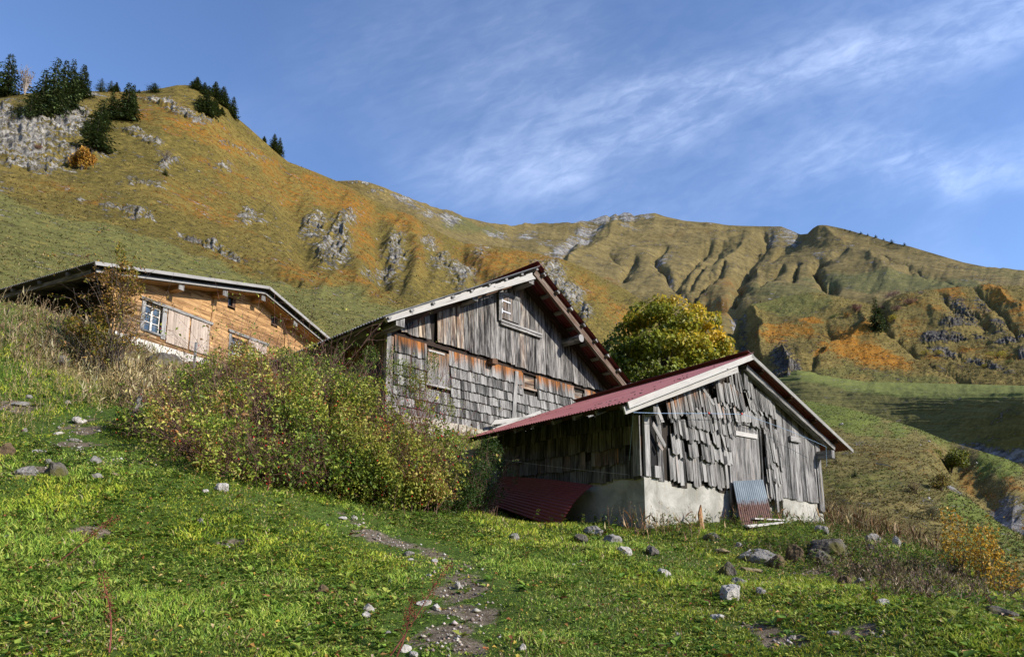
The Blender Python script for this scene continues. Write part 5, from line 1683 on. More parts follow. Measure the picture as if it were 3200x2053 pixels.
# windows
def chalet_window(W, panes_x=2, panes_y=3):
    a, b2, c, d = W
    mb = MB()
    mb.poly([C_(a, c, -.10), C_(b2, c, -.10), C_(b2, d, -.10), C_(a, d, -.10)])
    gl = mb.build('window', M_GLASS, chalet)
    mb = MB()
    for k in range(panes_x + 1):
        u = a + .03 + (b2 - a - .15) * k / panes_x
        mb.plank(C_(u, c), C_(u, d), CH.U, CH.N, .075 if k == 1 else .035, .035, lift0=-.095, lift1=-.095, c0=(.7, 0, 0))
    for k in range(panes_y + 1):
        z_ = c + .02 + (d - c - .1) * k / panes_y
        mb.plank(C_(a + .03, z_), C_(b2 - .12, z_), CH.Zv, CH.N, .032, .03, lift0=-.093, lift1=-.093, c0=(.7, 0, 0))
    mb.build('window_frame', M_WHITEFRAME, gl)
    mb = MB()
    mb.plank(C_(a - .08, c - .06), C_(a - .08, d + .05), CH.U, CH.N, .15, .10, c0=(.45, 0, 0), lift0=-.03, lift1=-.03)
    mb.plank(C_(b2 + .05, c - .06), C_(b2 + .05, d + .05), CH.U, CH.N, .12, .08, c0=(.35, .0, .2), lift0=-.05, lift1=-.05)
    mb.plank(C_(a - .1, c - .06), C_(b2 + .1, c - .06), CH.Zv, CH.N, .08, .12, c0=(.35, 0, 0), lift0=-.03, lift1=-.03)
    # reveals
    mb.poly([C_(b2, c, -.1), C_(b2, d, -.1), C_(b2, d, .03), C_(b2, c, .03)], c=(.4, .4, 0))
    mb.poly([C_(a, d, -.1), C_(b2, d, -.1), C_(b2, d, .03), C_(a, d, .03)], c=(.6, .5, 0))
    mb.build('window_surround', W_GREY, gl)
    return gl
# recessed openings: niches so that the glass is visible (the inner wall stands behind)
for W in (WIN1, WIN2):
    chalet_window(W)
for W in (SW1, SW2):
    a, b2, c, d = W
    mb = MB(); mb.poly([C_(a, c, -.07), C_(b2, c, -.07), C_(b2, d, -.07), C_(a, d, -.07)]); g_ = mb.build('small_window', M_GLASS, chalet)
    mb = MB()
    for (p, q, wd, nn) in ((C_(a + .02, c), C_(a + .02, d), .05, CH.U), (C_(b2 - .07, c), C_(b2 - .07, d), .15, CH.U), (C_(a, c - .0), C_(b2, c - .0), .03, CH.Zv), (C_(a, d + .0), C_(b2, d + .0), .04, CH.Zv)):
        mb.plank(p, q, nn, CH.N, wd, .11, c0=(.3, .4, 0), lift0=-.07, lift1=-.07)
    mb.build('window_surround', W_BROWN, g_)
# pull the inner wall back behind the glass
# shutters
def chalet_shutter(u0, u1, z0, z1, n):
    mb = MB()
    for k in range(n):
        a = u0 + (u1 - u0) * (k + .5) / n
        mb.plank(C_(a, z0), C_(a, z1), CH.U, CH.N, (u1 - u0) / n * .96, .03, c0=wcol(.55, .16, .2, .15), lift0=.055, lift1=.055)
    return mb.build('shutter', W_BLEACH, chalet)
q = [CH.front(z3(*p), .07)[0] for p in ((1250, 650), (1618, 770), (1632, 775), (1965, 905))]
zt_ = CH.front(z3(1250, 650), .07)[1]
chalet_shutter(WIN1[1] + .13, q[1], zt_ - 1.28, zt_, 8); chalet_shutter(q[2] + .03, q[3], zt_ - 1.28, zt_, 8)
q = [CH.front(z4(*p), .07) for p in ((725, 1160), (1010, 1270))]
chalet_shutter(WIN2[1] + .13, q[1][0], q[0][1] - 1.1, q[0][1], 7)
mb = MB(); mb.plank(C_(WIN1[1] + .0, zt_ - 1.2), C_(WIN1[1] + .0, zt_), CH.U, CH.N, .18, .06, c0=(.75, 0, 0), lift0=.02, lift1=.02); mb.build('shutter_post', W_GREY, chalet)
# roof: double rake boards, soffit boards, tin on top
K0 = CH.P(cL[0], -CO, cL[1]); K1 = CH.P(cL[0], CD + .6, cL[1])
T0 = CH.P(cA[0], -CO, cA[1]); T1 = CH.P(cA[0], CD + .6, cA[1])
zr = cA[1] - slope_r * (cRu - cA[0])
M0 = CH.P(cRu, -CO, zr); M1 = CH.P(cRu, CD + .6, zr)
for (a, b2) in ((K0, K1), (M0, M1)):
    G, nn = corrugate(a, b2, T0, T1, .10, .018, 4)
    mbr = MB(); sheet(mbr, G, nn); mbr.build('roof_sheet', M_TIN, chalet)
    d_ = nrm(T0 - a); pp = nrm(np.cross(CH.N, d_)); pp = pp if pp[2] > 0 else -pp
    mb = MB()
    mb.plank(a - pp * .055, T0 - pp * .055, pp, CH.N, .12, .03, c0=(.55, 0, 0), lift0=.01, lift1=.01)
    s2_ = a - CH.N * .22 - pp * .24; e2_ = T0 - CH.N * .22 - pp * .24
    mb.plank(s2_ + d_ * .15, e2_, pp, CH.N, .10, .03, c0=(.6, .1, 0))
    mb.build('barge_board', wood_mat('grey_rake_board', (.15, .145, .14), (.42, .41, .40), (.5, .42, .32), grain=30, contrast=.7), chalet)
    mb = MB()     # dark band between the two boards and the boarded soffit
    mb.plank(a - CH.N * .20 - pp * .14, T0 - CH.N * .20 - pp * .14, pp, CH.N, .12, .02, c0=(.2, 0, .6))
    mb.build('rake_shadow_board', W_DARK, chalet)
    mb = MB()
    nb = 8
    for k in range(nb):
        o_ = .26 + (CO - .26 + .0) * (k + .5) / nb
        aa = a - CH.N * o_ - pp * .30; bb2 = T0 - CH.N * o_ - pp * .30
        mb.plank(aa + d_ * .1, bb2, CH.W, -pp, (CO - .26) / nb * .95, .02, c0=wcol(.45, .15, .1, .1))
    mb.build('soffit', W_HONEY, chalet)
for px, cr in ((c1(1230, 340), 1), (c1(1527, 382), 1), (c1(1785, 415), 1), (c1(2003, 588), 1)):
    mb = MB()
    a = CH.front(px, CO - .30)
    p0 = C_(a[0], a[1], CO - .30); p1 = C_(a[0], a[1], -.3)
    mb.beam(p0, p1, .24, .25, c=(.55, .05, 0), mi=0)
    mb.hexa([p0 + CH.U * x * .119 + CH.Zv * y * .124 + CH.N * .001 for x, y in ((-1, -1), (1, -1), (1, 1), (-1, 1))] + [p0 + CH.U * x * .119 + CH.Zv * y * .124 + CH.N * .006 for x, y in ((-1, -1), (1, -1), (1, 1), (-1, 1))], c0=(.35, 0, 0), mi=1)
    mb.build('purlin', [W_HONEY, W_GREY], chalet)
# left eave: dark porch side with posts
mb = MB()
for w in (.6, 2.2, 3.8, 5.4, 7.0):
    mb.beam(CH.P(cL[0] + .25, w, 7.0), CH.P(cL[0] + .25, w, cL[1] - .15), .13, .13, c=(.5, 0, 0))
    mb.beam(CH.P(cL[0] + .05, w, cL[1] - .12), CH.P(.1, w, cL[1] + .2), .10, .12, c=(.4, 0, 0))
mb.beam(CH.P(cL[0] + .25, -.5, cL[1] - .18), CH.P(cL[0] + .25, CD, cL[1] - .18), .12, .14, c=(.4, 0, 0))
mb.build('porch_posts', W_GREY, chalet)
# ================= vegetation =================================================
M_LEAF = leaf_mat('leaves', .35, .5)
M_NEEDLE = leaf_mat('needles', .12, .7)
M_GRASS = leaf_mat('grass_blades', .30, .55)
M_DRY = leaf_mat('dry_stalks', .15, .8)


def bark_mat(name, a, b_):
    m, t = new_mat(name)
    tc = t.node('ShaderNodeTexCoord')
    n = t.noise(t.mapping((tc, 'Object'), (9, 9, 2.5)), 1.5, 7, .7)
    finish(t, t.mix(t.smooth(n, .35, .68), tuple(a) + (1,), tuple(b_) + (1,)), .9, bump=n, bstr=.7, bdist=.02, spec=.15)
    return m


M_BARK = bark_mat('grey_brown_bark', (.045, .035, .028), (.16, .13, .11))
M_TWIG = bark_mat('purple_brown_twigs', (.10, .050, .042), (.32, .20, .16))
M_REDTWIG = bark_mat('red_twigs', (.12, .03, .028), (.28, .10, .08))
M_PALE = bark_mat('pale_bare_twigs', (.16, .13, .11), (.38, .33, .29))


def unit(n, rng=None):
    rng = rng or RNG
    v = rng.normal(size=(n, 3))
    return v / np.linalg.norm(v, axis=1, keepdims=True)


def norm_rows(v):
    return v / (np.linalg.norm(v, axis=-1, keepdims=True) + 1e-9)


def leaf_arrays(P, D, N, L, W, cols, fold=.25, droop=.3):
    """leaf = 4 corner diamond folded on its rib: P base, D direction, N normal; L, W (n,)"""
    D = norm_rows(D); S = norm_rows(np.cross(D, N)); N = np.cross(S, D)
    L = L[:, None]; W = W[:, None]
    a = P
    b_ = P + D * L * .45 + S * W * .5 + N * W * fold
    c = P + D * L - N * L * droop
    d = P + D * L * .45 - S * W * .5 + N * W * fold
    n = len(P)
    V = np.stack([a, b_, c, d], 1).reshape(-1, 3)
    i = np.arange(n) * 4
    F = np.concatenate([np.stack([i, i + 1, i + 2], 1), np.stack([i, i + 2, i + 3], 1)])
    C = np.repeat(np.c_[cols, np.ones(n)], 4, 0)
    return V, F, C


def twig_arrays(P0, D0, L, R0, nseg=4, wander=.25, droop=0.0, rng=None, sides=3):
    """thin tapering 3-sided stems. returns V, F, and centre points (n, nseg+1, 3)"""
    rng = rng or RNG
    n = len(P0)
    pts = [P0]
    D = norm_rows(D0)
    for k in range(nseg):
        D = norm_rows(D + rng.normal(size=(n, 3)) * wander / nseg ** .5 + np.array((0, 0, -1.)) * np.reshape(droop, (-1, 1)) / nseg)
        pts.append(pts[-1] + D * (L / nseg)[:, None])
    C = np.stack(pts, 1)
    ref = unit(n, rng)
    T = norm_rows(C[:, -1] - C[:, 0])
    X = norm_rows(np.cross(T, ref)); Yv = np.cross(T, X)
    rad = np.linspace(1, .3, nseg + 1)[None, :] * R0[:, None]
    rings = []
    for s in range(sides):
        a = 2 * math.pi * s / sides
        rings.append(C + (X[:, None] * math.cos(a) + Yv[:, None] * math.sin(a)) * rad[..., None])
    V = np.stack(rings, 2).reshape(-1, 3)          # (n, nseg+1, sides)
    base = (np.arange(n) * (nseg + 1) * sides)[:, None, None]
    k = np.arange(nseg)[None, :, None]; s = np.arange(sides)[None, None, :]
    a = base + k * sides + s; b_ = base + k * sides + (s + 1) % sides
    F = np.stack([a, b_, b_ + sides, a + sides], -1).reshape(-1, 4)
    return V, F, C


def pick(colors, n, rng=None, w=None, jit=.18):
    rng = rng or RNG
    c = np.array(colors, float)
    k = rng.choice(len(c), n, p=(np.array(w) / np.sum(w)) if w is not None else None)
    return np.clip(c[k] * (1 + rng.normal(size=(n, 1)) * jit) * (1 + rng.normal(size=(n, 3)) * .05), .002, 1)


# ---------------------------------------------------------------- grass
def under_building(x, y, pad=.05):
    out = np.zeros(len(x), bool)
    for fr, W_, D_ in ((SH, SW, SD), (BA, BW, BD), (CH, CW, CD)):
        u = (x - fr.O[0]) * fr.U[0] + (y - fr.O[1]) * fr.U[1]
        w = (x - fr.O[0]) * fr.W[0] + (y - fr.O[1]) * fr.W[1]
        out |= (u > -pad) & (u < W_ + pad) & (w > -pad) & (w < D_ + pad)
    return out


def wedge(n, ya, yb, amin=-1.25, amax=1.05, rng=None, power=1.0):
    rng = rng or RNG
    if power == 1.0:
        y = np.exp(rng.uniform(math.log(ya), math.log(yb), n))
    else:
        y = (rng.uniform(ya ** (1 - power + 1), yb ** (1 - power + 1), n)) ** (1 / (2 - power))
    a = rng.uniform(amin, amax, n)
    return a * y, y


def gnormal(x, y):
    e = .15
    zx = (gz(x + e, y) - gz(x - e, y)) / (2 * e); zy = (gz(x, y + e) - gz(x, y - e)) / (2 * e)
    return norm_rows(np.stack([-zx, -zy, np.ones_like(zx)], -1))


GREENS = np.array([(.15, .235, .030), (.22, .285, .040), (.095, .165, .024), (.18, .265, .034), (.27, .295, .060)])


def build_grass():
    n = 440000
    x, y = wedge(n, 3.2, 27)
    keep = ~under_building(x, y)
    pth, wk = gpath(x, y)
    keep &= RNG.random(n) > pth * 1.0
    x, y, wk = x[keep], y[keep], wk[keep]
    n = len(x)
    z = gz(x, y) - .01
    dry = dryness(x, y)
    isdry = RNG.random(n) < dry * .85
    patch = fbm(x * .9, y * .9, 41, 4)
    patch2 = fbm(x * 3.5, y * 3.5, 42, 3)
    h = (.016 + .042 * sstep(patch, .38, .68) * (.4 + .8 * sstep(patch2, .35, .65)) + .028 * RNG.random(n)) * (1 - .6 * wk) * (1 + .9 * isdry * (y > 11)) * (1 + .03 * y)
    wd = (.0040 + .0012 * y) * RNG.uniform(.7, 1.3, n)
    lean = unit(n) * np.array((1, 1, .0)) * RNG.uniform(.25, .95, n)[:, None] + np.array((0, 0, 1.))
    lean += gnormal(x, y) * .5
    lean = norm_rows(lean)
    side = norm_rows(np.cross(lean, unit(n)))
    p = np.stack([x, y, z], 1)
    bend = norm_rows(np.stack([lean[:, 0], lean[:, 1], np.full(n, -.15)], 1))
    a = p - side * wd[:, None] / 2; b_ = p + side * wd[:, None] / 2
    m_ = p + lean * (h * .55)[:, None]
    c = m_ + side * wd[:, None] * .4; d = m_ - side * wd[:, None] * .4
    tip = m_ + norm_rows(lean + bend * RNG.uniform(.2, 1.1, n)[:, None]) * (h * .5)[:, None]
    V = np.stack([a, b_, c, d, tip], 1).reshape(-1, 3)
    i = np.arange(n) * 5
    F4 = np.stack([i, i + 1, i + 2, i + 3], 1); F3 = np.stack([i + 3, i + 2, i + 4], 1)
    g = GREENS[RNG.integers(0, 5, n)]
    bright = sstep(patch, .36, .62)[:, None]
    g = g * (1.02 + .42 * bright) * (.80 + .46 * sstep(patch2, .3, .7))[:, None]
    # livelier yellow green on the sunny right and centre, as mown by cattle
    yel = sstep(fbm(x * .5, y * .5, 47, 3), .42, .62)[:, None]
    g = g * (1 - yel * np.array((-.28, -.12, .25)))
    st = pick([(.36, .28, .13), (.28, .21, .09), (.44, .37, .20), (.20, .16, .06)], n)
    col = np.where(isdry[:, None], st, g)
    stray = RNG.random(n) < .04 + .22 * sstep(fbm(x * 1.4, y * 1.4, 44, 3), .55, .72)
    col[stray] = st[stray]
    C = np.repeat(np.c_[col, np.ones(n)], 5, 0)
    # darker foot, lighter tip is the blade's own colour
    o = np_mesh('grass', V, [F4, F3], M_GRASS, cols=C)
    tag(o, 'short green grazed grass and straw covering the whole slope', 'grass', kind='stuff')


def build_weeds():
    """low broad-leaved rosettes: dandelion, dock, clover"""
    Vs, Fs, Cs = [], [], []
    off = 0
    nr = 62000
    x, y = wedge(nr, 3.6, 17)
    keep = ~under_building(x, y, .1)
    pth, wk = gpath(x, y)
    dens = sstep(fbm(x * .8, y * .8, 61, 4), .34, .56) * .8 + .2
    keep &= RNG.random(nr) < dens * (1 - wk * .85) * (1 - .55 * dryness(x, y))
    x, y = x[keep], y[keep]
    nr = len(x)
    k = RNG.integers(4, 9, nr)
    size = RNG.uniform(.018, .046, nr) * (1 + 1.0 * (RNG.random(nr) < .09)) * (.8 + .02 * y)
    tone = RNG.random(nr)
    idx = np.repeat(np.arange(nr), k)
    n = len(idx)
    ang = RNG.uniform(0, 2 * math.pi, n)
    up = RNG.uniform(.15, 1.0, n)
    D = np.stack([np.cos(ang), np.sin(ang), up], 1)
    D = norm_rows(D + gnormal(x[idx], y[idx]) * .15)
    P = np.stack([x[idx], y[idx], gz(x[idx], y[idx])], 1) + D * (size[idx] * RNG.uniform(.0, .5, n))[:, None]
    L = size[idx] * RNG.uniform(.7, 1.3, n); W = L * RNG.uniform(.35, .8, n)
    base = np.array([(.11, .21, .025), (.18, .29, .035), (.26, .35, .05), (.34, .38, .07)])
    kk = np.clip((tone[idx] * 4 + RNG.normal(size=n) * .5).astype(int), 0, 3)
    cols = base[kk] * (1 + RNG.normal(size=(n, 1)) * .2)
    br = RNG.random(n) < .05
    cols[br] = pick([(.30, .13, .04), (.42, .22, .08), (.20, .08, .035)], int(br.sum()))
    V, F, C = leaf_arrays(P, D, np.tile((0, 0, 1.), (n, 1)) + unit(n) * .35, L, W, np.clip(cols, .005, 1), fold=.18, droop=.25)
    tag(np_mesh('low_weeds', V, F, M_GRASS, cols=C), 'low broad leaved weeds, dock and dandelion, growing all through the grass', 'weeds', kind='stuff')
    # taller leafy herbs along walls, by the knoll and the foot of the bush
    spots = []
    def along(fr, n, u0, u1, w0, w1):
        u = RNG.uniform(u0, u1, n); w = RNG.uniform(w0, w1, n)
        spots.append(np.stack([fr.O[0] + fr.U[0] * u + fr.W[0] * w, fr.O[1] + fr.U[1] * u + fr.W[1] * w, RNG.uniform(.12, .34, n)], 1))
    along(SH, 170, 2.2, 8.2, -1.6, -.12); along(SH, 60, -.4, 2.6, -.9, -.1); along(SH, 60, -1.1, -.1, 0, 4.5)
    for cx, cy, rx, ry, n in ((5.6, 9.8, 2.4, 1.6, 330), (-1.8, 10.3, 2.2, .9, 90), (7.4, 12.6, 1.0, 2.0, 120), (4.6, 11.0, 1.3, .8, 150), (-6.5, 9.6, 1.6, .8, 60)):
        a = RNG.normal(size=(n, 2))
        spots.append(np.stack([cx + a[:, 0] * rx * .5, cy + a[:, 1] * ry * .5, RNG.uniform(.10, .30, n)], 1))
    S = np.concatenate(spots)
    S = S[~under_building(S[:, 0], S[:, 1], .06)]
    n = len(S)
    P0 = np.stack([S[:, 0], S[:, 1], gz(S[:, 0], S[:, 1]) - .02], 1)
    D0 = unit(n) * .35 + np.array((0, 0, 1.))
    V1, F1, C1 = twig_arrays(P0, D0, S[:, 2], np.full(n, .003), 4, .2)
    m = 12
    t = RNG.uniform(.15, 1, (n, m)) * 4
    i0 = np.minimum(t.astype(int), 3); f = (t - i0)[..., None]
    ar = np.arange(n)[:, None]
    LP = (C1[ar, i0] * (1 - f) + C1[ar, i0 + 1] * f).reshape(-1, 3)
    q = len(LP)
    LD = unit(q) * np.array((1, 1, .3)) + np.array((0, 0, .15))
    cols = pick([(.08, .155, .02), (.12, .20, .03), (.16, .22, .04), (.06, .11, .015), (.24, .22, .05)], q)
    L = RNG.uniform(.03, .065, q)
    V2, F2, C2 = leaf_arrays(LP, LD, np.tile((0, 0, 1.), (q, 1)) + unit(q) * .3, L, L * .6, cols)
    o1 = len(V1)
    col1 = np.tile((.10, .10, .03, 1.), (o1, 1))
    tag(np_mesh('leafy_herbs', np.r_[V1, V2], [F1, F2 + o1], M_GRASS, cols=np.r_[col1, C2]), 'knee high nettles and leafy herbs around the shed and the mossy stones', 'herbs', kind='stuff')


def build_leaf_litter():
    n = 2300
    x, y = wedge(n, 3.8, 13)
    keep = ~under_building(x, y, .1)
    x, y = x[keep], y[keep]; n = len(x)
    P = np.stack([x, y, gz(x, y) + RNG.uniform(.02, .07, n)], 1)
    L = RNG.uniform(.018, .048, n)
    cols = pick([(.42, .20, .06), (.30, .10, .04), (.48, .34, .14), (.36, .26, .18), (.44, .30, .05)], n)
    V, F, C = leaf_arrays(P, unit(n) * np.array((1, 1, .4)), unit(n) * .6 + np.array((0, 0, 1.)), L, L * .7, cols, droop=.35)
    tag(np_mesh('fallen_leaves', V, F, M_DRY, cols=C), 'orange and brown fallen leaves scattered in the grass', 'fallen leaves', kind='stuff')


def stalk_field(name, label, P0, H, cols, rad, lean=.3, heads=True, blades=3, headc=None, matx=None):
    n = len(P0)
    D0 = unit(n) * lean + np.array((0, 0, 1.))
    V1, F1, C1 = twig_arrays(P0, D0, H, rad, 4, .22)
    col = np.repeat(np.c_[cols, np.ones(n)], 15, 0)
    Vs, Fs, Cs = [V1], [F1], [col]
    o = len(V1)
    if blades:
        m = blades
        i0 = RNG.integers(0, 3, (n, m))
        LP = C1[np.arange(n)[:, None], i0].reshape(-1, 3)
        q = len(LP)
        LD = unit(q) * np.array((.6, .6, .2)) + np.array((0, 0, .8))
        L = np.repeat(H, m) * RNG.uniform(.15, .45, q)
        V2, F2, C2 = leaf_arrays(LP, LD, unit(q), L, np.maximum(L * .02, np.repeat(rad, m) * 1.1), np.repeat(cols, m, 0), droop=.35, fold=.0)
        Vs.append(V2); Fs.append(F2 + o); Cs.append(C2); o += len(V2)
    if heads:
        m = heads if heads is not True else 5
        tt = RNG.uniform(.65, 1.0, (n, m)) * 4
        i0 = np.minimum(tt.astype(int), 3); f = (tt - i0)[..., None]
        LP = (C1[np.arange(n)[:, None], i0] * (1 - f) + C1[np.arange(n)[:, None], i0 + 1] * f).reshape(-1, 3)
        q = len(LP)
        L = RNG.uniform(.012, .034, q)
        hc = np.repeat(cols if headc is None else pick(headc, n), m, 0)
        V2, F2, C2 = leaf_arrays(LP, unit(q) + np.array((0, 0, .9)), unit(q), L, L * .5, hc)
        Vs.append(V2); Fs.append(F2 + o); Cs.append(C2)
    F4 = [Fs[0]]; F3 = np.concatenate(Fs[1:]) if len(Fs) > 1 else np.zeros((0, 3), int)
    return tag(np_mesh(name, np.concatenate(Vs), [F4[0], F3], matx or M_DRY, cols=np.concatenate(Cs)), label, 'dry grass', kind='stuff')


def region_pts(pts, n, spread):
    """pts: list of (sx, sy, Y or None, weight)"""
    w = np.array([p[3] for p in pts], float); w /= w.sum()
    k = RNG.choice(len(pts), n, p=w)
    c = np.array([(hit_ground(p[0], p[1]) if p[2] is None else at(p[0], p[1], p[2]))[:2] for p in pts])
    s = np.array([p[4] if len(p) > 4 else spread for p in pts])
    q = c[k] + RNG.normal(size=(n, 2)) * s[k][:, None]
    q = q[~under_building(q[:, 0], q[:, 1], .08)]
    return np.stack([q[:, 0], q[:, 1], gz(q[:, 0], q[:, 1]) - .03], 1)


def build_dry():
    # bank below the chalet: brown dock stalks and long straw
    P = region_pts([(40, 1040, None, 2.0, .9), (150, 1010, None, 1.8, .8), (260, 1060, None, 1.6, .6), (350, 1090, None, 2, .6), (450, 1110, None, 2, .6), (560, 1130, None, 1.2, .6), (100, 1120, None, 1.6, .9), (620, 1150, None, 1.0, .7), (0, 1080, None, 1.5, .8)], 800, .7)
    stalk_field('dry_weeds', 'reddish brown seeding weeds on the bank in front of the chalet', P, RNG.uniform(.25, .75, len(P)), pick([(.24, .165, .09), (.34, .25, .14), (.42, .35, .20), (.17, .11, .06), (.18, .19, .05)], len(P)), RNG.uniform(.004, .008, len(P)), headc=[(.26, .16, .10), (.36, .26, .17), (.46, .38, .26)], heads=9)
    P = region_pts([(520, 1235, None, 3, .55), (600, 1250, None, 3, .5), (470, 1250, None, 2.4, .5), (560, 1200, None, 2, .5), (420, 1190, None, 2, .5), (650, 1220, None, 1.5, .5), (330, 1160, None, 1, .5), (800, 1180, None, 1.2, .8)], 1900, .5)
    stalk_field('tall_straw_grass', 'pale golden straw grass between the leaning post and the chalet', P, RNG.uniform(.25, .75, len(P)), pick([(.50, .41, .22), (.42, .33, .15), (.58, .50, .30), (.34, .27, .10)], len(P)), RNG.uniform(.0025, .0045, len(P)), heads=2, blades=6)
    P = region_pts([(60, 1180, None, 2, .8), (200, 1200, None, 2, .8), (320, 1230, None, 1.4, .5), (30, 1330, None, 1, .6), (130, 1260, None, 1, .6)], 600, .5)
    stalk_field('straw_grass', 'thin straw coloured grass on the left bank above the path', P, RNG.uniform(.12, .35, len(P)), pick([(.38, .31, .13), (.26, .25, .07), (.45, .37, .20)], len(P)), RNG.uniform(.003, .005, len(P)), heads=2, blades=3)
    # around the shed corner, the right side and the knoll
    P = region_pts([(2035, 1665, None, 1.2, .25), (2120, 1660, None, .8, .4), (2300, 1640, None, .7, .4), (2420, 1625, None, .6, .3)], 170, .3)
    stalk_field('dry_stalks', 'thin dry stalks standing against the white base of the shed', P, RNG.uniform(.15, .60, len(P)), pick([(.40, .30, .16), (.30, .17, .09), (.22, .12, .07)], len(P)), RNG.uniform(.002, .0045, len(P)), heads=4, blades=2)
    P = region_pts([(2610, 1600, 18.5, 2, .7), (2680, 1620, 17.5, 2, .8), (2760, 1650, 16, 1.6, .7), (2850, 1680, 14, 1.2, .6), (2640, 1560, 21, 1.5, .9), (2720, 1590, 19.5, 1.2, 1.0)], 900, .6)
    stalk_field('dry_weeds', 'tall rust coloured weeds behind the right corner of the shed', P, RNG.uniform(.3, .95, len(P)), pick([(.20, .12, .06), (.30, .23, .12), (.24, .17, .09), (.17, .16, .05)], len(P)), RNG.uniform(.004, .008, len(P)), headc=[(.30, .16, .08), (.40, .30, .18)], heads=8)
    P = region_pts([(2750, 1790, None, 2.4, .5), (2850, 1810, None, 2.4, .45), (2640, 1760, None, 1.2, .45), (2880, 1860, None, 1.6, .35), (2480, 1730, None, .8, .5), (2950, 1800, None, 1.6, .4), (2700, 1720, None, 1.0, .5)], 1200, .5)
    stalk_field('dry_weeds', 'grey brown tangle of dead stalks on the right end of the knoll', P, RNG.uniform(.08, .30, len(P)), pick([(.24, .17, .12), (.30, .24, .17), (.18, .12, .09), (.16, .15, .05)], len(P)), RNG.uniform(.002, .004, len(P)), lean=.75, heads=4)
    # scattered dark dead stems and red dock stalks in the foreground
    x, y = wedge(260, 4.2, 12)
    P = np.stack([x, y, gz(x, y)], 1)[~under_building(x, y, .1)]
    stalk_field('dead_stems', 'single dark dead stems standing in the foreground grass', P, RNG.uniform(.10, .32, len(P)), pick([(.06, .04, .035), (.16, .06, .035), (.20, .13, .08)], len(P)), RNG.uniform(.0015, .003, len(P)), lean=.6, heads=0, blades=0)


def dock_stalk(px, py, tx, ty, label):
    p = hit_ground(px, py)
    top = at(tx, ty, p[1] + .1)
    mb = MB()
    pts = [p + (top - p) * f + np.array((.02 * math.sin(f * 5), 0, .04 * math.sin(f * 3.1))) for f in np.linspace(0, 1, 7)]
    mb.tube(pts, list(np.linspace(.006, .0025, 7)), n=5)
    for k in range(9):
        f = rnd(.3, .95)
        q = pts[int(f * 6)]
        d = unit(1)[0] * .6 + np.array((0, 0, .7))
        mb.tube([q, q + d * rnd(.04, .12)], [.003, .0015], n=4)
    o = mb.build('dock_stalk', M_REDTWIG)
    n = 240
    t = RNG.uniform(.35, 1, n) * 6
    i0 = np.minimum(t.astype(int), 5)
    A = np.array(pts)
    P = A[i0] + (A[i0 + 1] - A[i0]) * (t - i0)[:, None] + unit(n) * .035 - ORIGIN[o.name]
    L = RNG.uniform(.006, .014, n)
    V, F, C = leaf_arrays(P, unit(n), unit(n), L, L * .9, pick([(.24, .06, .03), (.32, .12, .05), (.15, .04, .025)], n))
    s = np_mesh('seed_head', V, F, M_DRY, cols=C, parent=o)
    tag(o, label, 'weed')


# ---------------------------------------------------------------- shrubs and trees
def blob_points(blobs_, n, shell=.55, rng=None):
    rng = rng or RNG
    B = np.array(blobs_, float)         # cx cy cz rx ry rz
    vol = B[:, 3] * B[:, 4] * B[:, 5]
    k = rng.choice(len(B), n, p=vol ** .75 / np.sum(vol ** .75))
    r = rng.uniform(shell, 1, n) ** .6
    d = unit(n, rng)
    return B[k, :3] + d * r[:, None] * B[k, 3:6], d, k


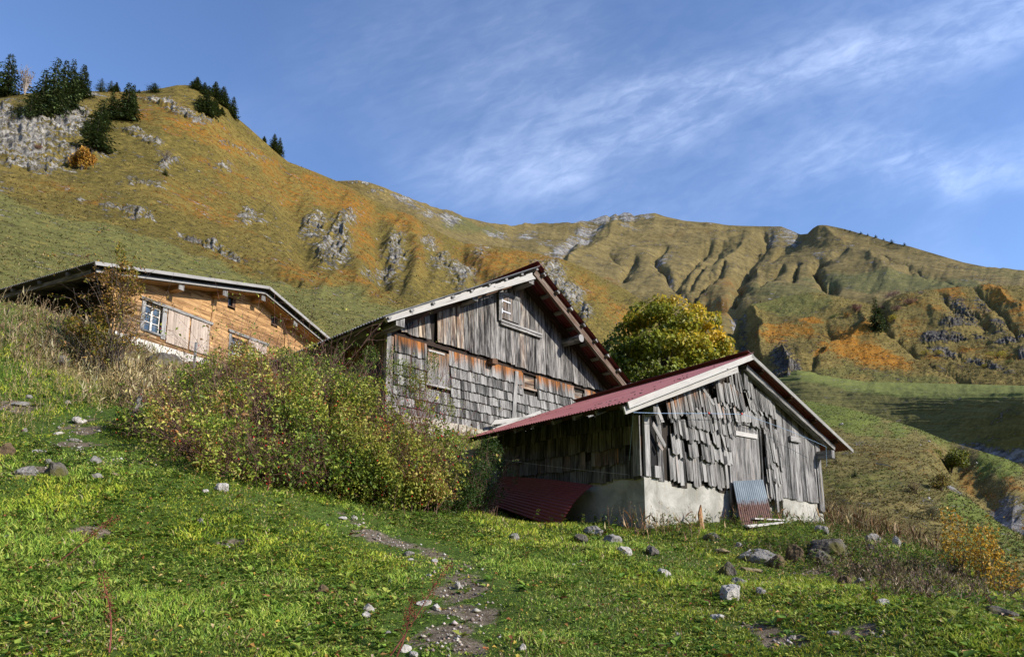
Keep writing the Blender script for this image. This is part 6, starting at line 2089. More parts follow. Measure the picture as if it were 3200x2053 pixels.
def shrub(name, label, cat, base, blobs_, nleaf, lsize, palette, weights, ntwig, twigmat, twig_r=.006, group=None, hips=0, hole=.42, aspect=.6, leafy=None, jitter=.2):
    base = np.asarray(base, float)
    rt = root(name, base, label, cat, group)
    B = np.array(blobs_, float)
    # stems
    tgt, _, _ = blob_points(B, ntwig, .3)
    foot = base + np.stack([(tgt[:, 0] - base[0]) * RNG.uniform(.3, .9, ntwig), (tgt[:, 1] - base[1]) * RNG.uniform(.3, .9, ntwig), np.zeros(ntwig)], 1)
    foot[:, 2] = gz(foot[:, 0], foot[:, 1]) - .05 if base[1] < 37 else base[2]
    D = tgt - foot; L = np.linalg.norm(D, axis=1)
    D0 = norm_rows(D) + np.array((0, 0, .45))
    L = L * np.where(RNG.random(ntwig) < .22, RNG.uniform(1.15, 1.4, ntwig), 1.08)
    V, F, C = twig_arrays(foot, D0, L, np.full(ntwig, twig_r), 6, .35, droop=np.full(ntwig, .55))
    Vs, Fs = [V], [F]
    # side twigs
    nt2 = ntwig * 3
    k = RNG.integers(0, ntwig, nt2); j = RNG.integers(2, 7, nt2)
    P2 = C[k, j]
    V2, F2, C2 = twig_arrays(P2, unit(nt2) + np.array((0, 0, .3)), RNG.uniform(.15, .55, nt2) * (L[k] / 2.0), np.full(nt2, twig_r * .5), 3, .5, droop=np.full(nt2, .4))
    Fs.append(F2 + len(V)); Vs.append(V2)
    br = np_mesh('branches', np.concatenate(Vs) - base, Fs, twigmat, parent=rt)
    # leaves
    nl = int(nleaf * 2.2)
    P, d, kb = blob_points(B, nl, .35)
    n3 = fbm(P[:, 0] * 2.6 + P[:, 1] * 1.1, P[:, 2] * 2.9 - P[:, 1] * 1.3, 7, 4, .6)
    keep = n3 > hole + RNG.normal(size=nl) * .02
    if leafy is not None:
        keep &= RNG.random(nl) < leafy(P)
    P, d = P[keep][:nleaf], d[keep][:nleaf]
    n = len(P)
    # some leaves sit right on the side twigs
    m = n // 3
    kk = RNG.integers(0, nt2, m)
    P[:m] = C2[kk, RNG.integers(1, 4, m)] + RNG.normal(size=(m, 3)) * .03
    tone = fbm(P[:, 0] * .9 + P[:, 2], P[:, 1] * .9, 17, 3)
    pal = np.array(palette, float); w = np.array(weights, float); w /= w.sum()
    cum = np.cumsum(w)
    rr = np.clip((tone - .5) * 1.5 + RNG.random(n) * .8 + .1, 0, .999)
    ci = np.searchsorted(cum, rr)
    cols = np.clip(pal[ci] * (1 + RNG.normal(size=(n, 1)) * jitter), .004, 1)
    L = RNG.uniform(.6, 1.3, n) * lsize
    V, F, C = leaf_arrays(P - base, unit(n) + d * .5 + np.array((0, 0, -.1)), unit(n) + np.array((0, 0, .8)), L, L * aspect, cols)
    np_mesh('leaves', V, F, M_LEAF, cols=C, parent=rt)
    if hips:
        P, d, kb = blob_points(B, hips, .8)
        kk = RNG.integers(0, nt2, hips // 2)
        P[:hips // 2] = C2[kk, 3]
        r = .013
        o6 = np.array([(1, 0, 0), (-1, 0, 0), (0, 1, 0), (0, -1, 0), (0, 0, 1.3), (0, 0, -1.3)]) * r
        V = (P[:, None] + o6[None]).reshape(-1, 3) - base
        f8 = np.array([(0, 2, 4), (2, 1, 4), (1, 3, 4), (3, 0, 4), (2, 0, 5), (1, 2, 5), (3, 1, 5), (0, 3, 5)])
        F = (np.arange(hips)[:, None, None] * 6 + f8[None]).reshape(-1, 3)
        h = np_mesh('rose_hips', V, F, plain('red_rose_hip', (.50, .02, .015), .35), parent=rt, smooth=True)
        h['kind'] = 'stuff'
    return rt


def pxblob(sx, sy, Y, r, ry=None, rz=None):
    p = at(sx, sy, Y)
    return (*p, r, ry or r, rz or r)


def fblob(sx, sy, r, rz=None, dy=.35):
    p = hit_ground(sx, sy)
    return (p[0], p[1] + r * dy, p[2] + (rz or r) * .75, r, r, rz or r)


def build_bushes():
    b1 = [pxblob(450, 1345, 12.4, .55, .6, .45), pxblob(540, 1300, 12.7, .75, .8, .6), pxblob(650, 1245, 13.0, .8, .9, .75), pxblob(770, 1200, 13.2, .85, .9, .75), pxblob(900, 1185, 13.2, .85, .9, .7), pxblob(1030, 1225, 13.0, .8, .9, .7),
          pxblob(560, 1400, 11.5, .65, .7, .5), pxblob(690, 1400, 11.5, .8, .8, .75), pxblob(830, 1400, 11.4, .85, .8, .85), pxblob(980, 1390, 11.3, .85, .8, .9), pxblob(700, 1320, 12, .85), pxblob(860, 1310, 12, .9), pxblob(1010, 1300, 12, .9),
          fblob(405, 1352, .35, .35), fblob(450, 1385, .45, .45), fblob(510, 1425, .5, .5), fblob(580, 1460, .55, .55), fblob(660, 1485, .6, .55), fblob(750, 1510, .6, .6), fblob(850, 1530, .6, .6), fblob(950, 1545, .6, .6), fblob(1040, 1560, .55, .55), pxblob(760, 1110, 14.5, .35, .4, .35), pxblob(950, 1110, 14.2, .35, .4, .4), pxblob(700, 1130, 15, .45, .4, .3)]
    def leafy(P):
        sx, sy = project(P)
        low = sstep(sy, 1280, 1400) * (1 - sstep(sx, 1000, 1180)) * (.5 + .9 * sstep(fbm(sx / 60, sy / 40, 5, 3), .35, .6))
        return 1 - .72 * np.clip(low, 0, 1.1)
    base = np.array((*at(840, 1490, 11.6)[:2], 0.)); base[2] = gz(base[0], base[1])
    shrub('rose_bush', 'wide tangled wild rose bush with purple twigs, left part of the hedge', 'bush', base, b1, 46000, .062,
          [(.10, .17, .024), (.20, .28, .034), (.32, .38, .05), (.48, .48, .08), (.70, .62, .20), (.38, .20, .06)], [.18, .26, .24, .18, .10, .04], 2600, M_TWIG, .0072, hips=420, leafy=leafy, hole=.492)
    b2 = [pxblob(1130, 1290, 12.3, .7, .8, .8), pxblob(1210, 1330, 12.2, .75, .8, .75), pxblob(1300, 1370, 11.9, .7, .7, .65), pxblob(1380, 1420, 11.7, .55, .6, .5), pxblob(1120, 1430, 11.2, .8, .7, .8), pxblob(1240, 1460, 11.0, .75, .6, .65),
          pxblob(1350, 1490, 11.2, .5, .5, .4), fblob(1120, 1575, .55, .5), fblob(1220, 1588, .55, .5), fblob(1320, 1590, .45, .45), pxblob(1420, 1470, 11.6, .3, .4, .4)]
    base = np.array((*at(1240, 1560, 11.4)[:2], 0.)); base[2] = gz(base[0], base[1])
    shrub('rose_bush', 'dense yellow green rose bush with red hips, end of the hedge nearest the shed', 'bush', base, b2, 28000, .060,
          [(.11, .17, .024), (.21, .26, .034), (.33, .35, .05), (.46, .43, .08), (.58, .48, .16), (.34, .18, .06)], [.18, .27, .26, .17, .08, .04], 460, M_TWIG, .0065, hips=420, hole=.47)
    # taller slender shoots in front of the barn
    b3 = [pxblob(1250, 1180, 12.8, .40, .4, .45), pxblob(1330, 1230, 12.6, .42, .4, .45), pxblob(1390, 1280, 12.5, .22, .3, .30), pxblob(1200, 1240, 12.8, .35, .3, .35), pxblob(1290, 1290, 12.5, .45, .4, .30), pxblob(1230, 1110, 12.9, .16, .2, .2), pxblob(1350, 1130, 12.9, .15, .2, .2)]
    base = np.array((*at(1290, 1520, 12.0)[:2], 0.)); base[2] = gz(base[0], base[1])
    shrub('rose_shoots', 'slender upright green shoots rising before the corner of the barn', 'shrub', base, b3, 4800, .036, [(.11, .17, .025), (.20, .24, .04), (.33, .32, .07)], [.4, .4, .2], 150, M_REDTWIG, .005, hole=.44)
    b4 = [pxblob(1040, 1090, 14.0, .25, .3, .22), pxblob(980, 1140, 14, .45, .4, .25), pxblob(1110, 1150, 13.6, .3, .3, .25), pxblob(900, 1120, 14.2, .3, .3, .2), pxblob(1160, 1110, 13.6, .18, .2, .2)]
    base = np.array((*at(1010, 1400, 13.0)[:2], 0.)); base[2] = gz(base[0], base[1])
    shrub('rose_shoots', 'leafy top shoots reaching over the dark eave of the barn', 'shrub', base, b4, 4200, .038, [(.08, .14, .02), (.16, .21, .035), (.28, .28, .06)], [.4, .4, .2], 110, M_TWIG, .005, hole=.42)
    # dark green shrub in the shade between hedge and red sheet
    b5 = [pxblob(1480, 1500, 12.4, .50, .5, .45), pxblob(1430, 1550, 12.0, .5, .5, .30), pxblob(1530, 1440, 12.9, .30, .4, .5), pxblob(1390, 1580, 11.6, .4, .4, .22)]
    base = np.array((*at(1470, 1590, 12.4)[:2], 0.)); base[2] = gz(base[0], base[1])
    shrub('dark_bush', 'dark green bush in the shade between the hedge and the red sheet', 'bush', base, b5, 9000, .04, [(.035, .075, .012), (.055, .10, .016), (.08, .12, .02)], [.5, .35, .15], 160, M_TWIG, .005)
    # young tree in front of the chalet
    b6 = [pxblob(375, 790, 16.6, .12, .15, .28), pxblob(395, 850, 16.5, .28, .25, .30), pxblob(345, 870, 16.5, .25, .25, .28), pxblob(420, 900, 16.5, .26, .25, .2), pxblob(365, 930, 16.4, .34, .3, .30), pxblob(330, 990, 16.3, .28, .3, .3), pxblob(300, 1040, 16.2, .28, .3, .22), pxblob(235, 1020, 16.3, .25, .3, .25), pxblob(400, 960, 16.4, .2, .25, .2)]
    base = np.array((*at(335, 1100, 16.2)[:2], 0.)); base[2] = gz(base[0], base[1])
    shrub('young_tree', 'slim young tree with yellow and brown leaves standing before the left corner of the chalet', 'tree', base, b6, 4300, .078, [(.14, .155, .02), (.26, .22, .03), (.40, .24, .04), (.36, .21, .10), (.22, .13, .06)], [.22, .26, .26, .16, .1], 60, M_BARK, .012, hole=.30, aspect=.5)
    # yellow saplings on the right
    for (sx0, sy0, Y, h, wd, lab, nl) in [(2998, 1770, 8.8, .98, .24, 'taller yellow leaved sapling at the right edge of the slope', 460), (3075, 1790, 8.6, .80, .26, 'golden leaved sapling just right of the taller one', 620), (3145, 1850, 8.0, .42, .22, 'lowest golden sapling at the right edge of the photo', 240)]:
        p = hit_ground(sx0, sy0) if False else np.array((*at(sx0, sy0, Y)[:2], 0.)); p[2] = gz(p[0], p[1])
        bl = [(p[0] + rnd(-.1, .1), p[1] + rnd(-.1, .1), p[2] + h * f, wd * (1.1 - f * .7), wd * (1.1 - f * .7), h * .16) for f in (.35, .5, .65, .8)]
        shrub('sapling', lab, 'sapling', p, bl, nl, .038, [(.50, .30, .03), (.62, .38, .04), (.34, .22, .04), (.42, .20, .03)], [.4, .3, .15, .15], 16, M_BARK, .006, hole=.2, aspect=.8, group='yellow saplings at the right edge')
    # bare twigs left of the window
    for (sx0, sy0, Y, h, lab) in [(722, 1180, 15.5, 1.25, 'bare pale sapling in front of the second chalet window'), (655, 1175, 15.2, .75, 'small bare sapling right of the metal post')]:
        p = np.array((*at(sx0, sy0, Y)[:2], 0.)); p[2] = gz(p[0], p[1])
        mb = MB()
        top = p + np.array((.28, 0, h))
        pts = [p + (top - p) * f + np.array((0, 0, .03 * math.sin(f * 9))) for f in np.linspace(0, 1, 6)]
        mb.tube(pts, list(np.linspace(.014, .004, 6)), n=5)
        for k in range(16):
            f = rnd(.2, .98); q = pts[0] + (top - pts[0]) * f
            d = nrm(np.array((rnd(-1, 1), rnd(-.5, .5), rnd(.2, 1.2))))
            mb.tube([q, q + d * rnd(.12, .4)], [.006, .002], n=4)
        tag(mb.build('bare_sapling', M_PALE), lab, 'sapling')


def conifer(seed, H=10., spread=.24, layers=30, ragged=.25, lean=0.0, dense=1.0, base_frac=.04):
    """returns trunk mesh data + crown arrays in local coordinates"""
    rng = np.random.default_rng(seed)
    mb = MB()
    tr = [np.array((lean * f * H, 0, f * H - .6)) for f in np.linspace(0, 1, 7)]
    mb.tube(tr, [max(.02, H * .018 * (1 - f)) for f in np.linspace(0, 1, 7)], n=7)
    P, D, L, W = [], [], [], []
    for i in range(layers):
        f = base_frac + (1 - base_frac) * (i / layers) ** .92
        z = f * H
        R = H * spread * (1 - f) ** .85 * (1 + rng.normal() * ragged * .5) + H * .012
        nb = int((11 + 13 * (1 - f)) * dense)
        for b_ in range(nb):
            a = rng.uniform(0, 2 * math.pi)
            r = R * rng.uniform(.65, 1.15) * (1 + ragged * (math.sin(a * 3 + seed + z) * .5))
            ns = max(2, int(5 * (1 - f) + 2))
            for s in range(ns):
                q = (s + .6) / ns * r
                droop = -.28 * q * (1 - f * .6) + .12 * r * (s / ns) ** 2
                P.append((lean * f * H + math.cos(a) * q, math.sin(a) * q, z + droop + rng.normal() * .012 * H))
                D.append((math.cos(a) + rng.normal() * .45, math.sin(a) + rng.normal() * .45, -.32 + rng.normal() * .25))
                l = H * (.028 + .034 * (1 - f)) * rng.uniform(.8, 1.3)
                L.append(l); W.append(l * .55)
    n = len(P)
    cols = pick([(.040, .066, .018), (.060, .088, .022), (.090, .115, .030), (.026, .044, .014)], n, rng)
    V, F, C = leaf_arrays(np.array(P, float), np.array(D), unit(n, rng) * .5 + np.array((0, 0, 1.)), np.array(L), np.array(W), cols, fold=-.18, droop=.2)
    return mb, V, F, C


PROTO = {}
def conifer_proto(key, **kw):
    mb, V, F, C = conifer(**kw)
    PROTO[key] = (mb, V, F, C, kw.get('H', 10.))


def place_conifer(key, p, H, label, rz=0., wide=1.0, group=None, name='spruce', cat='spruce'):
    mb, V, F, C, H0 = PROTO[key][:5]
    if len(PROTO[key]) == 5:
        t = bpy.data.objects.new(name, None); SC.collection.objects.link(t)
        ORIGIN[t.name] = np.zeros(3)
        a = mb.build('trunk', M_BARK, t)
        b_ = np_mesh('crown', V, F, M_NEEDLE, cols=C, parent=t)
        PROTO[key] = PROTO[key] + (t,)
    else:
        t = copy_tree(PROTO[key][5])
        t.name = name
    t.location = tuple(float(c) for c in p)
    s = H / H0
    t.scale = (s * wide, s * wide, s)
    t.rotation_euler = (0, 0, rz)
    tag(t, label, cat, group)
    return t


def build_conifers():
    for k, kw in dict(a=dict(seed=1, spread=.23), b=dict(seed=2, spread=.30, ragged=.5), c=dict(seed=3, spread=.20, ragged=.35), d=dict(seed=4, spread=.42, ragged=.45, layers=22), e=dict(seed=5, spread=.17, layers=34)).items():
        conifer_proto(k, **kw)
    L = [  # crop4 base x, base y, top y, width, proto, label
        (45, 415, 62, 215, 'b', 'broad spruce cut by the left edge of the photo'),
        (330, 560, 190, 200, 'b', 'dark spruce on the left side of the big group above the cliff'),
        (415, 560, 88, 230, 'b', 'tallest spruce of the big group above the cliff'),
        (490, 545, 108, 170, 'a', 'slim spruce just right of the tallest one above the cliff'),
        (550, 515, 108, 130, 'c', 'pointed spruce near the right end of the group above the cliff'),
        (655, 425, 148, 135, 'a', 'pointed spruce at the right end of the group above the cliff'),
        (590, 440, 230, 120, 'c', 'small spruce low between the last two of the cliff group'),
        (235, 600, 380, 180, 'd', 'low spreading spruce at the left foot of the cliff group'),
        (150, 575, 470, 130, 'd', 'small bushy spruce clinging to the top of the cliff'),
        (805, 378, 262, 95, 'd', 'left one of the three small ragged spruces on the ridge'),
        (888, 365, 270, 85, 'd', 'middle one of the three small ragged spruces on the ridge'),
        (935, 358, 278, 50, 'c', 'right one of the three small ragged spruces on the ridge'),
        (1010, 610, 298, 160, 'a', 'tall dense spruce right of the cliff'),
        (1060, 540, 312, 70, 'e', 'thin spruce leaning on the tall dense one'),
        (890, 600, 365, 150, 'b', 'spruce behind the tall dense one, with open branches'),
        (800, 690, 440, 170, 'b', 'spruce halfway down the row beside the cliff'),
        (770, 845, 555, 240, 'b', 'lowest dark spruce of the row, above the orange tree'),
        (690, 720, 600, 110, 'd', 'small dark spruce on the rock left of the lowest one'),
        (1118, 388, 354, 42, 'd', 'tiny round spruce alone on the ridge'),
        (1235, 385, 303, 140, 'd', 'wide low spruce clump on the ridge'),
        (1575, 365, 256, 90, 'a', 'round spruce at the left of the summit group'),
        (1640, 400, 296, 62, 'a', 'narrow spruce second from left in the summit group'),
        (1722, 425, 290, 90, 'a', 'broad spruce at the top of the summit group'),
        (1660, 570, 325, 130, 'a', 'biggest spruce of the summit group, lowest on the slope'),
        (1595, 505, 400, 110, 'd', 'small spruce left of the biggest one below the summit'),
        (1718, 560, 430, 80, 'e', 'slim spruce right of the biggest one below the summit'),
        (1788, 490, 330, 95, 'a', 'pointed spruce on the summit edge against the sky'),
        (1775, 560, 497, 45, 'c', 'smallest spruce below the summit edge'),
        (1862, 580, 413, 78, 'a', 'spruce standing out over the steep edge of the hill'),
        (2125, 772, 727, 32, 'c', 'small left one of the three spruces on the falling skyline'),
        (2196, 845, 713, 75, 'a', 'tallest of the three spruces on the falling skyline'),
        (2245, 882, 740, 58, 'a', 'right one of the three spruces on the falling skyline')]
    for i, (bx, by, ty, w, k, lab) in enumerate(L):
        s = c4(bx, by)
        p = on_slope(SLOPE_B, *s)
        H = (by - ty) / 2.567 * p[1] / FPX
        w0 = {'a': .23, 'b': .30, 'c': .20, 'd': .42, 'e': .17}[k] * 2 * H * FPX / p[1] * 2.567
        place_conifer(k, p - np.array((0, 0, .2)), H * 1.22, lab, rz=i * 1.3, wide=min(2.0, max(.85, 1.15 * w / w0)), group='spruces on the left mountain')
    s = c6(1555, 765)
    p = on_slope(SLOPE_C, *s)
    place_conifer('c', p, 215 / 1.847 * p[1] / FPX, 'lone tall dark spruce on the orange hill at the right', wide=1.25)
    PROTO_T = [(1525, 700, 640), (1530, 770, 700)]
    for (bx, by, ty, lab) in [(1820, 840, 800, 'left one of two small conifers by the low dark cliff'), (1858, 862, 818, 'right one of two small conifers by the low dark cliff'), (2085, 695, 670, 'tiny conifer on the grey eroded slope'), (868, 562, 545, 'tiny conifer on the terraced slope above the stream')]:
        p = on_slope(SLOPE_C, *c6(bx, by))
        place_conifer('d' if by > 700 else 'a', p, (by - ty) / 1.847 * p[1] / FPX, lab)
    for i, (bx, by, h, lab) in enumerate([(1370, 187, 11, 'first dwarf pine right of the far pointed peak'), (1395, 196, 13, 'second dwarf pine right of the far pointed peak'), (1462, 208, 17, 'third dwarf pine down the far skyline'), (1502, 216, 13, 'fourth dwarf pine down the far skyline'), (1545, 226, 18, 'fifth dwarf pine down the far skyline, in the row'), (1592, 236, 12, 'sixth dwarf pine down the far skyline'), (1638, 262, 26, 'biggest dwarf pine on the far skyline'), (1712, 272, 18, 'lowest pair of dwarf pines on the far skyline')]):
        p = on_slope((Xa, Ya, Za, SXa, SYa), *c6(bx, by))
        place_conifer('d', p, h / 1.847 * p[1] / FPX * 1.2, lab, rz=i, wide=1.5, group='dwarf pines on the far skyline', name='dwarf_pine', cat='pine')
    p = on_slope(SLOPE_E, *c8(1610, 135))
    place_conifer('d', p, 45 / 1.5 * p[1] / FPX, 'small dark round spruce on the pasture right of the shed', wide=1.2)
    p = on_slope(SLOPE_B, *c4(1325, 1050))
    place_conifer('d', p, 65 / 2.567 * p[1] / FPX, 'dwarf green conifer on the small outcrop', wide=1.6)


def far_shrub(S, px, toppx, w, lab, pal, name='shrub', cat='shrub', n=1400, bare=False, group=None, trunk=M_BARK, rnd_=None):
    p = on_slope(S, *px)
    H = (px[1] - toppx) * p[1] / FPX
    R = w * .5 * p[1] / FPX
    rt = root(name, p, lab, cat, group)
    mb = MB()
    rg = np.random.default_rng(int(px[0]))
    for k in range(14):
        d = np.array((rg.normal() * R * .45, rg.normal() * R * .45, H * rg.uniform(.6, 1)))
        mb.tube([p - np.array((0, 0, .3)), p + d * .5 + np.array((0, 0, H * .08)), p + d], [H * .018, H * .011, H * .003], n=4)
        for q in range(5):
            e = p + d * rg.uniform(.4, .95); mb.tube([e, e + np.array((rg.normal() * R * .3, rg.normal() * R * .3, H * .2))], [H * .006, H * .002], n=3)
    mb.build('trunk' if not bare else 'branches', trunk, rt)
    bl = [(p[0] + rg.normal() * R * .4, p[1] + rg.normal() * R * .4, p[2] + H * rg.uniform(.3, .78), R * rg.uniform(.35, .6), R * rg.uniform(.35, .6), H * rg.uniform(.16, .28)) for _ in range(12)]
    m = n // 4 if bare else n
    P, d, _ = blob_points(bl, m, .2, rg)
    L = rg.uniform(.7, 1.3, m) * max(H, R) * (.075 if not bare else .05)
    V, F, C = leaf_arrays(P - p, unit(m, rg), unit(m, rg), L, L * .7, pick(pal, m, rg, jit=.25))
    np_mesh('crown', V, F, M_LEAF, cols=C, parent=rt)
    return rt


def build_far_shrubs():
    orange = [(.48, .26, .03), (.40, .18, .025), (.55, .34, .06), (.30, .16, .03)]
    yellow = [(.42, .34, .03), (.30, .28, .03), (.50, .36, .04)]
    rust = [(.22, .08, .05), (.18, .09, .06), (.26, .14, .09)]
    green = [(.10, .16, .02), (.20, .22, .03), (.07, .12, .02)]
    grey = [(.28, .22, .19), (.22, .17, .15)]
    far_shrub(SLOPE_B, c4(655, 1005), c4(0, 765)[1], 60, 'small orange autumn tree at the foot of the pale cliff', orange, 'autumn_tree', 'tree', 2600)
    far_shrub(SLOPE_B, c4(1330, 935), c4(0, 830)[1], 52, 'grey leafless shrub on top of the small outcrop', grey, bare=True)
    far_shrub(SLOPE_B, c4(195, 400), c4(0, 130)[1], 46, 'bare dead tree between the two left spruce groups', grey, 'bare_tree', 'tree', bare=True, trunk=M_PALE)
    far_shrub(SLOPE_B, c4(1480, 1020), c4(0, 985)[1], 20, 'tiny grey shrub right of the small outcrop', grey, bare=True)
    far_shrub(SLOPE_B, c4(300, 840), c4(0, 795)[1], 30, 'dark red shrub growing on the pale cliff', rust)
    far_shrub(SLOPE_B, c5(1280, 845), c5(0, 795)[1], 42, 'orange leafless bush behind the roof of the barn', [(.36, .17, .07), (.28, .15, .08)], bare=True, n=2400)
    for px, t, w, lab, pal in [((1650, 712), 660, 34, 'yellow shrub right of the lone spruce', yellow), ((2250, 925), 878, 60, 'broad yellow shrub on the scree at the far right', yellow), ((2310, 955), 925, 30, 'green shrub below the broad yellow one at the right', green), ((1308, 690), 662, 22, 'small green shrub left of the lone spruce', green),
                               ((1385, 690), 650, 24, 'orange shrub left of the lone spruce', orange), ((1425, 660), 600, 36, 'rust red shrub behind the lone spruce', rust), ((1562, 665), 615, 34, 'rust red shrub right beside the lone spruce', rust), ((1650, 570), 535, 60, 'grey brown thicket above the ravine', rust + grey),
                               ((1745, 610), 565, 55, 'reddish thicket on the edge of the ravine', rust), ((1810, 555), 535, 22, 'small grey thicket at the top of the ravine', grey), ((1840, 905), 865, 30, 'yellow green shrub below the low dark cliff', yellow), ((1905, 905), 868, 34, 'second yellow green shrub below the low dark cliff', yellow),
                               ((2055, 945), 930, 12, 'tiny yellow shrub in the middle of the scree', yellow), ((2170, 975), 950, 16, 'small bright yellow shrub under the scree', yellow), ((1670, 650), 610, 30, 'brown thicket in the ravine', rust), ((1450, 640), 615, 20, 'bare reddish shrub above the lone spruce', rust)]:
        far_shrub(SLOPE_C, c6(*px), c6(0, t)[1], w, lab, pal, n=700, group='shrubs on the orange hill')
    far_shrub(SLOPE_E, c8(2055, 110), c8(0, -5)[1], 80, 'yellow green willow bush on the ridge of the near pasture', [(.17, .20, .03), (.25, .25, .04), (.12, .15, .02)], 'willow_bush', 'bush', 3200)
    far_shrub(SLOPE_E, c8(2010, 200), c8(0, 115)[1], 70, 'orange green thicket under the willow bush', [(.22, .19, .04), (.34, .22, .05), (.16, .16, .04)], n=1500, name='thicket')
    far_shrub(SLOPE_E, c8(1890, 215), c8(0, 150)[1], 60, 'faded straw thicket on the near pasture', [(.30, .23, .10), (.22, .18, .08)], n=1000, name='thicket')
    far_shrub(SLOPE_E, c8(1965, 335), c8(0, 265)[1], 60, 'grey green thicket below the brown landslip', [(.16, .16, .07), (.22, .19, .09)], n=900, name='thicket')


def build_maple():
    Y = 34.
    ctr = at(2087, 1070, Y)
    gx, gy = ctr[0], ctr[1]
    gzv = float(gz(gx, gy))
    rt = root('maple_tree', (gx, gy, gzv), 'large maple turning yellow behind the red shed roof', 'maple')
    m = Y / FPX
    # clumps traced: sx, sy, radius px, depth offset m
    cl = [(2005, 985, 48, .3), (2058, 968, 52, 0), (2112, 966, 50, -.3), (2165, 985, 46, .2), (2000, 1010, 55, -.5), (2060, 1000, 60, -1.2), (2120, 1000, 60, -1.0), (2180, 1010, 55, -.4), (2225, 1000, 34, .4), (2215, 1050, 50, 0), (2250, 1080, 46, .2), (2265, 1120, 40, .2),
          (1960, 1040, 45, .4), (1930, 1070, 45, .2), (1905, 1100, 38, .5), (1960, 1100, 60, -.8), (2030, 1080, 65, -1.5), (2100, 1080, 65, -1.6), (2170, 1090, 62, -1.0), (2220, 1130, 50, -.6), (1930, 1140, 45, 0), (2000, 1150, 65, -1.2), (2080, 1160, 65, -1.4), (2160, 1160, 60, -1.0),
          (2250, 1150, 40, .2), (1940, 1190, 50, 0), (2020, 1210, 60, -.8), (2100, 1220, 60, -.8), (2180, 1210, 55, -.4), (2060, 1050, 70, 1.4), (2140, 1060, 70, 1.6), (2000, 1100, 60, 1.5), (2190, 1130, 60, 1.5), (2080, 1130, 80, 1.8), (1985, 1250, 50, 0), (2080, 1270, 60, 0), (2150, 1260, 55, .3)]
    mb = MB()
    crown_base = at(2075, 1290, Y)
    trunk_top = at(2080, 1190, Y)
    mb.tube([(gx, gy, gzv - .5), (gx, gy, (gzv + crown_base[2]) / 2), tuple(crown_base), tuple(trunk_top), tuple(at(2085, 1080, Y))], [.34, .28, .24, .17, .07], n=10)
    for (sx, sy, r, dz) in cl:
        e = at(sx, sy, Y + dz)
        f = rnd(.1, .9)
        s = crown_base + (trunk_top - crown_base) * f
        mid = (s + e) / 2 + np.array((rnd(-.2, .2), rnd(-.2, .2), rnd(-.1, .3)))
        mb.tube([s, mid, e], [.085, .05, .018], n=6)
        for k in range(4):
            q = mid + (e - mid) * rnd(.2, 1)
            d = unit(1)[0] + np.array((0, 0, .5))
            mb.tube([q, q + d * r * m * .8], [.022, .006], n=4)
    mb.build('trunk', M_BARK, rt)
    P, N, T = [], [], []
    for (sx, sy, r, dz) in cl:
        c = at(sx, sy, Y + dz)
        n = int(560 * (r / 50) ** 2)
        d = unit(n)
        rr = RNG.uniform(.30, 1.05, n) ** .55
        q = c + d * (rr * r * m * .98)[:, None] * np.array((1, 1, .85))
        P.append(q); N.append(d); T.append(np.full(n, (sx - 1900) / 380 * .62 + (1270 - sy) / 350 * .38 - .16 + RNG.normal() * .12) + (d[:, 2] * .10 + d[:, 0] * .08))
    P = np.concatenate(P); N = np.concatenate(N); T = np.concatenate(T)
    hn = fbm(P[:, 0] * 1.5 + P[:, 1] * .8, P[:, 2] * 2.0 + P[:, 1] * .4, 91, 4)
    k = hn > .455
    P, N, T = P[k], N[k], T[k]
    n = len(P)
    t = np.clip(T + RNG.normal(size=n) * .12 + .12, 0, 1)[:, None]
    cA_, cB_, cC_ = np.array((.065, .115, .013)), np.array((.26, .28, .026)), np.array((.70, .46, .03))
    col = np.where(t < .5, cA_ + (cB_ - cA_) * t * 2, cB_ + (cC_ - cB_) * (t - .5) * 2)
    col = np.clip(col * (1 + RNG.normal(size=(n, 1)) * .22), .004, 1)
    L = RNG.uniform(.13, .24, n)
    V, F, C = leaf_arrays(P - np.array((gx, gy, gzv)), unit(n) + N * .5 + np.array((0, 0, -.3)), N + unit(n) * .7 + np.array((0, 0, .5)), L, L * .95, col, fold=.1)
    np_mesh('crown', V, F, M_LEAF, cols=C, parent=rt)



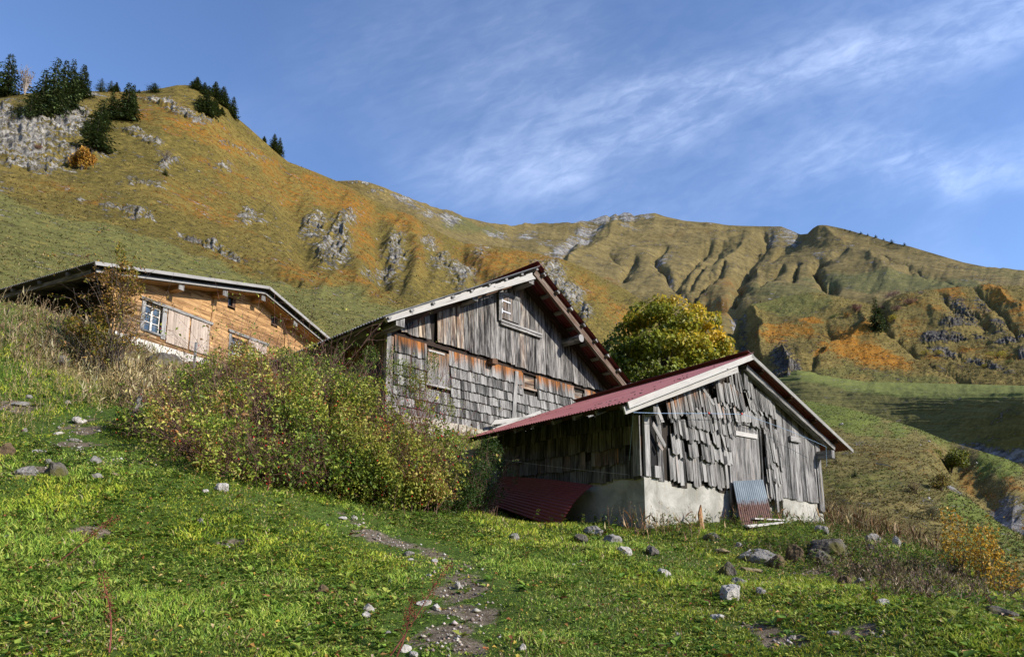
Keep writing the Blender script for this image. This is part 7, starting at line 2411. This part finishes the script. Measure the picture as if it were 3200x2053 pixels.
def tussocks(S, n, ymax, size, name, label, pal, orange_attr=None, orange_pal=None, reject=None, seed=5, ymin=0, green_attr=None, green_pal=None, sxr=(-250, 3450)):
    rg = np.random.default_rng(seed)
    X, Y_, Z, SX, SY = S
    ok = (Y_ < ymax) & (Y_ > ymin) & (SX > sxr[0]) & (SX < sxr[1])
    if reject is not None:
        ok &= rg.random(ok.shape) > reject * .9
    idx = np.flatnonzero(ok.ravel())
    k = rg.choice(idx, n)
    nc = X.shape[1]
    jx = rg.uniform(-.5, .5, (n, 1)) * 2
    P = np.stack([X.ravel()[k], Y_.ravel()[k], Z.ravel()[k]], 1)
    kn = np.clip(k + 1, 0, X.size - 1)
    dP = np.stack([X.ravel()[kn], Y_.ravel()[kn], Z.ravel()[kn]], 1) - P
    bad = np.linalg.norm(dP, axis=1) > 20
    dP[bad] = 0
    P = P + dP * jx * .5
    cols = pick(pal, n, rg, jit=.25)
    for at_, pl in ((green_attr, green_pal), (orange_attr, orange_pal)):
        if at_ is not None:
            m_ = rg.random(n) < at_.ravel()[k] * .75
            cols[m_] = pick(pl, int(m_.sum()), rg, jit=.2)
    m = 3
    s = size * (P[:, 1] / ymax * .7 + .3) * rg.uniform(.5, 1.5, n)
    PP = np.repeat(P, m, 0); cc = np.repeat(cols, m, 0) * (1 + rg.normal(size=(n * m, 1)) * .12)
    D = unit(n * m, rg) * np.array((1, 1, .4)) + np.array((0, 0, .75))
    L = np.repeat(s, m) * rg.uniform(.6, 1.2, n * m)
    V, F, C = leaf_arrays(PP - D * .05 * L[:, None], D, unit(n * m, rg), L, L * .38, np.clip(cc, .004, 1))
    tag(np_mesh(name, V, F, M_DRY, cols=C), label, 'grass', kind='stuff')


OLIVE = [(.16, .13, .035), (.21, .165, .05), (.12, .105, .03), (.27, .21, .08), (.14, .13, .04)]
ORNG = [(.30, .13, .016), (.25, .105, .016), (.34, .17, .03), (.20, .10, .02)]
GRN = [(.17, .175, .055), (.21, .20, .07), (.13, .15, .042), (.27, .23, .10)]
tussocks(SLOPE_B, 34000, 380, .50, 'tussocks', 'autumn grass tussocks and low shrubs covering the left mountain', OLIVE, orB, ORNG, rockB, 6, 45, grB, GRN, (-250, 2300))
tussocks(SLOPE_B, 14000, 75, .11, 'meadow_grass', 'short meadow grass behind the chalet and the barn', GRN + [(.22, .18, .08)], None, None, None, 7, 0, None, None, (-250, 1600))
tussocks(SLOPE_C, 16000, 460, .75, 'tussocks', 'orange and olive grass tussocks on the hills at the right', OLIVE, orC, ORNG, rockC, 8, 0, grC, GRN)
tussocks(SLOPE_E, 30000, 110, .17, 'pasture_grass', 'tufted olive and green grass on the near pasture right of the shed', OLIVE + [(.24, .19, .09)], orE, ORNG, rockE, 9, 13, grE, [(.13, .17, .03), (.17, .20, .04), (.10, .14, .03)], (1900, 3450))
build_grass(); build_weeds(); build_leaf_litter(); build_dry()
dock_stalk(1220, 2050, 1420, 1755, 'tall arching red dock stalk in the foreground, left of the path')
dock_stalk(340, 2050, 330, 1790, 'upright rusty dock stalk in the lower left corner')
dock_stalk(1240, 2053, 1300, 1870, 'shorter red dock stalk beside the tall arching one')
dock_stalk(180, 1760, 380, 1615, 'leaning brown dock stalk on the left, below the path rocks')
dock_stalk(835, 1535, 840, 1480, 'rusty stalk at the foot of the rose bush')
build_bushes(); build_maple(); build_conifers(); build_far_shrubs()
# ================= things lying and standing about ===========================
k2 = crop(1450, 1460, 4.0); l3 = crop(0, 1080, 3.666); r3 = crop(2560, 1350, 3.08)


def red_sheets():
    # long sheet leaning on the left wall of the shed
    tl = SH.left(k2(490, 118), .12); tr = SH.left(k2(1615, 222), .14)
    bl_ = SH.left(k2(225, 430), .55); br = SH.left(k2(1190, 765), .95)
    TL, TR = SH.P(-.12, tl[0], tl[1]), SH.P(-.14, tr[0], tr[1])
    BL, BR = SH.P(-.55, bl_[0], bl_[1]), SH.P(-.95, br[0], br[1])
    G, n = corrugate(BR, TR, BL, TL, .076, .011, 16, sag=lambda u, v: .10 * np.sin(np.pi * u) * (1 - .5 * v) + .05 * np.sin(3 * v) * u)
    mb = MB(); sheet(mb, G, n)
    o = mb.build('corrugated_sheet', M_REDOLD)
    tag(o, 'long dark red corrugated sheet leaning against the shaded left wall of the shed', 'metal sheet')
    # faint chalk scribble on it
    m2 = MB()
    c = TL * .35 + BL * .17 + TR * .30 + BR * .18
    # find the place by the traced pixel on the sheet plane
    d = ray(*k2(1008, 338)); nn = n
    c = d * (np.dot(TR - 0, nn) / np.dot(d, nn))
    ex = nrm(TR - TL); ez = nrm(np.cross(nn, ex)); ez = ez if ez[2] > 0 else -ez
    nn = nn if np.dot(nn, -c) > 0 else -nn
    rg = random.Random(3)
    for i in range(11):
        x = -.17 + i * .034
        a = c + ex * x + nn * .045
        m2.beam(a - ez * .018, a + ez * rg.uniform(.0, .02) + ex * rg.uniform(-.012, .015), .004, .003, up=nn)
        m2.beam(a + ez * .012, a + ez * rg.uniform(-.01, .015) + ex * .026, .004, .003, up=nn)
    s = m2.build('chalk_marks', plain('chalk', (.35, .30, .30), .9), o)
    # second sheet peeping out under it
    a = SH.left(k2(100, 430), .45); b2 = SH.left(k2(300, 380), .30); c_ = SH.left(k2(60, 540), .75); d_ = SH.left(k2(400, 545), .80)
    G, n = corrugate(SH.P(-.75, c_[0], c_[1]), SH.P(-.80, d_[0], d_[1]), SH.P(-.45, a[0], a[1]), SH.P(-.30, b2[0], b2[1]), .076, .011, 6)
    mb = MB(); sheet(mb, G, n)
    tag(mb.build('corrugated_sheet', M_REDOLD), 'short end of a second red sheet sticking out under the long one', 'metal sheet')


def zinc_panel():
    q = [SH.front(z2(*p), o) for p, o in (((1125, 478), .13), ((1490, 458), .13), ((1215, 850), .50), ((1612, 872), .50))]
    TL, TR = SH.P(q[0][0], -.13, q[0][1]), SH.P(q[1][0], -.13, q[1][1])
    BL, BR = SH.P(q[2][0], -.50, q[2][1]), SH.P(q[3][0], -.50, q[3][1])
    BL[2] = gz(BL[0], BL[1]) + .04; BR[2] = gz(BR[0], BR[1]) + .04
    G, n = corrugate(BL, BR, TL, TR, .088, .016, 12, per=8)
    mb = MB()
    a, b = G.shape[:2]
    off = len(mb.V)
    mb.V += [G[i, j] for i in range(a) for j in range(b)]
    for i in range(a - 1):
        for j in range(b - 1):
            mb.F.append((off + i * b + j, off + (i + 1) * b + j, off + (i + 1) * b + j + 1, off + i * b + j + 1))
            r0_, r1_ = 1 - j / (b - 1), 1 - (j + 1) / (b - 1)
            mb.UV += [(0, 0)] * 4; mb.C += [(.5, r0_, 0), (.5, r0_, 0), (.5, r1_, 0), (.5, r1_, 0)]; mb.M.append(0)
    mb.grid(G[:, ::-1] - n * .006, c=(.5, .9, 0))
    tag(mb.build('corrugated_sheet', M_ZINC), 'small zinc corrugated panel with rusty lower half, leaning before the shed door', 'metal sheet')


def lying_boards():
    for i, (x0, y0, x1, y1, w, lab) in enumerate([(1255, 862, 1800, 905, .12, 'bleached board lying under the zinc panel, longest of the three'), (1290, 880, 1640, 922, .10, 'front one of the three boards lying under the zinc panel'), (1340, 870, 1700, 880, .16, 'back one of the three boards lying under the zinc panel, next to the wall')]):
        o1 = .62 + .1 * (i == 1) - .15 * (i == 2)
        a = SH.front(z2(x0, y0), o1); b2 = SH.front(z2(x1, y1), o1)
        A = SH.P(a[0], -o1, a[1]); B2 = SH.P(b2[0], -o1, b2[1])
        A[2] = gz(A[0], A[1]) + .05 + .02 * i; B2[2] = gz(B2[0], B2[1]) + .04
        mb = MB(); mb.plank(A, B2, SH.W, SH.Zv, w, .03, c0=(.9, .05, 0), j0=.1, j1=.2)
        tag(mb.build('board', W_FASCIA), lab, 'board')
    a = SH.front(z2(728, 815), .35); b2 = SH.front(z2(712, 1010), .35)
    mb = MB(); q_ = SH.P(b2[0], -.4, b2[1]); q_[2] = gz(q_[0], q_[1]) - .05; mb.plank(q_, SH.P(a[0], -.32, a[1]), SH.U, SH.N, .145, .03, c0=(.6, .9, 0), j1=.6, w1=.12)
    tag(mb.build('board', W_GREY), 'broken brown board standing upright against the white base of the shed', 'board')
    for (x0, y0, x1, y1, w, lab) in [(1230, 1290, 1570, 1160, .10, 'bleached loose board resting between the barn wall and the red roof'), (1230, 1235, 1590, 1195, .12, 'upper splintered board lying against the barn wall above the red roof')]:
        a = BA.front(c2(x0, y0), .35); b2 = BA.front(c2(x1, y1), .35)
        mb = MB(); mb.plank(BA.P(a[0], -.35, a[1]), BA.P(b2[0], -.35, b2[1]), BA.Zv, BA.N, w, .04, c0=(.8, .0, 0), j0=.3, j1=.3)
        tag(mb.build('board', W_FASCIA), lab, 'board')


def posts_and_lines():
    def post(name, bx, by, tx, ty, r, mat, lab, cat, square=False, cap=None):
        p = hit_ground(bx, by)
        t = at(tx, ty, p[1])
        mb = MB()
        if square:
            mb.beam(p - np.array((0, 0, .3)), t, r * 2, r * 2, up=(0, 1, 0), c=(.6, 0, 0))
        else:
            mb.tube([p - (t - p) * .2, p + (t - p) * .5, t], [r, r * .95, r * .85], n=8, c=(.6, 0, 0))
        o = mb.build(name, mat)
        if cap:
            mb = MB(); mb.tube([t - np.array((0, 0, .06)), t + np.array((0, 0, .01))], [r * 1.5, r * 1.5], n=8); mb.build('insulator', plain('white_insulator', (.7, .7, .68), .4), o)
        tag(o, lab, cat)
        return o, t
    steel = plain('pale_steel_post', (.42, .43, .44), .45, .4)
    o, t1 = post('fence_post', 603, 1178, 613, 1070, .03, steel, 'straight pale metal fence post rising out of the straw grass', 'fence post', square=True)
    o, t2 = post('fence_post', 399, 1332, 440, 1238, .055, W_GREY, 'grey wooden fence post leaning to the right at the left end of the hedge', 'fence post')
    o, t3 = post('fence_post', 595, 1262, 600, 1200, .035, W_FASCIA, 'short whitish fence post half buried in the hedge', 'fence post')
    # thin white wire in front of the chalet
    mb = MB()
    A = at(385, 984, t1[1] + 2.2); B2 = at(720, 1102, t1[1] - .3)
    mb.tube([A, A * .55 + t1 * .45 + np.array((0, 0, -.02)), t1 - np.array((0, 0, .05)), B2], [.004] * 4, n=4)
    tag(mb.build('wire', plain('white_wire', (.6, .6, .6), .5)), 'thin white electric fence wire running past the chalet windows', 'wire')
    # blue cord strung across the shed gable
    cord = plain('blue_white_cord', (.28, .42, .62), .6, scale=120, vary=.5)
    pa = F_(*SH.front(c3(1070, 422), RO - .05), RO - .05); pc = F_(*SH.front(c3(1505, 427), .3), .3); pd = F_(*SH.front(c3(1695, 431), .3), .3); pe = F_(*SH.front(c3(2182, 620), .45), .45)
    wv = SH.left(c3(1046, 700), .12)
    pf = SH.P(-.12, wv[0], wv[1])
    mb = MB()
    def hang(a, b, s, n=10):
        return [a + (b - a) * f - np.array((0, 0, s * 4 * f * (1 - f))) for f in np.linspace(0, 1, n)]
    mb.tube(hang(pf, pa, .0) + hang(pa, pc, .01)[1:] + hang(pc, pd, .005)[1:] + hang(pd, pe, -.04)[1:], [.0045] * 37, n=5)
    mb.tube(hang(pe, pe - np.array((.02, 0, .5)), 0, 4), [.004] * 4, n=5)
    o = mb.build('clothes_line', cord)
    red = plain('red_bead', (.62, .05, .02), .4)
    for q in (pc, pd):
        mb = MB()
        mb.tube([q + SH.U * x for x in (-.03, -.02, 0, .02, .03)], [.008, .02, .026, .02, .008], n=8)
        mb.build('bead', red, o, smooth=True)
    tag(o, 'blue cord with two red beads strung across the front of the shed', 'cord')
    a = SH.left(c3(180, 672), .35); b2 = SH.left(c3(1035, 780), .12)
    mb = MB(); mb.tube(hang(SH.P(-.35, a[0], a[1]), SH.P(-.12, b2[0], b2[1]), .03, 14), [.0035] * 14, n=4)
    tag(mb.build('string', plain('white_string', (.45, .45, .45), .6)), 'thin white string hanging along the shaded left wall of the shed', 'string')
    # rope at the right corner, down to the slope
    rp = [F_(*SH.front(c3(x, y), .12), .12) for x, y in ((2148, 775), (2156, 860), (2165, 935))]
    e = hit_ground(2712, 1640); e = at(2712, 1640, 15.0)
    mb = MB(); mb.tube(rp + hang(rp[-1], e, .03)[1:], [.008] * 12, n=5)
    tag(mb.build('rope', plain('straw_rope', (.50, .42, .26), .9)), 'straw coloured rope from the right corner of the shed down into the weeds', 'rope')
    # pale stick on the pasture
    p = on_slope(SLOPE_E, *r3(600, 335))
    mb = MB(); mb.beam(p + np.array((-.35, 0, .22)), p + np.array((.35, -.3, .02)), .06, .05)
    tag(mb.build('stake', W_FASCIA), 'pale stick lying on the pasture right of the shed roof', 'stick')


R_PALE = rock_mat('pale_limestone', (.30, .28, .26), (.60, .57, .53), scale=5)
R_GREY = rock_mat('grey_rock', (.12, .115, .11), (.36, .34, .31), scale=5)
R_DARK = rock_mat('dark_mossy_rock', (.045, .040, .034), (.20, .18, .155), moss=.85, scale=4)
R_BROWN = rock_mat('brown_earthy_rock', (.06, .042, .028), (.22, .155, .09), moss=.6, scale=4)
R_STRAW = rock_mat('rock_under_dry_moss', (.16, .12, .07), (.40, .32, .20), moss=.25, scale=7)
import bmesh
_rock_n = [0]


def make_rock_mesh(seed, sx_, sy_, sz_, facets=9):
    rg = np.random.default_rng(seed)
    bm = bmesh.new()
    bmesh.ops.create_icosphere(bm, subdivisions=4, radius=1.0)
    V = np.array([v.co[:] for v in bm.verts])
    # cut facets
    for k in range(facets):
        n = nrm(rg.normal(size=3)); d = rg.uniform(.55, .85)
        s = V @ n - d
        V = V - np.where(s > 0, s, 0)[:, None] * n * .93
    r = np.linalg.norm(V, axis=1, keepdims=True)
    nn = V / r
    V = V + nn * ((fbm(V[:, 0] * 2.2 + V[:, 2] + seed, V[:, 1] * 2.2 - V[:, 2] * .7, seed, 4, .55)[:, None] - .5) * .32)
    V = V + nn * ((fbm(V[:, 0] * 7 + seed, V[:, 1] * 7 + V[:, 2] * 7, seed + 5, 3, .6, ridged=True)[:, None] - .5) * .09)
    V *= np.array((sx_, sy_, sz_))
    for v, c in zip(bm.verts, V):
        v.co = c
    me = bpy.data.meshes.new('rock')
    bm.to_mesh(me); bm.free()
    return me


def rock(cx, by, w, h, mat, label, depth=None, rz=0., tilt=0., sink=.36, Y=None, slope=None, name='rock', group=None, facets=9, lift=0.):
    """cx, by: photo pixel of the middle of its foot; w, h in photo pixels"""
    if slope is not None:
        p = on_slope(slope, cx, by)
    elif Y is not None:
        p = np.array((*at(cx, by, Y)[:2], 0.)); p[2] = gz(p[0], p[1])
    else:
        p = hit_ground(cx, by)
    m = p[1] / FPX
    if mat in (R_DARK, R_BROWN): sink = .5
    W, H = w * m * .85, h * m * .82
    _rock_n[0] += 1
    D = depth if depth else W * .75
    me = make_rock_mesh(100 + _rock_n[0] * 7, W * .58, D * .58, H * .5 / (1 - sink) * 1.08, facets)
    me.materials.append(mat)
    o = bpy.data.objects.new(name, me)
    SC.collection.objects.link(o)
    o.location = (p[0], p[1] + D * .35, p[2] + H * .5 * (1 - sink) + lift)
    o.rotation_euler = (tilt * .5, tilt, rz)
    tag(o, label, 'rock', group)
    return o


def rocks():
    R = [
        (2290, 1880, 80, 58, R_PALE, 'largest pale boulder with a pointed top, in the foreground grass right of centre'),
        (2318, 1832, 72, 30, R_GREY, 'flat grey brown rock just behind the largest pale boulder'),
        (2381, 1857, 40, 26, R_GREY, 'small rounded rock just right of the largest pale boulder'),
        (2077, 1806, 56, 32, R_PALE, 'bright white slanting stone in the grass below the shed'),
        (2345, 1738, 46, 24, R_PALE, 'small pale stone with a sharp point lying on the dark slab'),
        (2385, 1758, 140, 52, R_GREY, 'wide dark grey slab under the sharp pale stone'),
        (2773, 1890, 62, 20, R_PALE, 'flat whitish stone on the right below the dead stalks'),
        (2245, 1936, 46, 19, R_PALE, 'low pale stone beside a dry stick, below the largest boulder'),
        (2480, 2000, 38, 15, R_GREY, 'small light stone near the bottom edge, right of centre'),
        (2607, 1986, 48, 16, R_GREY, 'flat grey stone in the grass near the bottom right'),
        (3140, 1928, 130, 30, R_DARK, 'long dark slab at the lower right edge of the photo'),
        (3175, 1945, 40, 16, R_GREY, 'small grey rock below the long dark slab at the right edge'),
        (1632, 2034, 30, 22, R_PALE, 'small pale stone at the very bottom, right of the path'),
        (1150, 1913, 34, 30, R_PALE, 'round pale stone, upper of two stacked left of the path'),
        (1144, 1928, 40, 16, R_PALE, 'flat pale stone under the round one left of the path'),
        (1007, 1856, 38, 28, R_BROWN, 'brownish lichen stone alone in the grass left of the path'),
        (1430, 1843, 27, 24, R_PALE, 'upright small stone on top of the gravel heap in the path'),
        (1323, 1892, 52, 20, R_PALE, 'flat whitish stone on the left edge of the path'),
        (1362, 1906, 36, 22, R_PALE, 'chunky stone beside the flat whitish one on the path'),
        (1267, 2038, 46, 26, R_PALE, 'pale brown stone at the bottom of the path'),
        (1292, 2052, 36, 20, R_PALE, 'white stone cut by the bottom edge of the photo'),
        (1212, 1986, 26, 14, R_GREY, 'small stone left of the lower path'),
        (690, 1533, 56, 30, R_PALE, 'pale block of stone at the foot of the rose bush'),
        (640, 1540, 26, 14, R_PALE, 'small pale stone left of the block at the foot of the rose bush'),
        (1104, 1622, 24, 13, R_PALE, 'small white cube of stone where the upper path begins'),
        (1068, 1622, 40, 10, R_PALE, 'flat white stone left of the white cube on the upper path'),
        (1278, 1736, 34, 17, R_GREY, 'brownish angular stone in the middle of the path'),
        (1358, 1757, 36, 13, R_PALE, 'low pale stone on the right side of the path'),
        (1283, 1752, 30, 9, R_PALE, 'thin flat stone just below the brownish angular one'),
        (1340, 1803, 26, 11, R_PALE, 'little white stone alone left of the gravel heap'),
        (1218, 1820, 14, 9, R_PALE, 'tiny pale stone in the grass left of the little white one'),
        (622, 1636, 30, 16, R_GREY, 'small brown grey stone in the middle of the left meadow'),
        (22, 1684, 26, 14, R_GREY, 'small grey stone at the left edge of the meadow'),
        (275, 1765, 46, 15, R_STRAW, 'yellowish flat stone in the lower left grass'),
        (243, 1322, 62, 26, R_PALE, 'white topped flat rock above the left path'),
        (74, 1350, 20, 14, R_GREY, 'little grey stone alone left of the white topped rock'),
        (175, 1358, 44, 14, R_PALE, 'pale stone at the bend of the left path'),
        (222, 1380, 52, 12, R_GREY, 'long low stone crossing the left path'),
        (240, 1408, 26, 16, R_PALE, 'small stone in the middle of the left path'),
        (292, 1448, 40, 26, R_GREY, 'blue grey rock at the lower end of the left path'),
        (75, 1488, 92, 42, R_GREY, 'broad grey rock heap stone at the left edge'),
        (160, 1496, 76, 52, R_DARK, 'dark rock with white patches right of the broad grey one'),
        (145, 1450, 32, 20, R_GREY, 'rounded stone sitting behind the dark white patched rock'),
        (15, 1425, 50, 40, R_BROWN, 'brown rock cut by the left edge of the photo'),
        (110, 1415, 56, 16, R_PALE, 'flat pale rock in the grass above the rock heap'),
        (297, 1492, 48, 18, R_GREY, 'low grey rock right of the rock heap'),
        (345, 1488, 44, 13, R_STRAW, 'flat sandy stone right of the low grey rock'),
        (55, 1268, 70, 16, R_GREY, 'long grey stone in the bare bank at the left edge'),
        (85, 1245, 26, 14, R_GREY, 'small stone in the bare bank at the left edge'),
        (205, 1262, 26, 14, R_GREY, 'dark small stone on the left bank above the white topped rock'),
        (182, 1142, 62, 34, R_DARK, 'dark jagged rock with pale crest in the upper left grass'),
        (412, 1165, 96, 54, R_STRAW, 'straw coloured boulder on the bank below the chalet'),
        (500, 1160, 120, 62, R_DARK, 'wide dark boulder right of the straw coloured one'),
        (560, 1195, 70, 34, R_GREY, 'grey rock in the straw left of the metal post'),
        (1820, 1698, 66, 34, R_DARK, 'round mossy rock in the shade line left of the shed corner'),
        (1862, 1668, 80, 26, R_GREY, 'grey rubble rock at the shaded foot of the shed base'),
        (1915, 1700, 82, 34, R_GREY, 'slanting grey rock in front of the shed corner'),
        (1952, 1735, 52, 34, R_PALE, 'light angular rock below the shed corner'),
        (2042, 1735, 72, 32, R_DARK, 'dark rock right of the light angular one below the shed corner'),
        (1607, 1690, 42, 24, R_GREY, 'small rock in front of the red sheet'),
        (1690, 1695, 26, 12, R_STRAW, 'sandy flat stone right of the small rock before the red sheet'),
        (1642, 1710, 22, 7, R_PALE, 'white flat stone in the sunny grass before the red sheet'),
        (2278, 1802, 72, 42, R_DARK, 'black hollow rock under the edge of the grey slab'),
        (2350, 1788, 84, 18, R_STRAW, 'thin tan slab right of the black hollow rock'),
        (2260, 1728, 62, 16, R_STRAW, 'pale flat stone left of the dark grey slab'),
        (2310, 1712, 30, 18, R_GREY, 'small grey rock behind the dark grey slab'),
        (2225, 1690, 70, 26, R_DARK, 'dark rock hidden in herbs before the shed'),
        (2436, 1775, 60, 46, R_BROWN, 'brown stepped rock, left of the mossy row'),
        (2490, 1760, 66, 52, R_BROWN, 'orange brown upright rock with mossy top in the mossy row'),
        (2565, 1768, 110, 48, R_DARK, 'long mossy dark rock sloping to the right in the mossy row'),
        (2605, 1752, 130, 70, R_DARK, 'big arched dark rock at the back of the mossy row'),
        (2645, 1830, 60, 38, R_BROWN, 'dark reddish rock below the mossy row'),
        (2690, 1826, 40, 20, R_GREY, 'small grey rock right of the dark reddish one'),
        (2572, 1668, 60, 30, R_GREY, 'grey rock in the herbs before the right corner of the shed'),
        (2735, 1700, 56, 36, R_GREY, 'grey rock on the crest right of the shed'),
        (2810, 1712, 34, 38, R_PALE, 'pale tilted rock on the crest, right of the grey one'),
        (2720, 1690 + 30, 30, 22, R_DARK, 'dark little rock under the crest of the knoll'),
        (2115, 1985, 26, 10, R_GREY, 'thin grey stone in the foreground below the white slanting stone'),
        (1560, 1992, 20, 10, R_PALE, 'small white pebble right of the lower path'),
        (1018, 1582 + 60, 20, 8, R_GREY, 'small stone in the grass left of the upper path'),
    ]
    for i, r in enumerate(R):
        rock(*r, rz=(i * 1.7) % 6.28, tilt=.12 * math.sin(i * 2.3))
    rock(*c6(1350, 1308), 15, 9, R_PALE, 'tiny pale boulder standing on the green pasture behind the shed roof', slope=SLOPE_E)
    rock(*r3(1050, 98), 16, 8, R_GREY, 'grey stone high on the near pasture', slope=SLOPE_E)
    rock(*r3(978, 128), 10, 5, R_GREY, 'smaller grey stone beside the one high on the near pasture', slope=SLOPE_E)
    rock(*r3(1055, 648), 10, 10, R_PALE, 'pale stone on the brown landslip', slope=SLOPE_E)
    rock(*r3(1515, 300), 6, 6, R_PALE, 'white stone on the green tongue beside the river bed', slope=SLOPE_E)


def gravel():
    rg = np.random.default_rng(77)
    pts = []
    for pth, n in ((PATH_A, 150), (PATH_B, 110)):
        P = np.array(pth)
        k = rg.integers(0, len(P) - 1, n); f = rg.random(n)[:, None]
        pts.append(P[k] * (1 - f) + P[k + 1] * f + rg.normal(size=(n, 2)) * .13)
    for (c, r) in BARE:
        n = int(34 * r / .35)
        pts.append(np.array(c)[None] + rg.normal(size=(n, 2)) * r * .45)
    P = np.concatenate(pts)
    n = len(P)
    s = rg.uniform(.006, .024, n) * (1 + 1.0 * (rg.random(n) < .06))
    z = gz(P[:, 0], P[:, 1]) + s * .2
    base = np.array([(1, 0, 0), (-1, 0, 0), (0, 1, 0), (0, -1, 0), (0, 0, .75), (0, 0, -.6)], float)
    V = base[None] * s[:, None, None] * rg.uniform(.6, 1.3, (n, 6, 1))
    a = rg.uniform(0, 6.28, n); ca, sa = np.cos(a)[:, None], np.sin(a)[:, None]
    X = V[..., 0] * ca - V[..., 1] * sa; Yv = V[..., 0] * sa + V[..., 1] * ca
    V = np.stack([X + P[:, :1], Yv + P[:, 1:], V[..., 2] + z[:, None]], -1).reshape(-1, 3)
    f8 = np.array([(0, 2, 4), (2, 1, 4), (1, 3, 4), (3, 0, 4), (2, 0, 5), (1, 2, 5), (3, 1, 5), (0, 3, 5)])
    F = (np.arange(n)[:, None, None] * 6 + f8[None]).reshape(-1, 3)
    col = pick([(.42, .39, .35), (.30, .27, .24), (.52, .48, .43), (.22, .18, .15)], n, rg)
    C = np.repeat(np.c_[col, np.ones(n)], 6, 0)
    tag(np_mesh('gravel', V, F, M_DRY, cols=C), 'small pale gravel strewn along the trodden path and bare patches', 'gravel', kind='stuff')


red_sheets(); zinc_panel(); lying_boards(); posts_and_lines(); rocks(); gravel()
